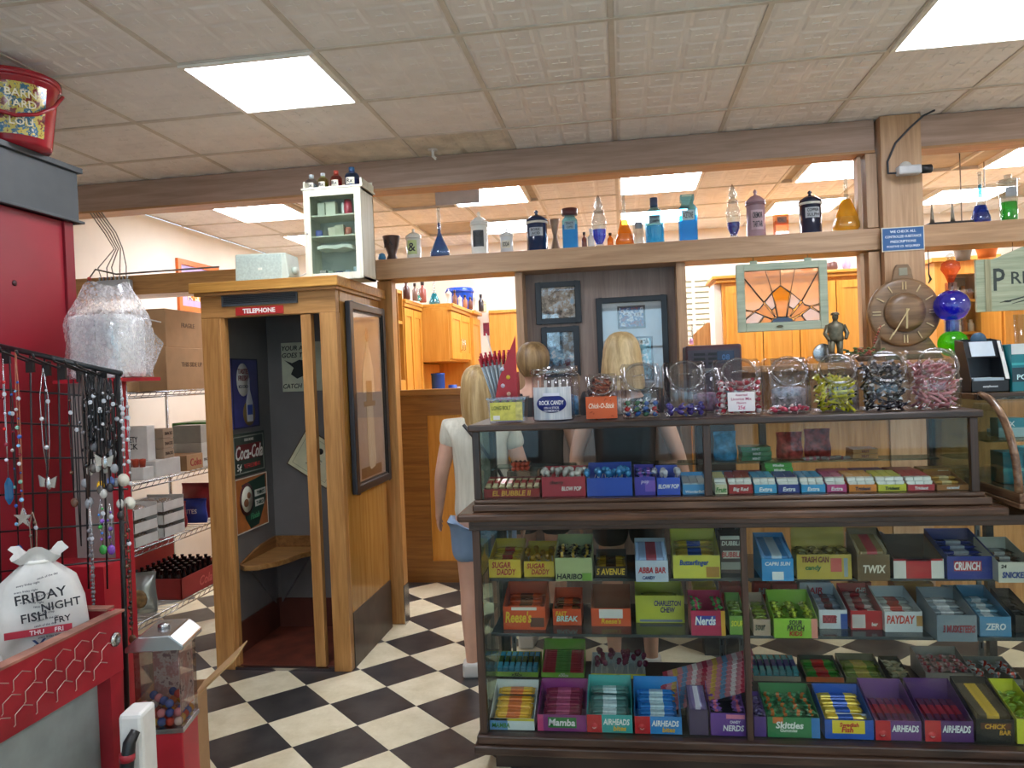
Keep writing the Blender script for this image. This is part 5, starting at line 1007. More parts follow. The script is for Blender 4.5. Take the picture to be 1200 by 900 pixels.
# ---------------------------------------------------------------- candy jars on the case
TZ = TT+.0005
jarglass = pane('#f6f6f8', .07, .955, .04, 'jar plastic'); rimglass = pane('#f0f2f4', .18, .92, .08, 'jar rim')
SRC = {}
def wrapped(c, c2=None):
    k = ('wrap', c, c2)
    if k not in BARS:
        b = MB().ball((0, 0, 0), .011, 0, 6, (1.3, 1, .8))
        for s in (-1, 1): b.add([(s*.012, 0, 0), (s*.026, -.008, .003), (s*.026, .008, -.003), (s*.024, .0, .006)], [(0, 1, 3), (0, 3, 2)], 1)
        BARS[k] = b.mesh('wrapped_candy', [foil(c), foil(c2 or c)]); SRC[BARS[k].name] = b
    return BARS[k]
def twistpack(c, c2=None):
    k = ('twp', c, c2)
    if k not in BARS:
        b = MB().tube([(-.024, 0, 0), (.024, 0, 0)], .0055, 6)
        for s in (-1, 1): b.add([(s*.023, 0, 0), (s*.036, -.009, .004), (s*.036, .009, -.004), (s*.034, 0, .008)], [(0, 1, 3), (0, 3, 2)], 1)
        BARS[k] = b.mesh('wrapped_candy', [foil(c), foil(c2 or c)]); SRC[BARS[k].name] = b
    return BARS[k]
def candy_jar(px0, px1, ytop, Y, label, mes, fill, clabel, sign=None, lean=.0, d=.19):
    a, b_ = at(px0, 490, Y=Y), at(px1, 490, Y=Y); w_ = (b_.x-a.x)/2-.002; cx = (a.x+b_.x)/2; h_ = at((px0+px1)/2, ytop, Y=Y+.03).z-TZ
    t = thing('candy_jar', label, 'candy jar', (cx, Y, TZ)); 
    # body: rounded box with slanted upper front
    n = 20; vs = []; fs = []
    def sec(z, y0, y1, s=1):
        out = []
        for k in range(n):
            u = 2*pi*k/n; q = (abs(cos(u))**5+abs(sin(u))**5)**-.2
            out.append((cos(u)*q*w_*s, (y0+y1)/2+sin(u)*q*(y1-y0)/2, z))
        return out
    for z, y0, y1, s in ((0, .01, d-.01, .93), (.012, 0, d, 1), (h_*.45, 0, d, 1), (h_*.55, .004, d, 1), (h_*.93, .055, d, 1), (h_, .07, d-.01, .9), (h_, .1, d-.04, .5)): vs += sec(z, y0, y1, s)
    for j in range(6):
        for k in range(n): p, q = j*n+k, j*n+(k+1) % n; fs.append((p, q, q+n, p+n))
    fs.append(tuple(reversed(range(n)))); fs.append(tuple(6*n+k for k in range(n)))
    obj('jar_body', MB().add(vs, fs, 0, True), jarglass, t)
    ang = math.atan2(.051, h_*.38); r_ = min(w_*.8, h_*.30)
    ML = Matrix.Translation((0, .026, h_*.73))@Matrix.Rotation(pi/2-ang, 4, 'X')
    obj('lid_ring', MB().lathe([(r_, 0), (r_+.004, .004), (r_+.004, .014), (r_-.003, .017), (r_-.006, .014), (r_-.004, 0)], 28, M=ML, caps=False), rimglass, t)
    obj('lid', MB().lathe([(0, .010), (r_*.6, .011), (r_-.006, .014)], 28, M=ML, caps=False), jarglass, t)
    obj('lid_grip', MB().tube([ML@Vector((-r_*.5, 0, .014)), ML@Vector((0, .004, .02)), ML@Vector((r_*.5, 0, .014))], .0025, 6), rimglass, t)
    if sign:
        obj('paper_sign', bx(-w_*.55, w_*.55, -.004, -.002, h_*.08, h_*.42), col('#ece6ea', .6), t)
        for s, z, hh, c in sign: text(s, t, (0, -.0045, h_*z), hh*h_, c, w_*1.0)
    rr = random.Random(int(px0)); g_ = clabel
    st = .030; nx = max(2, int((2*w_-.03)/st)); ny = 4; nz = max(1, int(h_*fill/.021)); Ms = Matrix.Translation((cx, Y, TZ))
    pile = MB(); marg = .07 if 'taffy' in clabel or 'stick' in clabel else .05
    for k in range(nz):
        z = .016+.021*k
        for i in range(nx):
            for j in range(ny):
                if k < nz-2 and j > 1 and 0 < i < nx-1: continue
                yy = .026+.030*j+(max(0, (z-h_*.5))/(h_*.5)*.075 if z > h_*.5 else 0)
                if yy > d-.035 or j > 2 and rr.random() < .3: continue
                q_ = rr.randrange(len(mes)); xx = -(2*w_-marg)/2+(2*w_-marg)*i/(nx-1)+rr.uniform(-.004, .004); ps = (xx, yy+rr.uniform(-.003, .003), z+rr.uniform(-.002, .003)); edge = i in (0, nx-1)
                ro = (rr.uniform(-.5, .5), rr.uniform(-.7, .7), rr.uniform(-.5, .5)+(pi/2 if edge else rr.choice((0, pi/2))))
                if j == 0: link('wrapped_candy', mes[q_], None, (cx+ps[0], Y+ps[1], TZ+ps[2]), ro, clabel, 'candy', g_)
                else: pile.join(SRC[mes[q_].name], Matrix.Translation(ps)@Euler(ro).to_matrix().to_4x4()); pile.m[-len(SRC[mes[q_].name].f):] = [2*q_+x for x in SRC[mes[q_].name].m]
    if pile.v: obj('sweets_behind', pile, [m_ for e_ in mes for m_ in (e_.materials[0], e_.materials[1])], t)['kind'] = 'stuff'
    return t
JY = 3.0
candy_jar(728, 777, 426, JY, 'clear slant front jar with mixed lollipops, third jar from left', [wrapped('#3a6ab0', '#dfe3e8'), wrapped('#c93a3a', '#eee'), wrapped('#4a7a5a', '#eee')], .38, 'mixed wrapped sweets in the third jar')
candy_jar(779, 832, 424, JY, 'nearly empty slant front jar with few violet sweets', [wrapped('#4a3a8a', '#6a6ac0')], .2, 'violet wrapped sweets at the bottom of the nearly empty jar', sign=None)
candy_jar(840, 899, 421, JY, 'slant front jar of red and white mints with handwritten price sign', [wrapped('#c02a3e', '#f0e4e6'), wrapped('#a82440', '#e8c9d0'), wrapped('#e8dcdc', '#c0304a')], .62, 'red and white wrapped mints in the priced jar', sign=[('Assorted', .37, .04, '#b03a6a'), ('Licorice Mix', .30, .05, '#b03a6a'), ('Flavors', .23, .04, '#b03a6a'), ('25¢', .14, .08, '#c0306a')])
candy_jar(901, 955, 419, JY, 'empty slant front jar between the red and yellow jars', [wrapped('#d8506a', '#f0d0d4')], .16, 'a few red sweets at the bottom of the empty jar')
candy_jar(957, 1012, 416, JY, 'slant front jar of bright yellow wrapped taffy', [twistpack('#d8d42a', '#e8e48a'), twistpack('#c9c81f', '#3a3a2a')], .62, 'bright yellow wrapped taffy in the jar')
candy_jar(1014, 1073, 413, JY, 'slant front jar full of black and white wrapped taffy', [twistpack('#22222e', '#e6e6ea'), twistpack('#2e2e3c', '#9a9aa6')], .86, 'black and white wrapped taffy in the full jar')
candy_jar(1075, 1134, 409, JY, 'slant front jar of pale pink wrapped taffy at the right end', [twistpack('#e0a0a4', '#f2d6d8'), twistpack('#d88a8e', '#f4e4e4')], .8, 'pale pink wrapped taffy in the end jar')
candy_jar(686, 725, 438, JY, 'square jar of orange wrapped sticks with orange label', [twistpack('#b35a3a', '#5a3030'), twistpack('#c97a5a', '#8a3a34')], .86, 'red brown wrapped peanut sticks in the orange labelled jar', d=.15)
t = COL.objects[[o.name for o in COL.objects if o.get('label', '').startswith('square jar of orange')][0]]
w_ = .06; obj('orange_label', bx(-w_, w_, -.004, -.0015, .006, .092), col('#cf5a22', .4), t); text('Chick-O-Stick', t, (0, -.0045, .056), .02, '#f0e6d0', .1, italic=.3)
# rock candy jar
q = at(647, 494, Y=JY); t = thing('rock_candy_jar', 'round cornered clear jar of blue rock candy with oval navy label', 'candy jar', (q.x, JY+.085, TZ))
n = 28
def rr_prof(r_, z0, z1, M_=1): return MB().lathe([(r_*.93, z0), (r_, z0+.01), (r_, z1-.015), (r_*.92, z1)], n, ang0=0, sy=.9)
obj('jar_body', rr_prof(.085, 0, .185), jarglass, t); obj('lid', MB().lathe([(.088, .185), (.09, .19), (.09, .203), (.086, .208), (0, .208)], 28, sy=.9), rimglass, t)
b = MB(); vs = []; 
for k in range(13):
    a = rad(-150+120*k/12)
    for z in (.006, .135): vs.append((cos(a)*.0865, sin(a)*.0865*.9, z))
b.add(vs, [(2*k, 2*k+2, 2*k+3, 2*k+1) for k in range(12)], 0, True); obj('paper_label', b, wood('z', '#e8e8e6', '#a9b3c0', .5), t)
obj('oval', MB().lathe([(0, .0), (.058, 0), (.058, .002), (0, .002)], 30, (0, -.079, .07), M=Matrix.Rotation(pi/2, 4, 'X')@Matrix.Diagonal((1, .62, 1, 1))), col('#1f2d78', .35), t)
obj('scroll', bx(-.032, .032, -.084, -.0795, .100, .112), col('#dfe0ee', .4), t)
text('ROCK CANDY', t, (0, -.083, .074), .017, '#f2f2f6', .096); text('ON A STICK', t, (0, -.083, .054), .008, '#dfe0ee', .06); text('HOMEMADE', t, (0, -.083, .042), .008, '#dfe0ee', .07)
cr = MB()
for k in range(7):
    z = .008+.012*k; cr.lathe([(0, z), (.010+.002*(k % 2), z+.002), (.008, z+.011), (0, z+.012)], 6, ang0=k)
cr.tube([(0, 0, .09), (0, 0, .15)], .002, 5, 1)
crm = cr.mesh('rock_candy_stick', [col('#2a8fd0', .15), WHITE])
for i in range(5):
    for j in range(4):
        if (i in (0, 4)) and (j in (0, 3)): continue
        link('rock_candy_stick', crm, None, (q.x-.058+.029*i, JY+.085-.042+.028*j, TZ+.012), label='blue rock candy on a white stick inside the labelled jar', cat='candy', group='blue rock candy sticks in the labelled jar')
# yellow tub, red wedge box with straws
q0, q1 = at(572, 495, Y=JY), at(616, 495, Y=JY); cx = (q0.x+q1.x)/2; w_ = (q1.x-q0.x)/2
t = thing('candy_tub', 'clear tub with yellow paper label at the left end of the case', 'tub', (cx, JY, TZ))
obj('tub_body', MB().prism([(-w_*.9, 0), (w_*.9, 0), (w_, .095), (-w_, .095)], 'y', 0, .12), jarglass, t); obj('lid_rim', frame4(MB(), -w_-.004, w_+.004, .093, .101, .003, -.004, .124), rimglass, t)
obj('yellow_label', bx(-w_*.86, w_*.5, -.004, -.001, .010, .082), col('#cfc85a', .5, var=.15, scale=40), t); obj('label_panel', bx(w_*.5, w_*.86, -.004, -.001, .010, .082), col('#c9c070', .5, var=.2, scale=50), t)
text('LONG BOLT', t, (-w_*.25, -.0045, .06), .016, '#4a5a1e', w_); obj('barcode', bx(-w_*.7, -w_*.35, -.0048, -.004, .014, .03), WHITE, t)
for k in range(8): link('gummy_roll', wrapped('#b8a83a', '#8a3a2a'), None, (cx-w_*.62+.031*(k % 4), JY+.035+.04*(k//4), TZ+.082), (0, 0, k), label='yellow and brown sweet inside the clear tub', cat='candy', group='sweets in the clear yellow labelled tub')
q = at(590, 470, Y=3.13)
t = thing('straw_display', 'red wedge shaped cardboard display of candy straws above the tub', 'display box', (q.x+.012, 3.19, TZ))
RD = col('#b81f2c', .4)
a0 = at(580, 470, Y=3.19).x-q.x-.012; a1 = at(607, 470, Y=3.19).x-q.x-.012
zt, zl = at(606, 393, Y=3.19).z-TZ, at(580, 470, Y=3.19).z-TZ
obj('wedge_front', MB().prism([(a0, 0), (a1, 0), (a1, zt), (a0+.02, zl+.09), (a0, zl)], 'y', -.003, 0), RD, t)
obj('box_body', MB().box(a0, a1, 0, .07, 0, .004).box(a1-.003, a1, 0, .07, 0, .2).box(a0, a0+.003, 0, .07, 0, zl*.9).box(a0, a1, .067, .07, 0, .18), RD, t)
text('PIXY STIX', t, ((a0+a1)/2, -.004, .07), .016, '#f2e6e6', (a1-a0)*.9, bold=.03)
for k in range(4): obj('printed_face', MB().lathe([(0, 0), (.009, 0), (.009, .001), (0, .001)], 14, ((a0+a1)/2+.012*((-1)**k), -.0035, .11+.035*k), M=Matrix.Rotation(pi/2, 4, 'X')), col(('#e8b9a0', '#d8c9d8', '#e8b83a', '#c9d0e0')[k], .4), t)
stm = MB().tube([(0, 0, 0), (0, 0, .23)], .0045, 6, 0).tube([(0, 0, .20), (0, 0, .238)], .0052, 6, 1)
stms = [stm.mesh('candy_straw', [col('#9fb0bc', .35), foil('#c03a48')]), stm.mesh('candy_straw', [col('#b9c4c9', .35), foil('#a82434')])]
for i in range(7):
    for j in range(3):
        o = link('candy_straw', stms[(i+j) % 2], None, (q.x+.012+a0+.008+.008*i, 3.205+.018*j, TZ+.035+.012*j), (0, -.30+.052*i, 0), label='thin grey candy straw with red top fanned in the red display', cat='candy', group='candy straws in the red wedge display')
p_ = at(569, 385, Y=3.22); obj('header_card', bx(-.012, .014, 0, .002, -.02, .035), col('#b8233a', .4, var=.3, scale=50), t, loc=(p_.x-q.x-.012, .04, p_.z-TZ-.01)); obj('header_stem', MB().tube([(p_.x-q.x-.012, .041, p_.z-TZ-.02), (a0+.02, .041, .15)], .003, 6), WHITE, t)
# second row of jars behind
for px0, px1, yt, c, lab in ((634, 680, 430, '#4a90c0', 'clear canister behind the rock candy jar'), (700, 735, 441, '#c9c9c4', 'low clear canister behind the orange labelled jar'), (812, 850, 432, '#8a6a8a', 'clear canister behind the nearly empty jar'), (905, 950, 420, '#a8a0a8', 'back row clear canister behind the empty jar'), (975, 1010, 415, '#b8b8b0', 'back row clear canister behind the yellow taffy jar')):
    a, b_ = at(px0, 480, Y=3.24), at(px1, 480, Y=3.24); w_ = (b_.x-a.x)/2; h_ = at(px0, yt, Y=3.24).z-TZ
    t = thing('canister', lab, 'candy jar', ((a.x+b_.x)/2, 3.285, TZ)); obj('canister_body', MB().lathe([(w_*.95, 0), (w_, .01), (w_, h_*.82), (w_*.85, h_*.88)], 24, sy=.8), jarglass, t); obj('lid', MB().lathe([(w_*.88, h_*.88), (w_*.9, h_*.9), (w_*.9, h_), (0, h_)], 24, sy=.8), rimglass, t); obj('filling', MB().lathe([(w_*.88, .008), (w_*.9, .02), (w_*.9, h_*.4), (w_*.5, h_*.45), (0, h_*.42)], 20, sy=.8), col(c, .4, var=.5, scale=50), t)['kind'] = 'stuff'
# boxes on and in the curved case
VZ = 1.4205
def shopbox(px0, px1, yt, Y, c, lab, words=(), panel=(), d=.16, Z=VZ, yb=None):
    a, b_ = at(px0, 450, Y=Y), at(px1, 450, Y=Y); w_ = (b_.x-a.x)/2-.001; h_ = at((px0+px1)/2, yt, Y=Y).z-Z
    t = thing('product_box', lab, 'box', ((a.x+b_.x)/2, Y, Z)); obj('box_body', bx(-w_, w_, 0, d, 0, h_), col(c, .4), t, bevel=.002)
    for u0, u1, v0, v1, pc in panel: obj('printed_panel', bx(-w_+2*w_*u0, -w_+2*w_*u1, -.002, 0, h_*v0, h_*v1), col(pc, .4), t)
    for s, u, v, hh, wc, wm in words: text(s, t, (-w_+2*w_*u, -.003, h_*v), hh, wc, wm*2*w_)
    return t
a, b_ = at(1138, 450, Y=3.2), at(1183, 450, Y=3.2); w_ = (b_.x-a.x)/2; t = thing('open_display_box', 'black and white open front display box on the curved case', 'box', ((a.x+b_.x)/2, 3.2, VZ))
bw = col('#1d1f24', .4)
obj('box_body', MB().box(-w_, w_, 0, .14, 0, .004).box(-w_, w_, 0, .003, 0, .045).prism([(0, .0), (.14, 0), (.14, .21), (.06, .20), (.0, .05)], 'x', -w_, -w_+.003).prism([(0, .0), (.14, 0), (.14, .21), (.06, .20), (.0, .05)], 'x', w_-.003, w_).box(-w_, w_, .137, .14, 0, .21), bw, t)
obj('header_flap', MB().prism([(.055, .135), (.06, .135), (.085, .20), (.08, .20)], 'x', -w_, w_), bw, t); obj('header_label', MB().prism([(.052, .14), (.055, .14), (.079, .198), (.076, .198)], 'x', -w_*.6, w_*.65), col('#c9d3dc', .4), t)
obj('white_shelf', bx(-w_*.8, w_*.8, .01, .12, .045, .055), col('#b9c9d6', .4), t); obj('round_tab', MB().lathe([(0, 0), (.03, 0), (.03, .003), (0, .003)], 18, (0, .09, .205), M=Matrix.Rotation(pi/2, 4, 'X')), col('#2a4f6a', .4), t)
obj('white_edge', MB().prism([(-.002, .05), (.06, .198), (.065, .198), (.003, .05)], 'x', w_-.012, w_+.001), WHITE, t); text('earphones', t, (.0, -.002, .022), .012, '#dfe3e6', w_*1.3)
for p0, Y_, c, lab, u in ((1186, 3.2, '#17808a', 'teal and white product box beside the black display box', 402),): shopbox(p0, 1240, u, Y_, c, lab, [('POWER', .4, .3, .02, '#dff', .6)], [(0, 1, .78, 1, '#dfe6e6'), (0, 1, .55, .6, '#3fb0b4'), (.0, .3, .2, .5, '#1a3f4a')])
shopbox(1176, 1240, 505, 3.30, '#b9d0d4', 'pale teal box standing inside the curved glass case', [], [(0, 1, .5, 1, '#2f9aa8')], Z=1.243)
shopbox(1168, 1200, 480+10, 3.22, '#2a8fa0', 'teal box on the glass shelf of curved case', [('X', .5, .7, .02, '#f0f4f4', .4)], [(0, 1, 0, .5, '#a9c9cc')], Z=1.243, d=.07)
shopbox(1172, 1200, 530, 3.06, '#1f7f92', 'dark teal box on the floor of curved case', [], [(0, 1, .4, .5, '#6ac0c4'), (0, .6, .1, .4, '#2aa0ac')], Z=1.086, d=.1)
shopbox(1203, 1260, 525, 3.02, '#2a93a6', 'second dark teal box at the right edge in curved case', [], [(0, 1, .5, .8, '#c9dcdc')], Z=1.086, d=.12)
# ---------------------------------------------------------------- apothecary glass on the shelf beam
def tinted(c):
    l = lin(c); h = tuple((.45+.55*(x**.4545)) for x in l[:3]); return pane('#%02x%02x%02x' % tuple(int(255*min(1, x)) for x in h), .08, 1.0, .03, 'tinted glass')
BG = pane('#eef4f6', .10, .93, .03, 'bottle glass'); BT = SH+.0008; BY = YW+.10
def jar_prof(w_, h_): return [(w_*.8, 0), (w_, .006), (w_, h_*.62), (w_*.55, h_*.74), (w_*.55, h_*.8)]
def bottle(kind, px0, px1, ytop, c, label, c2=None, Y=BY, Z=BT, words=None, fill=.5, lc='#e2ddc9', name=None, cat='bottle', lh=None):
    a, b_ = at(px0, 290, Y=Y), at(px1, 290, Y=Y); w_ = (b_.x-a.x)/2; h_ = at((px0+px1)/2, ytop, Y=Y).z-Z
    names = dict(flask='flask', jar='apothecary_jar', canister='canister', bottle='glass_bottle', mortar='mortar', vial='small_bottle', show='show_globe')
    t = thing(name or names.get(kind, 'bottle'), label, cat, ((a.x+b_.x)/2, Y, Z)); N = 24
    L = lambda pr, n=N, **k: MB().lathe(pr, n, **k)
    if kind == 'flask':
        bh = h_*.5
        obj('glass', L([(w_*.7, 0), (w_, bh*.08), (w_*.97, bh*.25), (w_*.3, bh*.85), (.011, bh*1.02), (.0095, h_*.93), (.012, h_*.94)], caps=False), BG, t)
        lv = max(.12, fill); pr = [(w_*.66, .003), (w_*.93, bh*.1), (w_*.92, bh*.25)]
        pr += [(w_*.28, bh*.83), (.008, bh*1.02), (.008, h_*min(.9, lv))] if lv > .5 else [(w_*(.95-.66*(lv*2-.25)/.75), bh*lv*2)]
        obj('liquid', L(pr), liquid(c), t)
        obj('stopper', L([(.009, h_*.93), (.010, h_*.95), (.013, h_*.97), (.008, h_), (0, h_)], 14), BG, t)
        if c2: obj('upper_liquid', L([(.0085, bh*1.02), (.0085, h_*.75)], 14), liquid(c2), t)
    elif kind == 'bottle':
        obj('glass', L([(w_*.9, 0), (w_, .006), (w_, h_*.62), (w_*.8, h_*.72), (w_*.42, h_*.78), (w_*.42, h_*.84)], caps=False), tinted(c), t)
        obj('liquid', L([(w_*.85, .004), (w_*.94, .01), (w_*.94, h_*fill), (0, h_*fill)]), liquid(c), t)
        obj('stopper', L([(w_*.4, h_*.80), (w_*.42, h_*.86), (w_*.42, h_), (0, h_)]), col(c2 or '#2a2a30', .3), t)
    elif kind == 'square':
        obj('glass', L([(w_*1.1, 0), (w_*1.25, .006), (w_*1.25, h_*.7), (w_*.8, h_*.8), (w_*.8, h_*.86), (w_*.95, h_*.88), (w_*.95, h_), (w_*.7, h_)], 4, ang0=pi/4, sy=.8, caps=False), tinted(c), t)
        obj('liquid', L([(w_*1.15, .005), (w_*1.18, h_*fill), (0, h_*fill)], 4, ang0=pi/4, sy=.8), liquid(c), t)
        if c2: obj('cap', L([(w_*.9, h_*.84), (w_*.95, h_*.86), (w_*.95, h_), (0, h_+.002)]), col(c2, .4), t)
    elif kind in ('canister', 'jar'):
        m = col(c, .15, var=.04)
        obj('body', L([(w_*.96, 0), (w_, .008), (w_*.93, h_*.05), (w_*.92, h_*.66), (w_*.98, h_*.68), (w_*.98, h_*.72)]), m, t)
        obj('band', L([(w_*1.0, h_*.66), (w_*1.02, h_*.68), (w_*1.0, h_*.71)]), col(c2 or '#d8d6cc', .2), t)
        obj('lid', L([(w_*1.0, h_*.72), (w_*.98, h_*.76), (w_*.5, h_*.85), (w_*.16, h_*.88), (w_*.12, h_*.91), (w_*.2, h_*.95), (w_*.1, h_*.99), (0, h_)]), m, t)
    elif kind == 'ornate':
        obj('glass', L([(w_*.62, 0), (w_*.7, .006), (w_*.45, h_*.08), (w_*.85, h_*.2), (w_*.98, h_*.45), (w_, h_*.5), (w_*.75, h_*.62), (w_*.7, h_*.66)], caps=False), BG, t)
        obj('liquid', L([(w_*.4, h_*.08), (w_*.8, h_*.2), (w_*.88, h_*fill), (0, h_*fill)]), liquid(c), t)
        obj('stopper', L([(w_*.72, h_*.66), (w_*.75, h_*.69), (w_*.35, h_*.73), (w_*.6, h_*.80), (w_*.3, h_*.88), (w_*.38, h_*.91), (w_*.08, h_*.98), (0, h_)]), pane('#eef4f6', .25, .85, .05, 'cut glass'), t)
    elif kind == 'mortar':
        obj('bowl', L([(w_*.62, 0), (w_*.66, .01), (w_*.45, h_*.25), (w_*.8, h_*.6), (w_*.98, h_*.96), (w_, h_), (w_*.85, h_), (w_*.5, h_*.4), (0, h_*.38)]), col(c, .3), t)
    elif kind == 'beaker':
        obj('glass', L([(w_*.8, 0), (w_*.82, h_*.9), (w_*.8, h_*.9)], caps=False), BG, t); obj('foot', L([(w_*.95, 0), (w_*.95, .006), (0, .007)]), BG, t)
        obj('liquid', L([(w_*.76, .008), (w_*.76, h_*fill), (0, h_*fill)]), liquid(c), t); obj('stopper', L([(w_*1.0, h_*.86), (w_, h_*.89), (w_*.3, h_*.92), (w_*.35, h_), (0, h_)]), BG, t)
        obj('label', MB().add([(cos(rad(-130+80*k/8))*w_*.84, sin(rad(-130+80*k/8))*w_*.84, z) for k in range(9) for z in (h_*.52, h_*.72)], [(2*k, 2*k+2, 2*k+3, 2*k+1) for k in range(8)], 0, True), col('#8f969a', .4), t)
    elif kind == 'vial':
        obj('glass', L([(w_*.9, 0), (w_, .003), (w_, h_*.6), (w_*.4, h_*.72), (w_*.4, h_*.82)]), col(c, .15) if fill == 1 else liquid(c), t); obj('stopper', L([(w_*.5, h_*.82), (w_*.55, h_), (0, h_)]), col(c2 or '#2a2420', .4), t)
    elif kind == 'hourglass':
        obj('body', L([(w_*.9, 0), (w_, .01), (w_*.4, h_*.45), (w_*.4, h_*.52), (w_, h_*.95), (w_*1.05, h_), (0, h_)]), col(c, .3, var=.2), t)
    if words:
        z0, z1 = (h_*.3, h_*.56) if not lh else (h_*lh[0], h_*lh[1]); k_ = 1.02 if kind in ('canister', 'jar') else 1.01; r_ = w_*k_*(.94 if kind in ('canister', 'jar') else 1)
        if kind == 'square': obj('label', bx(-w_*.62, w_*.62, -w_*.74, -w_*.71, z0, z1), col(lc, .4), t); yy = -w_*.745
        else: obj('label', MB().add([(cos(rad(-128+76*k/8))*r_, sin(rad(-128+76*k/8))*r_, z) for k in range(9) for z in (z0, z1)], [(2*k, 2*k+2, 2*k+3, 2*k+1) for k in range(8)], 0, True), col(lc, .4), t); yy = -r_-.002
        for q, s in enumerate(words): text(s, t, (0, yy, z1-(z1-z0)*(q+.6)/(len(words)+.2)), (z1-z0)*.6/len(words), '#23252a', w_*.95)
    return t
bottle('mortar', 449, 469, 277, '#4a332c', 'brown ceramic mortar with pale letters at the left end of the shelf', cat='mortar', words=('R.A.',), lc='#4a332c', lh=(.5, .9))
bottle('jar', 476, 494, 268, '#d9d8cc', 'small white lidded jar with green emblem, second on shelf', words=('&',), lc='#b9c98a', lh=(.15, .6), cat='jar')
bottle('flask', 504, 527, 243, '#3a78b8', 'long necked flask of dark blue liquid beside the small white jars', fill=.7)
bottle('jar', 552, 573, 248, '#e2e2da', 'tall white apothecary jar with ornate black oval label', words=('SALVE', 'PULV.'), lc='#3a3f44', lh=(.18, .55), cat='jar')
bottle('jar', 586, 602, 268, '#d9dcdc', 'short white lidded jar with small label left of the navy canister', words=('SODA',), lh=(.2, .5), cat='jar')
bottle('canister', 617, 643, 246, '#1f3050', 'navy blue canister with white bands and small label', words=('BORIC', 'ACID'), lh=(.35, .55), lc='#aab4bf', cat='canister')
bottle('hourglass', 645, 657, 257, '#b08a6a', 'pinkish brown waisted jar behind the navy canister', cat='jar', Y=BY+.06)
bottle('square', 659, 679, 245, '#5fc0ea', 'sky blue square bottle with brown screw cap', c2='#5a3030', words=('TINCT.', 'OPII'), lc='#8fa9b4', lh=(.48, .68), fill=.6)
bottle('vial', 682, 688, 272, '#7a4030', 'tiny brown vial between the blue bottle and ornate bottle', fill=1)
bottle('vial', 689, 697, 268, '#c9d3d8', 'small clear vial with black base by the ornate bottle', c2='#d8dde0', Y=BY+.05)
bottle('ornate', 694, 712, 228, '#4a68f0', 'clear ornate stoppered bottle with bright blue liquid', fill=.34)
bottle('vial', 712, 719, 273, '#d8882a', 'tiny amber vial beside the orange flask', fill=.5)
bottle('flask', 721, 744, 223, '#f59a3a', 'long necked flask of bright orange liquid', fill=.47)
bottle('beaker', 741, 757, 250, '#c9cdd6', 'empty grey glass beaker between the orange flask and blue bottle', Y=BY+.06, fill=.1)
bottle('bottle', 757, 779, 232, '#6ac8e8', 'turquoise round bottle with tall dark stopper', c2='#3a4a66', words=('SPIRIT', 'CAMPH'), lc='#8fb0b8', lh=(.42, .6), fill=.4)
bottle('square', 795, 819, 229, '#58c0ee', 'large bright blue wide mouth bottle right of centre', words=('ACETONE',), lc='#b9cdd0', lh=(.45, .66), fill=.55)
bottle('ornate', 852, 869, 215, '#3a3fa8', 'clear ornate stoppered bottle with dark violet liquid', fill=.3)
bottle('canister', 875, 899, 222, '#a98a92', 'dusty pink apothecary jar with ornate dark label', words=('CREMOR', 'TARTAR'), lc='#c9a8b0', lh=(.15, .55), cat='jar', c2='#8a6a72')
bottle('square', 907, 925, 238, '#f0a050', 'short square bottle of orange liquid with glass stopper', words=('OL.',), lc='#8a4a20', lh=(.38, .56), fill=.45)
bottle('canister', 937, 965, 223, '#22283c', 'dark navy canister with white label, right of the orange bottle', words=('COPPER', 'SULPH'), lh=(.35, .58), lc='#b9bfc6', cat='canister')
bottle('flask', 976, 1011, 192, '#f0bc4a', 'large long necked flask of amber yellow liquid near the post', fill=.48)
bottle('flask', 1139, 1162, 201, '#2a4fb0', 'flask of deep blue liquid with cork right of the post', fill=.35, c2='#3fb0d0')
bottle('beaker', 1171, 1196, 205, '#2fc83a', 'tall glass cylinder of bright green liquid at the right', fill=.42)
q = at(1112, 258, Y=BY); t = thing('spike_tray', 'dark tray with two pointed metal spikes on the right shelf', 'scale', (q.x, BY, BT)); obj('tray_base', bx(-.12, .12, -.04, .04, 0, .02), BLACK, t, bevel=.003)
for x in (-.09, .02): obj('spike', MB().lathe([(.014, .02), (.010, .05), (.006, .10), (0, .15)], 10, (x, 0, 0)), col('#6a6458', .3, .7), t)
# bottles on the small cabinet
zc = RT+.5125
for k, (px0, px1, yt, c, c2, lab) in enumerate(((362, 375, 205, '#b9c6cc', '#c9d0d4', 'clear bottle with white label on the small cabinet top'), (376, 388, 203, '#c9c96a', '#c9d0d4', 'clear bottle with yellow liquid on the small cabinet top'), (391, 404, 200, '#c85a4a', '#b04a3a', 'red labelled bottle on the small cabinet top'), (408, 424, 196, '#1f5fc0', '#27527a', 'deep blue bottle with white label on the small cabinet top'))):
    bottle('bottle', px0, px1, yt, c, lab, c2=c2, Y=4.17, Z=zc, words=('Rx',), lh=(.2, .5), fill=.45)
small('small_bottle', 'small blue and white bottle tucked right of the cabinet on the beam end', 'bottle', MB().lathe([(.02, 0), (.026, .02), (.02, .045), (.01, .05), (0, .055)], 14), col('#4a9ad0', .3), (-1.495, YW+.08, BT))
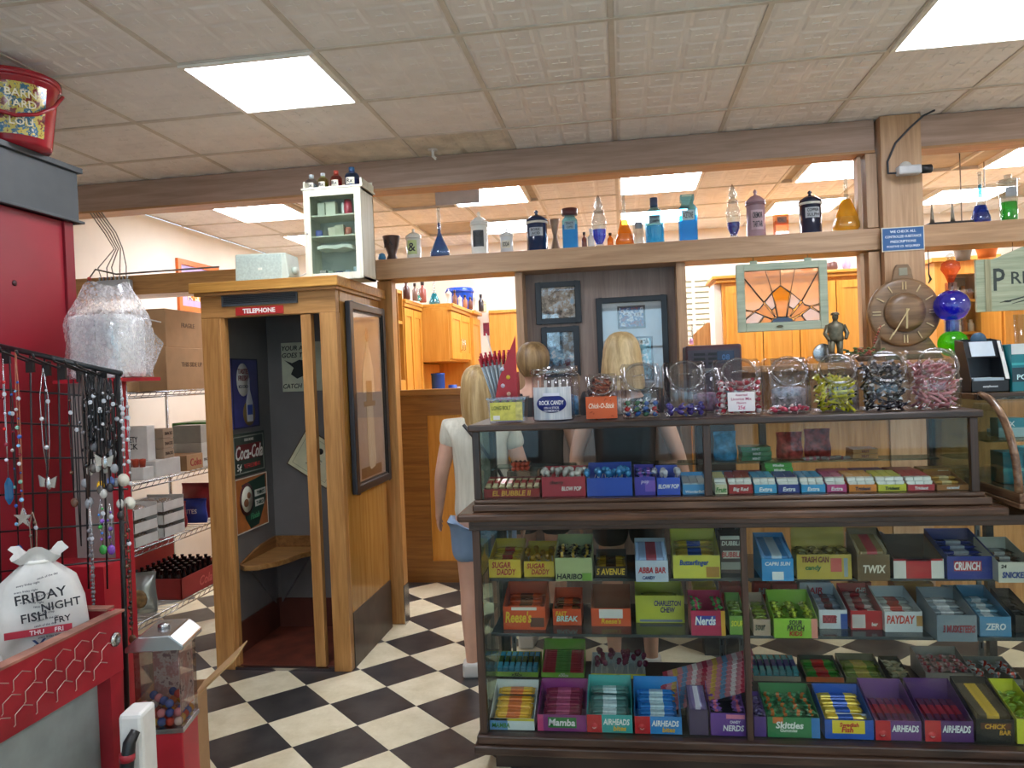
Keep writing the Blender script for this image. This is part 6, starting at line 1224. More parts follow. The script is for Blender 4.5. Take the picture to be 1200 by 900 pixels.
# security camera
t = thing('security_camera', 'small white security camera with cable on the wooden post', 'camera', (1.60, YW-.052, 2.60))
obj('mount', MB().lathe([(.035, 0), (.035, .01), (.022, .02), (0, .02)], 16, (0, 0, .03), M=Matrix.Rotation(pi/2, 4, 'X')), col('#c9c9c6', .4), t)
obj('arm', MB().tube([(0, -.015, .03), (0, -.05, .02), (.01, -.07, 0)], .01, 8), col('#c9c9c6', .4), t)
obj('camera_body', MB().box(-.07, .05, -.11, -.05, -.028, .022), col('#b9babb', .35, .2), t, bevel=.008)
obj('lens', MB().lathe([(.024, 0), (.024, .055), (.018, .06), (.0, .055)], 16, (.05, -.08, -.002), M=Matrix.Rotation(pi/2, 4, 'Y')), BLACK, t)
obj('cable', MB().tube([(-.07, -.07, -.01), (-.10, -.03, .0), (-.095, -.01, .07), (-.05, -.008, .17), (.03, -.008, .25), (.10, -.01, .31), (.16, -.012, .334)], .006, 6), col('#3a3f46', .5), t)
p_ = at(507, 176, Z=HC-.01); t = thing('sprinkler_head', 'small white sprinkler head on the ceiling in front of the beam', 'sprinkler', (p_.x, p_.y, HC-.006)); obj('plate', MB().lathe([(.03, -.004), (.03, 0), (0, 0)], 16), WHITE, t); obj('nozzle', MB().tube([(0, 0, -.004), (0, 0, -.04), (.02, -.01, -.06)], .009, 8), WHITE, t)
# clock
cq = at(1060, 366, Y=4.50); t = thing('wall_clock', 'large round brown wooden clock with raised hour bars on the post', 'clock', (cq.x, 4.53, cq.z))
cwd = wood('x', '#8f7050', '#6a5038', .35); RM = Matrix.Rotation(pi/2, 4, 'X'); CR = .188
obj('dial', MB().lathe([(0, 0), (CR, 0), (CR, .028), (CR-.012, .036), (.115, .032), (0, .032)], 48, (0, 0, 0), M=RM), cwd, t)
obj('centre_boss', MB().lathe([(.11, .030), (.105, .05), (.07, .062), (0, .066)], 40, M=RM), cwd, t)
for h__ in range(12):
    a = 2*pi*h__/12
    for dx in ((-.008, .008) if h__ % 3 == 0 else (0,)):
        M = Matrix.Rotation(a, 4, 'Y')@Matrix.Translation((dx, -.036, 0)); obj('hour_bar', MB().box(-.0028, .0028, -.005, 0, .125, .168, M=M), col('#c9b084', .3, .4), t)
obj('minute_hand', MB().box(-.003, .003, -.074, -.070, -.02, .145, M=Matrix.Rotation(rad(212), 4, 'Y')), col('#c9b084', .3, .5), t); obj('hour_hand', MB().box(-.005, .005, -.070, -.066, -.02, .09, M=Matrix.Rotation(rad(182), 4, 'Y')), col('#b9a074', .3, .5), t)
obj('crest', MB().prism([(-.055, CR-.01), (.055, CR-.01), (.045, .235), (.03, .265), (-.03, .265), (-.045, .235)], 'y', -.025, .0), cwd, t, bevel=.004); obj('crest_plate', bx(-.022, .022, -.03, -.024, .205, .245), col('#8f8a78', .3, .6), t)
obj('base_board', MB().prism([(-.13, -.14), (.13, -.14), (.205, 1.556-cq.z), (-.205, 1.556-cq.z)], 'y', -.01, .015), cwd, t, bevel=.003); obj('base_plate', bx(-.10, .10, -.014, -.01, 1.556-cq.z+.005, 1.556-cq.z+.03), col('#5a5a3a', .4), t)
# show globes
gq = at(1117, 412, Y=4.45); LZ = 1.556; t = thing('show_globe', 'stacked glass show globe with orange, blue and green liquids beside clock', 'show globe', (gq.x, 4.45, LZ))
k = 4.45/F_PX*.985
def zpx(y): return at(1117, y, Y=4.45).z-LZ
def ballz(y0, y1, rpx, n=10): z0, z1 = zpx(y0), zpx(y1); return [(max(.001, sin(pi*j/n))*rpx*k, z0+(z1-z0)*(1-cos(pi*j/n))/2) for j in range(n+1)]
obj('green_globe', MB().lathe(ballz(418, 387, 15.5), 28), liquid('#5fe01f'), t)
obj('lower_neck', MB().lathe([(8*k, zpx(389)), (8*k, zpx(375))], 20, caps=False), BG, t); obj('lower_neck_liquid', MB().lathe([(6.5*k, zpx(388)), (6.5*k, zpx(374)), (0, zpx(374))], 20), liquid('#2a5fe0'), t)
obj('blue_globe', MB().lathe(ballz(376, 340, 18.2), 32), liquid('#3034ff'), t); obj('blue_glass', MB().lathe([(r_*1.03, z) for r_, z in ballz(377, 339, 18.2)], 32), BG, t)
obj('upper_neck', MB().lathe([(6*k, zpx(341)), (6*k, zpx(331))], 20, caps=False), pane('#f0c9c0', .12, .9), t)
obj('orange_globe', MB().lathe([(3*k, zpx(331)), (6*k, zpx(322)), (10*k, zpx(315)), (9*k, zpx(308)), (4*k, zpx(305))], 24), liquid('#f58a50'), t); obj('glass_stopper', MB().lathe([(4*k, zpx(306)), (3*k, zpx(302)), (5*k, zpx(300)), (2*k, zpx(297)), (0, zpx(296))], 16), BG, t)
# statue
sq = at(980, 413, Y=4.45); t = thing('bronze_statue', 'bronze figurine of a standing man in cap holding a staff', 'figurine', (sq.x, 4.45, LZ)); BRZ = col('#6b6654', .4, .4, var=.3, scale=40)
s_ = MB(); s_.lathe([(.06, 0), (.065, .01), (.055, .022), (0, .024)], 16, sy=.7)
s_.tube([(-.022, 0, .02), (-.024, .0, .07), (-.02, 0, .125)], [.017, .016, .022], 8).tube([(.02, .005, .02), (.022, .005, .07), (.018, 0, .125)], [.017, .016, .022], 8)
s_.lathe([(.034, .115), (.045, .13), (.038, .16), (.046, .19), (.042, .212), (.016, .226), (.013, .235)], 14, sy=.7).ball((0, -.002, .252), .021, n=10, sz=(.85, 1, 1.1))
s_.lathe([(.024, .262), (.022, .272), (.014, .277), (0, .278)], 12).box(-.015, .015, -.034, -.015, .262, .266)
s_.tube([(-.04, 0, .205), (-.058, -.01, .16), (-.045, -.035, .125)], [.014, .012, .009], 8).tube([(.04, 0, .205), (.06, -.005, .16), (.045, -.03, .13)], [.014, .012, .009], 8)
s_.tube([(-.045, -.04, .005), (-.05, -.036, .14)], .004, 6).ball((-.048, -.037, .128), .009, n=6)
obj('figure', s_, BRZ, t)
t = thing('silver_plate', 'round silver dish leaning behind the bronze figurine', 'plate', (sq.x-.055, 4.52, LZ)); obj('dish', MB().lathe([(0, 0), (.04, .003), (.055, .010), (.05, .012), (0, .006)], 24, (0, .0, .055), M=RM), STEEL, t)
t = thing('sprig_arrangement', 'low sprigs of green and red foliage beside the figurine', 'plant', (sq.x+.15, 4.47, LZ)); rr = random.Random(5); b = MB(); b2 = MB()
for k in range(26):
    a = rr.uniform(0, 6.28); l_ = rr.uniform(.05, .10); p0 = Vector((rr.uniform(-.05, .05), rr.uniform(-.02, .02), .02)); p1 = p0+Vector((cos(a)*l_*.7, sin(a)*l_*.3, l_*.55)); b2.tube([p0, p1], .0015, 4)
    for e in (.5, .75, 1): c = p0.lerp(p1, e); b.ball(c, .010, 1 if k % 5 == 0 else 0, 5, (1.2, .5, .6))
for z_ in range(7): b2.tube([(.06+.004*z_, 0, .02), (.055+.006*z_, 0, .10+.015*z_)], .0015, 4); b.ball((.055+.006*z_, 0, .10+.015*z_), .006, 1, 5)
obj('leaves', b, [col('#55683a', .6), col('#a8584a', .5)], t)['kind'] = 'stuff'; obj('stems', b2, col('#5a4a32', .6), t)['kind'] = 'stuff'; obj('pot', MB().lathe([(.03, 0), (.05, .02), (.045, .03), (0, .03)], 14), col('#5a4634', .5), t)
# stained glass window hung from the beam
Y = YW+.035; A = at(862, 311, Y=Y); Bq = at(968, 306, Y=Y); C = at(862, 390, Y=Y); cxs = (A.x+Bq.x)/2; W_ = (Bq.x-A.x)/2; zt, zb = A.z, C.z; zc_ = (zt+zb)/2; H_ = (zt-zb)/2
t = thing('stained_glass_window', 'sage framed stained glass sunburst window hanging below the beam', 'stained glass', (cxs, Y, zc_))
fr_ = wood('x', '#b9c6b0', '#98a892', .6); fw_ = .045
obj('frame_stile', bx(-W_, -W_+fw_, -.02, .015, -H_, H_), fr_, t, bevel=.003); obj('frame_stile', bx(W_-fw_, W_, -.02, .015, -H_, H_), fr_, t, bevel=.003); obj('frame_rail', bx(-W_+fw_, W_-fw_, -.02, .015, H_-.04, H_), fr_, t, bevel=.003); obj('frame_rail', bx(-W_+fw_, W_-fw_, -.02, .015, -H_, -H_+.05), fr_, t, bevel=.003)
iw, z1_, z0_ = W_-fw_, H_-.04, -H_+.05; IH = z1_-z0_
def U(u, v): return (-iw+2*iw*u, z1_-IH*v)
def sg(h): 
    m_, nt, b = nmat('stained '+h); nt.nodes.clear() if False else None
    return liquid(h)
peach, amber, white_, blue_ = liquid('#f4d4b4'), liquid('#eab03a'), liquid('#e8dcd8'), liquid('#3a4a78')
top = [(0, 0), (.29, 0), (.49, 0), (.69, 0), (1, 0)]
P = lambda *l: [U(*p) for p in l]
pieces = [(P((0, .12), (0, 0), (.29, 0), (.375, .42), (.26, .60)), peach), (P((.29, 0), (.49, 0), (.49, .30), (.375, .42)), peach), (P((.49, 0), (.69, 0), (.62, .44), (.49, .30)), peach), (P((.69, 0), (1, 0), (1, .06), (.76, .62), (.62, .44)), peach),
    (P((0, .14), (.255, .62), (.20, .72), (.12, .76), (0, .73)), peach), (P((1, .08), (1, .68), (.88, .72), (.80, .68), (.77, .62)), peach),
    (P((.49, .31), (.61, .45), (.55, .90), (.43, .90), (.375, .44)), amber), (P((.27, .61), (.37, .45), (.42, .68), (.36, .76)), white_), (P((.63, .45), (.75, .61), (.66, .76), (.59, .70)), white_),
    (P((.20, .73), (.26, .64), (.40, .90), (.36, .93), (.13, .78)), amber), (P((.78, .64), (.80, .70), (.88, .74), (.64, .93), (.61, .90)), amber), (P((.36, .77), (.42, .70), (.44, .90), (.41, .90)), amber), (P((.59, .72), (.65, .78), (.60, .90), (.56, .90)), amber),
    (P((0, .93), (.13, .79), (.25, .87), (.17, 1), (0, 1)), white_), (P((.76, .88), (.88, .76), (1, .86), (1, 1), (.82, 1)), white_), (P((.26, .88), (.36, .95), (.35, 1), (.19, 1)), amber), (P((.66, .95), (.75, .89), (.80, 1), (.66, 1)), amber),
    (P((0, .75), (.11, .78), (0, .91)), peach), (P((1, .70), (.90, .74), (1, .84)), peach), (P((.36, 1), (.38, .94), (.44, .91), (.56, .91), (.62, .94), (.65, 1)), blue_)]
ld_ = MB()
for po, m_ in pieces:
    obj('glass_piece', MB().prism(po, 'y', -.002, .002), m_, t)
    for a_, b_ in zip(po, po[1:]+po[:1]):
        if abs(a_[0]) > iw-.001 and abs(b_[0]) > iw-.001 and a_[0]*b_[0] > 0: continue
        ld_.tube([(a_[0], 0, a_[1]), (b_[0], 0, b_[1])], .0028, 5)
obj('lead_came', ld_, col('#33302e', .5), t); obj('latch', MB().ball((-.02, -.024, -H_+.025), .012, sz=(1.6, .7, .6)), col('#5a5a4a', .4, .5), t)
for s_ in (-1, 1): obj('hanger', MB().box(s_*W_*.6-.02, s_*W_*.6+.02, -.004, .004, H_, H_+.02).tube([(s_*W_*.6, 0, H_+.01), (s_*W_*.6, .0, 2.19-zc_)], .0025, 5), col('#8fa08c', .5), t)
# prescriptions sign
a, b_ = at(1142, 305, Y=YW+.03), at(1142, 366, Y=YW+.03); t = thing('prescriptions_sign', 'distressed sage board sign with dark old fashioned lettering at right', 'sign', (a.x, YW+.03, (a.z+b_.z)/2)); h_ = (a.z-b_.z)/2
poly = [(0, -h_), (1.0, -h_), (1.0, h_), (.72, h_+.02), (.5, h_+.075), (.25, h_+.06), (.12, h_+.01), (.09, h_), (0, h_)]
obj('board', MB().prism(poly, 'y', -.012, .01), wood('x', '#b3bda2', '#8f9c82', .6), t, bevel=.002)
obj('edge_moulding', bx(.045, .075, -.018, -.012, -h_, h_), wood('z', '#a9a888', '#7d7a58', .6), t)
text('P', t, (.12, -.0135, .03), .125, '#2e3a38', .06, bold=.01); text('RESCRIPTIONS', t, (.50, -.0135, .035), .07, '#2e3a38', .66, bold=.005)
obj('flourish', MB().tube([(.12, -.014, -.10), (.2, -.014, -.085), (.3, -.014, -.06), (.34, -.014, -.02)], [.001, .004, .003, .001], 5).tube([(.18, -.014, -.11), (.26, -.014, -.09), (.33, -.014, -.085)], [.001, .004, .001], 5).ball((.16, -.014, -.094), .012, n=6, sz=(1.8, .2, .5)), col('#2e3a38', .5), t)
for s_ in (.2, .8): obj('hanging_wire', MB().tube([(s_, 0, h_+.02), (s_, .0, 2.19-t.location.z)], .002, 5), STEEL, t)
# cash register / till behind jars
a, b_ = at(804, 430, Y=4.2), at(870, 430, Y=4.2); zt = at(837, 404, Y=4.2).z; t = thing('cash_register', 'dark maroon till with black grille and screen behind the jars', 'cash register', ((a.x+b_.x)/2, 4.2, 0)); w_ = (b_.x-a.x)/2
obj('housing', bx(-w_, w_, 0, .22, 1.36, zt), col('#4a2a30', .35), t, bevel=.012); obj('face', bx(-w_+.012, w_-.012, -.006, 0, 1.38, zt-.025), col('#3c3440', .4), t)
for r_ in range(3):
    for c_ in range(2): obj('grille_slot', bx(-w_*.72+.075*c_, -w_*.72+.06+.075*c_, -.009, -.006, zt-.055-.025*r_, zt-.042-.025*r_), BLACK, t)
obj('screen', bx(w_*.12, w_*.72, -.010, -.006, zt-.10, zt-.035), col('#1f2f4a', .15), t); text('08', t, (w_*.42, -.011, zt-.068), .03, '#3f6a9a', w_*.5)
obj('stand', bx(-.10, .10, .04, .18, 0, 1.36), col('#2a2422', .5), t)
# ---------------------------------------------------------------- pictures on the display wall
def pic(name, px0, y0, px1, y1, lab, cols_, fw_=.035, matte=None, sc=14, seed=0, inner=None, Y=4.858):
    a, b_ = at(px0, y0, Y=Y), at(px1, y1, Y=Y); t = thing(name, lab, 'picture', ((a.x+b_.x)/2, Y, (a.z+b_.z)/2)); w_, h_ = (b_.x-a.x)/2, (a.z-b_.z)/2
    obj('frame', frame4(MB(), -w_, w_, -h_, h_, fw_, -.022, 0), col('#191c24', .3), t, bevel=.003)
    obj('print', bx(-w_+fw_, w_-fw_, -.008, 0, -h_+fw_, h_-fw_), picture(cols_, sc, seed) if not matte else col(matte, .5), t)
    if inner:
        for k, (u0, v0, u1, v1, cc, s_) in enumerate(inner):
            X0, X1, Z0, Z1 = -w_+2*w_*u0, -w_+2*w_*u1, h_-2*h_*v1, h_-2*h_*v0
            obj('inner_frame', bx(X0, X1, -.014, -.008, Z0, Z1), col('#22252c', .3), t); obj('inner_photograph', bx(X0+.012, X1-.012, -.016, -.014, Z0+.012, Z1-.012), picture(cc, s_, k+seed), t)
    obj('glass', bx(-w_+fw_, w_-fw_, -.020, -.018, -h_+fw_, h_-fw_), pane('#ffffff', .10, .97), t)
    return t
pic('framed_photograph', 627, 332, 682, 378, 'upper black framed street photograph on the grey brown panel', ('#2a2a30', '#6a5a50', '#a8988a', '#c9d3dc', '#9ac0dc'), .035, sc=18)
pic('framed_photograph', 634, 384, 681, 440, 'lower black framed photograph with blue daylight reflection put into its print colours', ('#20242c', '#3a4a55', '#5a7f9a', '#8fc0dc', '#dfe9ee'), .035, sc=12, seed=3)  # blue tones put the glass's daylight reflection into the print
pic('large_framed_display', 698, 350, 786, 470, 'large black frame with pale mat holding two small photographs', (), .035, matte='#b9c6cc', inner=[(.30, .085, .69, .30, ('#2a2428', '#8a4a50', '#3a5a8a', '#c9c9cc', '#6a4a44'), 26), (.24, .38, .78, .80, ('#1f2f34', '#3a6a70', '#6ab0c0', '#dfe9e6', '#4a5a4a'), 14)])
# ---- oak cabinets in the pharmacy corner, left
def slab(x0, x1, y0, y1, z0, z1, par, name='carcass', m=None): return obj(name, bx(x0, x1, y0, y1, z0, z1), m or OAKB('z'), par, bevel=.003)
ZT = 2.175
def doorx(par, x, y0, y1, z0, z1, hy):      # door facing +X
    d_ = obj('door', MB().box(x, x+.02, y0+.004, y1-.004, z0, z1), OAKB('z'), par)
    for a in ((y0+.004, y0+.06, z0, z1), (y1-.06, y1-.004, z0, z1), (y0+.06, y1-.06, z0, z0+.06), (y0+.06, y1-.06, z1-.06, z1)): obj('door_rail', bx(x+.02, x+.028, *a), wood('z', '#e8ab48', '#d48c2c', .4), d_)
    obj('handle', MB().tube([(x+.028, hy, z0+.08), (x+.045, hy, z0+.09), (x+.045, hy, z0+.17), (x+.028, hy, z0+.18)], .004, 6), STEEL, d_); return d_
def doory(par, y, x0, x1, z0, z1, hx, rails=True):      # door facing the camera
    d_ = obj('door', bx(x0+.004, x1-.004, y-.02, y, z0, z1), OAKB('z'), par)
    for a in ((x0+.004, x0+.06, z0, z1), (x1-.06, x1-.004, z0, z1), (x0+.06, x1-.06, z0, z0+.06), (x0+.06, x1-.06, z1-.06, z1)): obj('door_rail', bx(a[0], a[1], y-.028, y-.02, a[2], a[3]), wood('z', '#e8ab48', '#d48c2c', .4), d_)
    return d_
t = thing('open_bookcase', 'narrow open oak shelf case just behind the booth post', 'shelf case', (-1.82, 5.925, 0))
Y0_ = 5.15; dkin = wood('z', '#6a4526', '#4a2e18', .5)  # back panel's dark colour stands in for the shade of the open interior
obj('case_side', bx(-.13, .08, -.075, -.06, 0, 2.27), OAK('z'), t); obj('case_side', bx(-.13, .08, .055, .07, 0, 2.27), OAKB('z'), t); obj('case_back', bx(-.13, -.12, -.06, .055, 0, 2.27), dkin, t); obj('lower_front', bx(.06, .08, -.06, .055, 0, 1.55), OAKB('z'), t)
for z in (1.53, 2.0, 2.245): obj('shelf', bx(-.12, .075, -.06, .055, z, z+.025), OAKB('y') if z > 1.6 else OAK('y'), t)
t = thing('tall_cabinet', 'tall oak cabinet with paired doors above the half wall', 'cabinet', (-2.01, 6.275, 0)); 
slab(-.25, .25, -.27, .27, 0, ZT, t); obj('crown', MB().box(-.25, .295, -.275, .27, ZT, ZT+.03).box(-.25, .285, -.275, .27, ZT-.03, ZT), OAKB('y'), t, bevel=.004)
for (y0, y1, hy) in ((-.27, .0, -.04), (.0, .27, .04)): doorx(t, .25, y0, y1, 1.2, ZT-.04, hy)
t = thing('wall_cabinet', 'oak wall cabinet block with two small doors and open bay below', 'cabinet', (-1.70, 6.98, 0)); w0 = 1.70
slab(-.45, .20, -.43, .42, w0, ZT, t); slab(-.45, -.10, -.43, .42, 0, w0-.01, t, 'lower_carcass'); obj('crown', MB().box(-.45, .25, -.432, .42, ZT, ZT+.03).box(-.45, .235, -.431, .42, ZT-.03, ZT), OAKB('y'), t, bevel=.004)
for (y0, y1, hy) in ((-.42, .0, -.05), (.0, .41, .05)): doorx(t, .20, y0, y1, w0+.02, ZT-.04, hy)
obj('worktop', bx(-.10, .30, -.42, .42, 1.26, 1.29), OAKB('y'), t)
t = thing('end_cabinet', 'tall oak end cabinet beyond the wall cabinet block', 'cabinet', (-1.72, 7.63, 0)); slab(-.4, .24, -.225, .20, 0, ZT, t); obj('crown', bx(-.4, .29, -.225, .20, ZT, ZT+.03), OAKB('y'), t, bevel=.004); doorx(t, .24, -.22, .19, 1.2, ZT-.04, .1)
struct('trim_19', MB().box(-1.36, .2, 7.84, 7.88, 0, 2.20).box(-1.36, .2, 7.82, 7.88, 2.20, 2.23), OAKB('z'))
zt_ = ZT+.031
for k, (kind, px0, px1, yt, Y, c, c2, lab) in enumerate([('vial', 470, 478, 328, 6.08, '#5a3a34', None, 'dark labelled bottle at the left on the oak cabinets'), ('vial', 481, 487, 332, 6.2, '#8a6a5a', None, 'small brown bottle second on the oak cabinets'), ('flask', 484, 492, 338, 6.26, '#6ac0b0', None, 'small flask of pale green liquid on the oak cabinets'), ('vial', 489, 497, 330, 6.38, '#a85a4a', None, 'reddish brown bottle on the oak cabinets'), ('flask', 500, 513, 327, 6.66, '#3fb0c0', None, 'conical flask of turquoise liquid on the oak cabinets'),
    ('jar', 520, 527, 339, 6.85, '#d9d3c6', None, 'white jar on the oak wall cabinet'), ('vial', 528, 533, 340, 6.95, '#7a4a30', None, 'slim brown bottle beside the white jar'), ('jar', 534, 539, 346, 7.05, '#c9b9a8', None, 'small tan jar before the blue tub'), ('vial', 540, 545, 346, 7.12, '#b0704a', None, 'small amber bottle before the blue tub'), ('vial', 546, 551, 348, 7.25, '#6a3a2a', None, 'dark amber bottle before the blue tub'),
    ('jar', 552, 557, 345, 7.45, '#d8c9b0', None, 'cream jar right of the blue tub'), ('vial', 558, 564, 345, 7.58, '#3a3234', None, 'black capped bottle at the cabinet corner'), ('jar', 560, 567, 351, 7.72, '#c9b48a', None, 'tan tin at the right end of the oak cabinets')]):
    bottle(kind, px0, px1, yt, c, lab, c2=c2, Y=Y, Z=zt_, fill=1 if kind == 'vial' else .45)
a = at(538, 329, Y=7.5); t = thing('blue_tub', 'glossy blue plastic tub on top of the oak cabinets', 'tub', (a.x, 7.5, zt_)); obj('tub_body', MB().lathe([(.10, 0), (.125, .02), (.135, .19), (.14, .20), (.13, .23), (0, .235)], 28), col('#1f4fc0', .12), t); obj('lid_band', MB().lathe([(.14, .18), (.145, .185), (.145, .20), (.14, .205)], 28), col('#173fa0', .2), t)
a = at(516, 440, Y=6.7); t = thing('blue_canister', 'blue cylindrical canister in the open bay under the wall cabinet', 'canister', (-1.66, 6.75, 1.2905)); obj('canister_body', MB().lathe([(.055, 0), (.06, .005), (.06, .29), (.063, .295), (.063, .31), (0, .312)], 24), col('#2a5fc8', .25), t)
t = thing('blue_cup', 'small blue cup beside the blue canister', 'cup', (-1.54, 6.80, 1.2905)); obj('cup_body', MB().lathe([(.03, 0), (.04, .20), (.036, .20), (.028, .01), (0, .01)], 18), col('#2a52a8', .3), t)
t = thing('white_pestle', 'white ceramic pestle leaning beside the blue cup', 'pestle', (-1.43, 6.95, 1.2905)); obj('pestle_body', MB().tube([(-.04, 0, .17), (.03, 0, .26)], [.02, .012], 10).tube([(.03, 0, .26), (.05, 0, .285)], [.012, .022], 10), WHITE, t); obj('mortar_cup', MB().lathe([(.035, 0), (.03, .05), (.055, .18), (.05, .18), (0, .08)], 18, (-.05, 0, 0)), WHITE, t)
# ---- oak cupboard behind the stained glass, right
YC = 6.5
t = thing('oak_wardrobe', 'broad bright oak cupboard behind the stained glass window', 'cupboard', (1.40, YC, 0)); x0, x1 = at(846, 340, Y=YC).x-1.40, at(1026, 340, Y=YC).x-1.40; zt = at(846, 332, Y=YC).z
slab(x0, x1, 0, .45, 0, zt, t); obj('crown', MB().box(x0-.08, x1+.03, -.06, .47, zt+.03, zt+.055).box(x0-.05, x1+.02, -.04, .47, zt, zt+.03), OAKB('x'), t, bevel=.005)
nd = 4; 
for k in range(nd): doory(t, 0, x0+.02+(x1-x0-.04)*k/nd, x0+.02+(x1-x0-.04)*(k+1)/nd, 1.0, zt-.03, 0)
obj('white_end_panel', bx(x0-.06, x0-.002, .05, .4, 0, zt), cream, t)
# glass block / shutter window at the back
a, b_ = at(806, 405, Y=7.86), at(843, 318, Y=7.86)
wn = struct('window_4', MB().box(.0, 1.15, 7.845, 7.878, 1.42, 1.48).box(.0, 1.15, 7.845, 7.878, 2.42, 2.47).box(.0, .05, 7.845, 7.878, 1.48, 2.42).box(1.10, 1.15, 7.845, 7.878, 1.48, 2.42), col('#e2dcc6', .5))
obj('shutter_back', bx(.05, 1.10, 7.865, 7.878, 1.48, 2.42), col('#bfc0a8', .6), wn)
for k in range(3): obj('shutter_stile', bx(.05+.33*(k+1)-.015, .05+.33*(k+1)+.015, 7.84, 7.86, 1.48, 2.42), col('#e6e2d0', .5), wn)
for k in range(17): obj('louvre', bx(.05, 1.10, 7.845, 7.862, 1.50+.054*k, 1.538+.054*k), col('#dedcc6', .5), wn)
t = thing('oak_ledge_unit', 'low oak ledge holding glowing flasks beside the white column', 'ledge', (.55, 7.35, 0)); obj('ledge_body', bx(-.25, .28, -.25, .25, 0, 1.74), OAKB('z'), t, bevel=.004); obj('ledge_top', bx(-.27, .30, -.27, .27, 1.74, 1.765), OAKB('x'), t, bevel=.003)
for px0, px1, yt, c, lab in ((803, 812, 380, '#e0b0e0', 'small flask of pale pink liquid on the oak ledge'), (815, 829, 377, '#f0e020', 'conical flask of bright yellow liquid on the oak ledge')): bottle('flask', px0, px1, yt, c, lab, Y=7.18, Z=1.766, fill=.3)
t = thing('oak_side_shelf', 'slanted oak side shelf with dark bottles beside the cupboard', 'shelf', (.72, 7.0, 0)); obj('side_board', MB().prism([(-.1, 0), (.12, 0), (.12, 1.95), (.02, 1.95), (-.1, 1.85)], 'y', -.015, .015), OAK('z'), t)
# things on the cupboard top
zt2 = zt+.056
for px, r_, h_, c, lab, kind in ((880, .13, .03, '#a8604a', 'shallow terracotta dish on the cupboard top', 'dish'), (905, .05, .06, '#b5834a', 'small tan bowl on the cupboard top', 'bowl'), (945, .05, .10, '#c98a4a', 'amber jar on the cupboard top', 'jar'), (975, .045, .085, '#6a4a44', 'dark round pot on the cupboard top', 'pot'), (992, .035, .11, '#b0a8d0', 'lavender bottle on the cupboard top', 'bottle')):
    q = at(px, 310, Y=YC+.15); small(kind, lab, kind, MB().lathe([(r_*.6, 0), (r_, h_*.4), (r_*.9, h_*.9), (r_*.6, h_), (0, h_)], 18), col(c, .35), (q.x, YC+.15, zt2))
# glazed cabinet right of post
YG = 6.2; a, b_ = at(1095, 305, Y=YG), at(1141, 305, Y=YG); x0g, x1g = a.x, at(1166, 305, Y=YG).x
t = thing('glazed_cabinet', 'oak framed glass fronted cabinet of small bottles right of the post', 'cabinet', ((x0g+x1g)/2, YG, 0)); w_ = (x1g-x0g)/2; zg = at(1100, 307, Y=YG).z
obj('carcass', MB().box(-w_, w_, .30, .33, 0, zg).box(-w_, -w_+.09, 0, .30, 0, zg).box(w_-.09, w_, 0, .30, 0, zg).box(-w_+.09, w_-.09, 0, .30, zg-.10, zg).box(-w_+.09, w_-.09, 0, .30, 0, 1.45), OAKB('z'), t, bevel=.003)
obj('crown', bx(-w_-.03, w_+.03, -.03, .34, zg, zg+.03), OAKB('x'), t); obj('dark_back', bx(-w_+.09, w_-.09, .29, .30, 1.45, zg-.10), col('#5a4a3c', .6), t)  # dark sheet laid over the cabinet's back, behind the bottles
zs = [at(1120, 389, Y=YG).z, at(1120, 351, Y=YG).z]
for z in zs: obj('shelf', bx(-w_+.09, w_-.09, .02, .29, z-.02, z), OAKB('x'), t)
obj('glass_front', bx(-w_+.09, w_-.09, .008, .012, 1.45, zg-.10), pane('#f4f8f6', .05, .95), t)
rr = random.Random(2)
bm_ = [MB().lathe([(.022, 0), (.024, .004), (.024, .05), (.012, .062), (.014, .066), (.014, .078), (0, .08)], 12).mesh('medicine_bottle', col(c, .25)) for c in ('#d8d0bc', '#7a4630', '#c9c4b4', '#a8764a')]
bl_ = ('cream', 'dark brown', 'pale grey', 'amber')
for si, z in enumerate(zs):
    for k in range(7):
        q = rr.randrange(4); sc_ = rr.uniform(.9, 1.4); o = link('medicine_bottle', bm_[q], None, ((x0g+x1g)/2-w_+.14+(2*w_-.28)*k/6, YG+.10+.05*(k % 2), z+.0005), label=f'{bl_[q]} medicine bottle on the {("lower", "upper")[si]} shelf of the glazed cabinet', cat='bottle', group=f'{bl_[q]} medicine bottles on the {("lower", "upper")[si]} cabinet shelf'); o.scale = (1, 1, sc_)
slab_ = thing('oak_column_cabinet', 'bright oak cabinet at the right edge beneath the sign', 'cabinet', (at(1185, 380, Y=6.0).x+.25, 6.0, 0)); slab(-.36, .6, -.1, .3, 0, 2.05, slab_); doory(slab_, -.1, -.35, .2, 1.0, 2.0, 0)
t = thing('clear_cup_holder', 'clear plastic holder standing before the oak cabinet at right edge', 'holder', (at(1197, 400, Y=4.5).x, 4.5, LZ)); obj('holder_body', MB().lathe([(.03, 0), (.035, .22), (.033, .22)], 16, caps=False), BG, t)
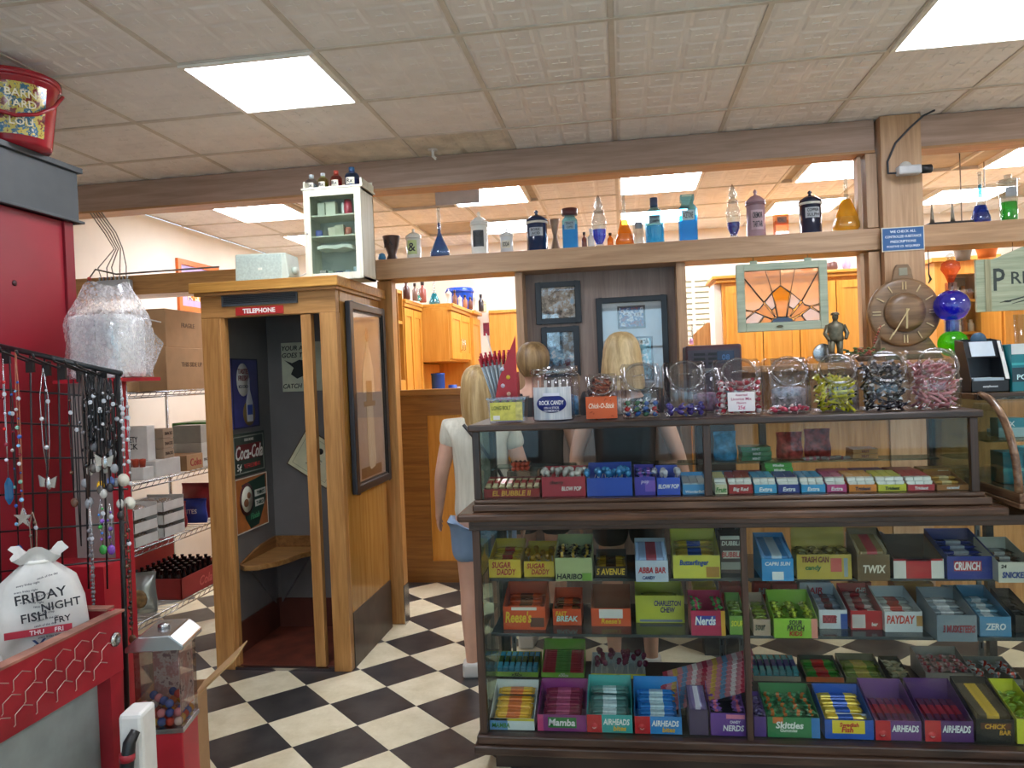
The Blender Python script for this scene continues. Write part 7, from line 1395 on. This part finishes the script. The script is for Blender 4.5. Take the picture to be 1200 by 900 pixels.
# hanging pots
for px, y0, y1, rp, c, lab in ((1128, 288, 305, 10, '#8f8478', 'grey tapered metal pot hanging under the beam, right of the post'), (1156, 286, 302, 12, '#d8702c', 'orange terracotta pot hanging under the beam at right')):
    YP = 5.6 if px < 1140 else 5.9; q, q2 = at(px, y0, Y=YP), at(px, y1, Y=YP); r_ = rp*YP/F_PX; h_ = q.z-q2.z; t = thing('hanging_pot', lab, 'pot', (q.x, YP, q2.z))
    obj('pot_body', MB().lathe([(r_*.7, 0), (r_*.75, h_*.3), (r_, h_), (r_*1.2, h_+.01), (r_*1.2, h_+.02), (r_*.9, h_+.02), (0, h_*.9)], 22), col(c, .4), t); obj('chain', MB().tube([(0, 0, h_+.01), (0, 0, HC-.001-q2.z)], .004, 6), col('#6a6258', .5), t)
t = thing('hanging_hook', 'thin black hook hanging under the beam right of the post', 'hook', (at(1088, 310, Y=4.8).x, 4.8, 2.05)); obj('hook_wire', MB().tube([(0, 0, .139), (.002, 0, .06), (0, 0, 0), (.01, 0, -.03), (-.004, 0, -.055)], [.003, .003, .004, .008, .003], 6), BLACK, t)
# ---------------------------------------------------------------- people
def skin_mesh(name, verts, edges, radii, sub=2, root=0):
    me = bpy.data.meshes.new(name); me.from_pydata(verts, edges, []); o = bpy.data.objects.new(name, me); COL.objects.link(o)
    m = o.modifiers.new('s', 'SKIN'); m.use_smooth_shade = True; s = o.modifiers.new('u', 'SUBSURF'); s.levels = sub; s.render_levels = sub
    for i, r_ in enumerate(radii): me.skin_vertices[0].data[i].radius = r_ if isinstance(r_, tuple) else (r_, r_)
    me.skin_vertices[0].data[root].use_root = True
    dg = bpy.context.evaluated_depsgraph_get(); dg.update(); out = bpy.data.meshes.new_from_object(o.evaluated_get(dg)); bpy.data.objects.remove(o); out.name = name
    for p in out.polygons: p.use_smooth = True
    return out
def person(loc, rz, H, label, shirt, shorts, skin, hair, style, arms, strap=False, sleeve='short', lean=0, wide=1.):
    s = H/1.70; t = thing('person', label, 'person', loc, rz)
    V = []; E = []; Rr = []
    def v(p, r_, link_=None):
        V.append((p[0]*s, p[1]*s, p[2]*s)); Rr.append(tuple(x*s for x in r_) if isinstance(r_, tuple) else r_*s)
        if link_ is not None: E.append((link_, len(V)-1))
        return len(V)-1
    L = lean
    pel = v((0, 0, .93), (.15*wide, .115)); wa = v((0, L*.3, 1.08), (.125*wide, .095), pel); ch = v((0, L*.7, 1.26), (.15*wide, .105), wa); sh = v((0, L, 1.39), (.10*wide, .075), ch); nk = v((0, L+.005, 1.46), .05, sh); hb = v((0, L+.015, 1.52), .058, nk); hm = v((0, L+.02, 1.585), (.073, .088), hb); ht = v((0, L+.012, 1.645), (.062, .072), hm)
    nose = v((0, L+.115, 1.575), .012, hm)
    for sd in (-1, 1):
        ear = v((sd*.085, L+.01, 1.58), .014, hm)
        k = arms[0 if sd < 0 else 1]; s0 = v((sd*.155*wide, L, 1.375), .056, sh); e0 = v((sd*k[0][0], k[0][1]+L, k[0][2]), .040, s0); mid = v(tuple((a+b)/2 for a, b in zip((sd*k[0][0], k[0][1]+L, k[0][2]), (sd*k[1][0], k[1][1]+L, k[1][2]))), .036, e0); w0_ = v((sd*k[1][0], k[1][1]+L, k[1][2]), .025, mid)
        W = Vector((sd*k[1][0], k[1][1]+L, k[1][2])); D = (W-Vector((sd*k[0][0], k[0][1]+L, k[0][2]))).normalized(); side = Vector((0, 1, 0)) if abs(D.y) < .8 else Vector((sd, 0, 0)); side = (side-D*side.dot(D)).normalized()
        pm = v(W+D*.05, (.022, .034), w0_)
        for f, (o_, ln) in enumerate(((-.030, .062), (-.010, .074), (.011, .070), (.030, .055))):
            b0 = v(W+D*.085+side*o_, .0092, pm); b1 = v(W+D*(.085+ln*.5)+side*o_*1.1-Vector((sd*.006, 0, 0)), .0085, b0); v(W+D*(.085+ln)+side*o_*1.1-Vector((sd*.02, 0, 0)), .007, b1)
        th = v(W+D*.03+side*.035, .011, pm); v(W+D*.065+side*.055, .009, th)
        hp = v((sd*.085*wide, 0, .86), (.088*wide, .09), pel); kn = v((sd*.09, .01, .48), .058, hp); cf = v((sd*.092, -.012, .34), .055, kn); an = v((sd*.092, -.01, .09), .035, cf); hl = v((sd*.092, 0, .04), .036, an); v((sd*.10, .13, .028), (.040, .026), hl)
    me = skin_mesh('body', V, E, Rr); sk = col(skin, .5, var=.04); me.materials.append(sk); link('body', me, t)
    for sd in (-1, 1): obj('eye', MB().ball((sd*.030*s, (L+.098)*s, 1.598*s), .010*s, n=8), col('#2a2a2e', .3), t)
    obj('mouth', MB().ball((0, (L+.098)*s, 1.545*s), .018*s, n=8, sz=(1.2, .4, .3)), col('#b0605a', .5), t)
    # clothes
    V2 = []; E2 = []; R2 = []
    def c(p, r_, l_=None):
        V2.append((p[0]*s, p[1]*s, p[2]*s)); R2.append(tuple(x*s for x in r_) if isinstance(r_, tuple) else r_*s)
        if l_ is not None: E2.append((l_, len(V2)-1))
        return len(V2)-1
    a0_ = c((0, 0, .84), (.180*wide, .145)); a = c((0, 0, .95), (.168*wide, .135), a0_); b = c((0, L*.3, 1.08), (.155*wide, .12), a); d = c((0, L*.7, 1.26), (.175*wide, .128), b); e = c((0, L, 1.385), (.125*wide, .092), d); c((0, L, 1.435), (.065, .06), e)
    for sd in (-1, 1):
        k = arms[0 if sd < 0 else 1]; s1 = c((sd*.16*wide, L, 1.378), .072, e); f_ = .5 if sleeve == 'short' else .35
        p_ = [a_+(b_-a_)*f_ for a_, b_ in zip((sd*.16*wide, L, 1.378), (sd*k[0][0], k[0][1]+L, k[0][2]))]; c(p_, .062, s1)
    me = skin_mesh('shirt', V2, E2, R2); me.materials.append(shirt); link('shirt', me, t)
    V2, E2, R2 = [], [], []
    a = c((0, 0, .95), (.168*wide, .13)); 
    for sd in (-1, 1): h1 = c((sd*.088*wide, 0, .84), (.105*wide, .11), a); c((sd*.092, .005, .62), .092, h1)
    me = skin_mesh('shorts', V2, E2, R2); me.materials.append(shorts); link('shorts', me, t)
    for sd in (-1, 1): obj('shoe', MB().prism([(-.05, 0), (.17, 0), (.17, .03), (.10, .055), (.03, .075), (-.05, .075)], 'x', -.045, .045, M=Matrix.Translation((sd*.096*s, 0, .0))), col('#c9c6c0', .6), t, bevel=.012)
    hc = Vector((0, (L+.004)*s, 1.615*s))
    hm_ = MB(); rr = random.Random(int(loc[0]*100)); hmt = HAIR(hair)
    n = 40; rows = 12
    def shell(zb, flare, top=.108, taper=0):
        vs = []; fs = []
        for j in range(rows+1):
            u = j/rows
            for k in range(n):
                a = -pi/2-pi+2*pi*k/n; fr = max(0, sin(a)); back = 1-fr
                zlow = zb+(1.60*s-zb+.05*s)*(max(0, sin(a)-.15)/.85)**.6 if sin(a) > .15 else zb
                ang = u*pi/2*1.0
                if u < .45:
                    q = u/.45; r_ = sin(q*pi/2); z = hc.z+top*s*cos(q*pi/2)
                    x, y = cos(a)*.094*s*r_**.8, sin(a)*.112*s*r_**.8
                else:
                    q = (u-.45)/.55; z = hc.z+(zlow-hc.z)*q; w_ = (1+flare*sin(q*pi*.6))*(1-taper*q*q); x, y = cos(a)*.094*s*w_, sin(a)*.112*s*w_-(q*.02*s if sin(a) < .3 else 0)
                rip = 1+.02*sin(13*a+u*3)+rr.uniform(-.012, .012); vs.append((hc.x+x*rip, hc.y+y*rip, z))
        for j in range(rows):
            for k in range(n): p, q = j*n+k, j*n+(k+1) % n; fs.append((p, q, q+n, p+n))
        hm_.add(vs, fs, 0, True)
    if style == 'short': shell(1.52*s, -.02, .100, .45)
    elif style == 'bob': shell(1.43*s, .16)
    else: shell(1.36*s, .10, .108, .25)
    obj('hair', hm_, hmt, t)
    if strap: obj('bag_strap', MB().tube([(-.08*s, -.11*s, 1.40*s), (.0, -.135*s, 1.30*s), (.10*s, -.13*s, 1.15*s), (.17*s, -.06*s, 1.0*s)], .009, 6), BLACK, t)
    return t
def HAIR(h):
    a, b = h; m = wood('z', a, b, .45); return m
BL = col('#1b1c22', .7, var=.1)
ribm = wood('z', '#dcd8c8', '#c4c0ae', .8)
dn = ((.24, .0, 1.10), (.23, .08, .87))
x1 = at(563, 480, Y=3.98).x; x2 = at(620, 430, Y=4.06).x; x3 = at(729, 430, Y=4.02).x
person((x1, 3.93, 0), rad(8), 1.60, 'blonde person in cream ribbed top with thin black strap, facing away', ribm, col('#7f97b3', .7), '#d3a48c', ('#d3b885', '#9c7c4c'), 'long', (((.22, -.02, 1.12), (.25, .10, .92)), dn), strap=True)
person((x2-.01, 4.34, 0), rad(-4), 1.73, 'person with short light brown hair and black shirt, facing away', BL, BL, '#d0a088', ('#a88a60', '#6f5636'), 'short', (((.23, .0, 1.10), (.18, .16, .95)), ((.23, .0, 1.10), (.18, .16, .95))), wide=1.02)
person((x3, 4.02, 0), rad(0), 1.74, 'person with blonde bob and black shirt, arms hanging, facing away', BL, BL, '#d3a48c', ('#d9c292', '#a3875a'), 'bob', (((.25, .0, 1.10), (.25, -.02, .86)), ((.26, .0, 1.10), (.31, -.01, .86))), wide=1.02)
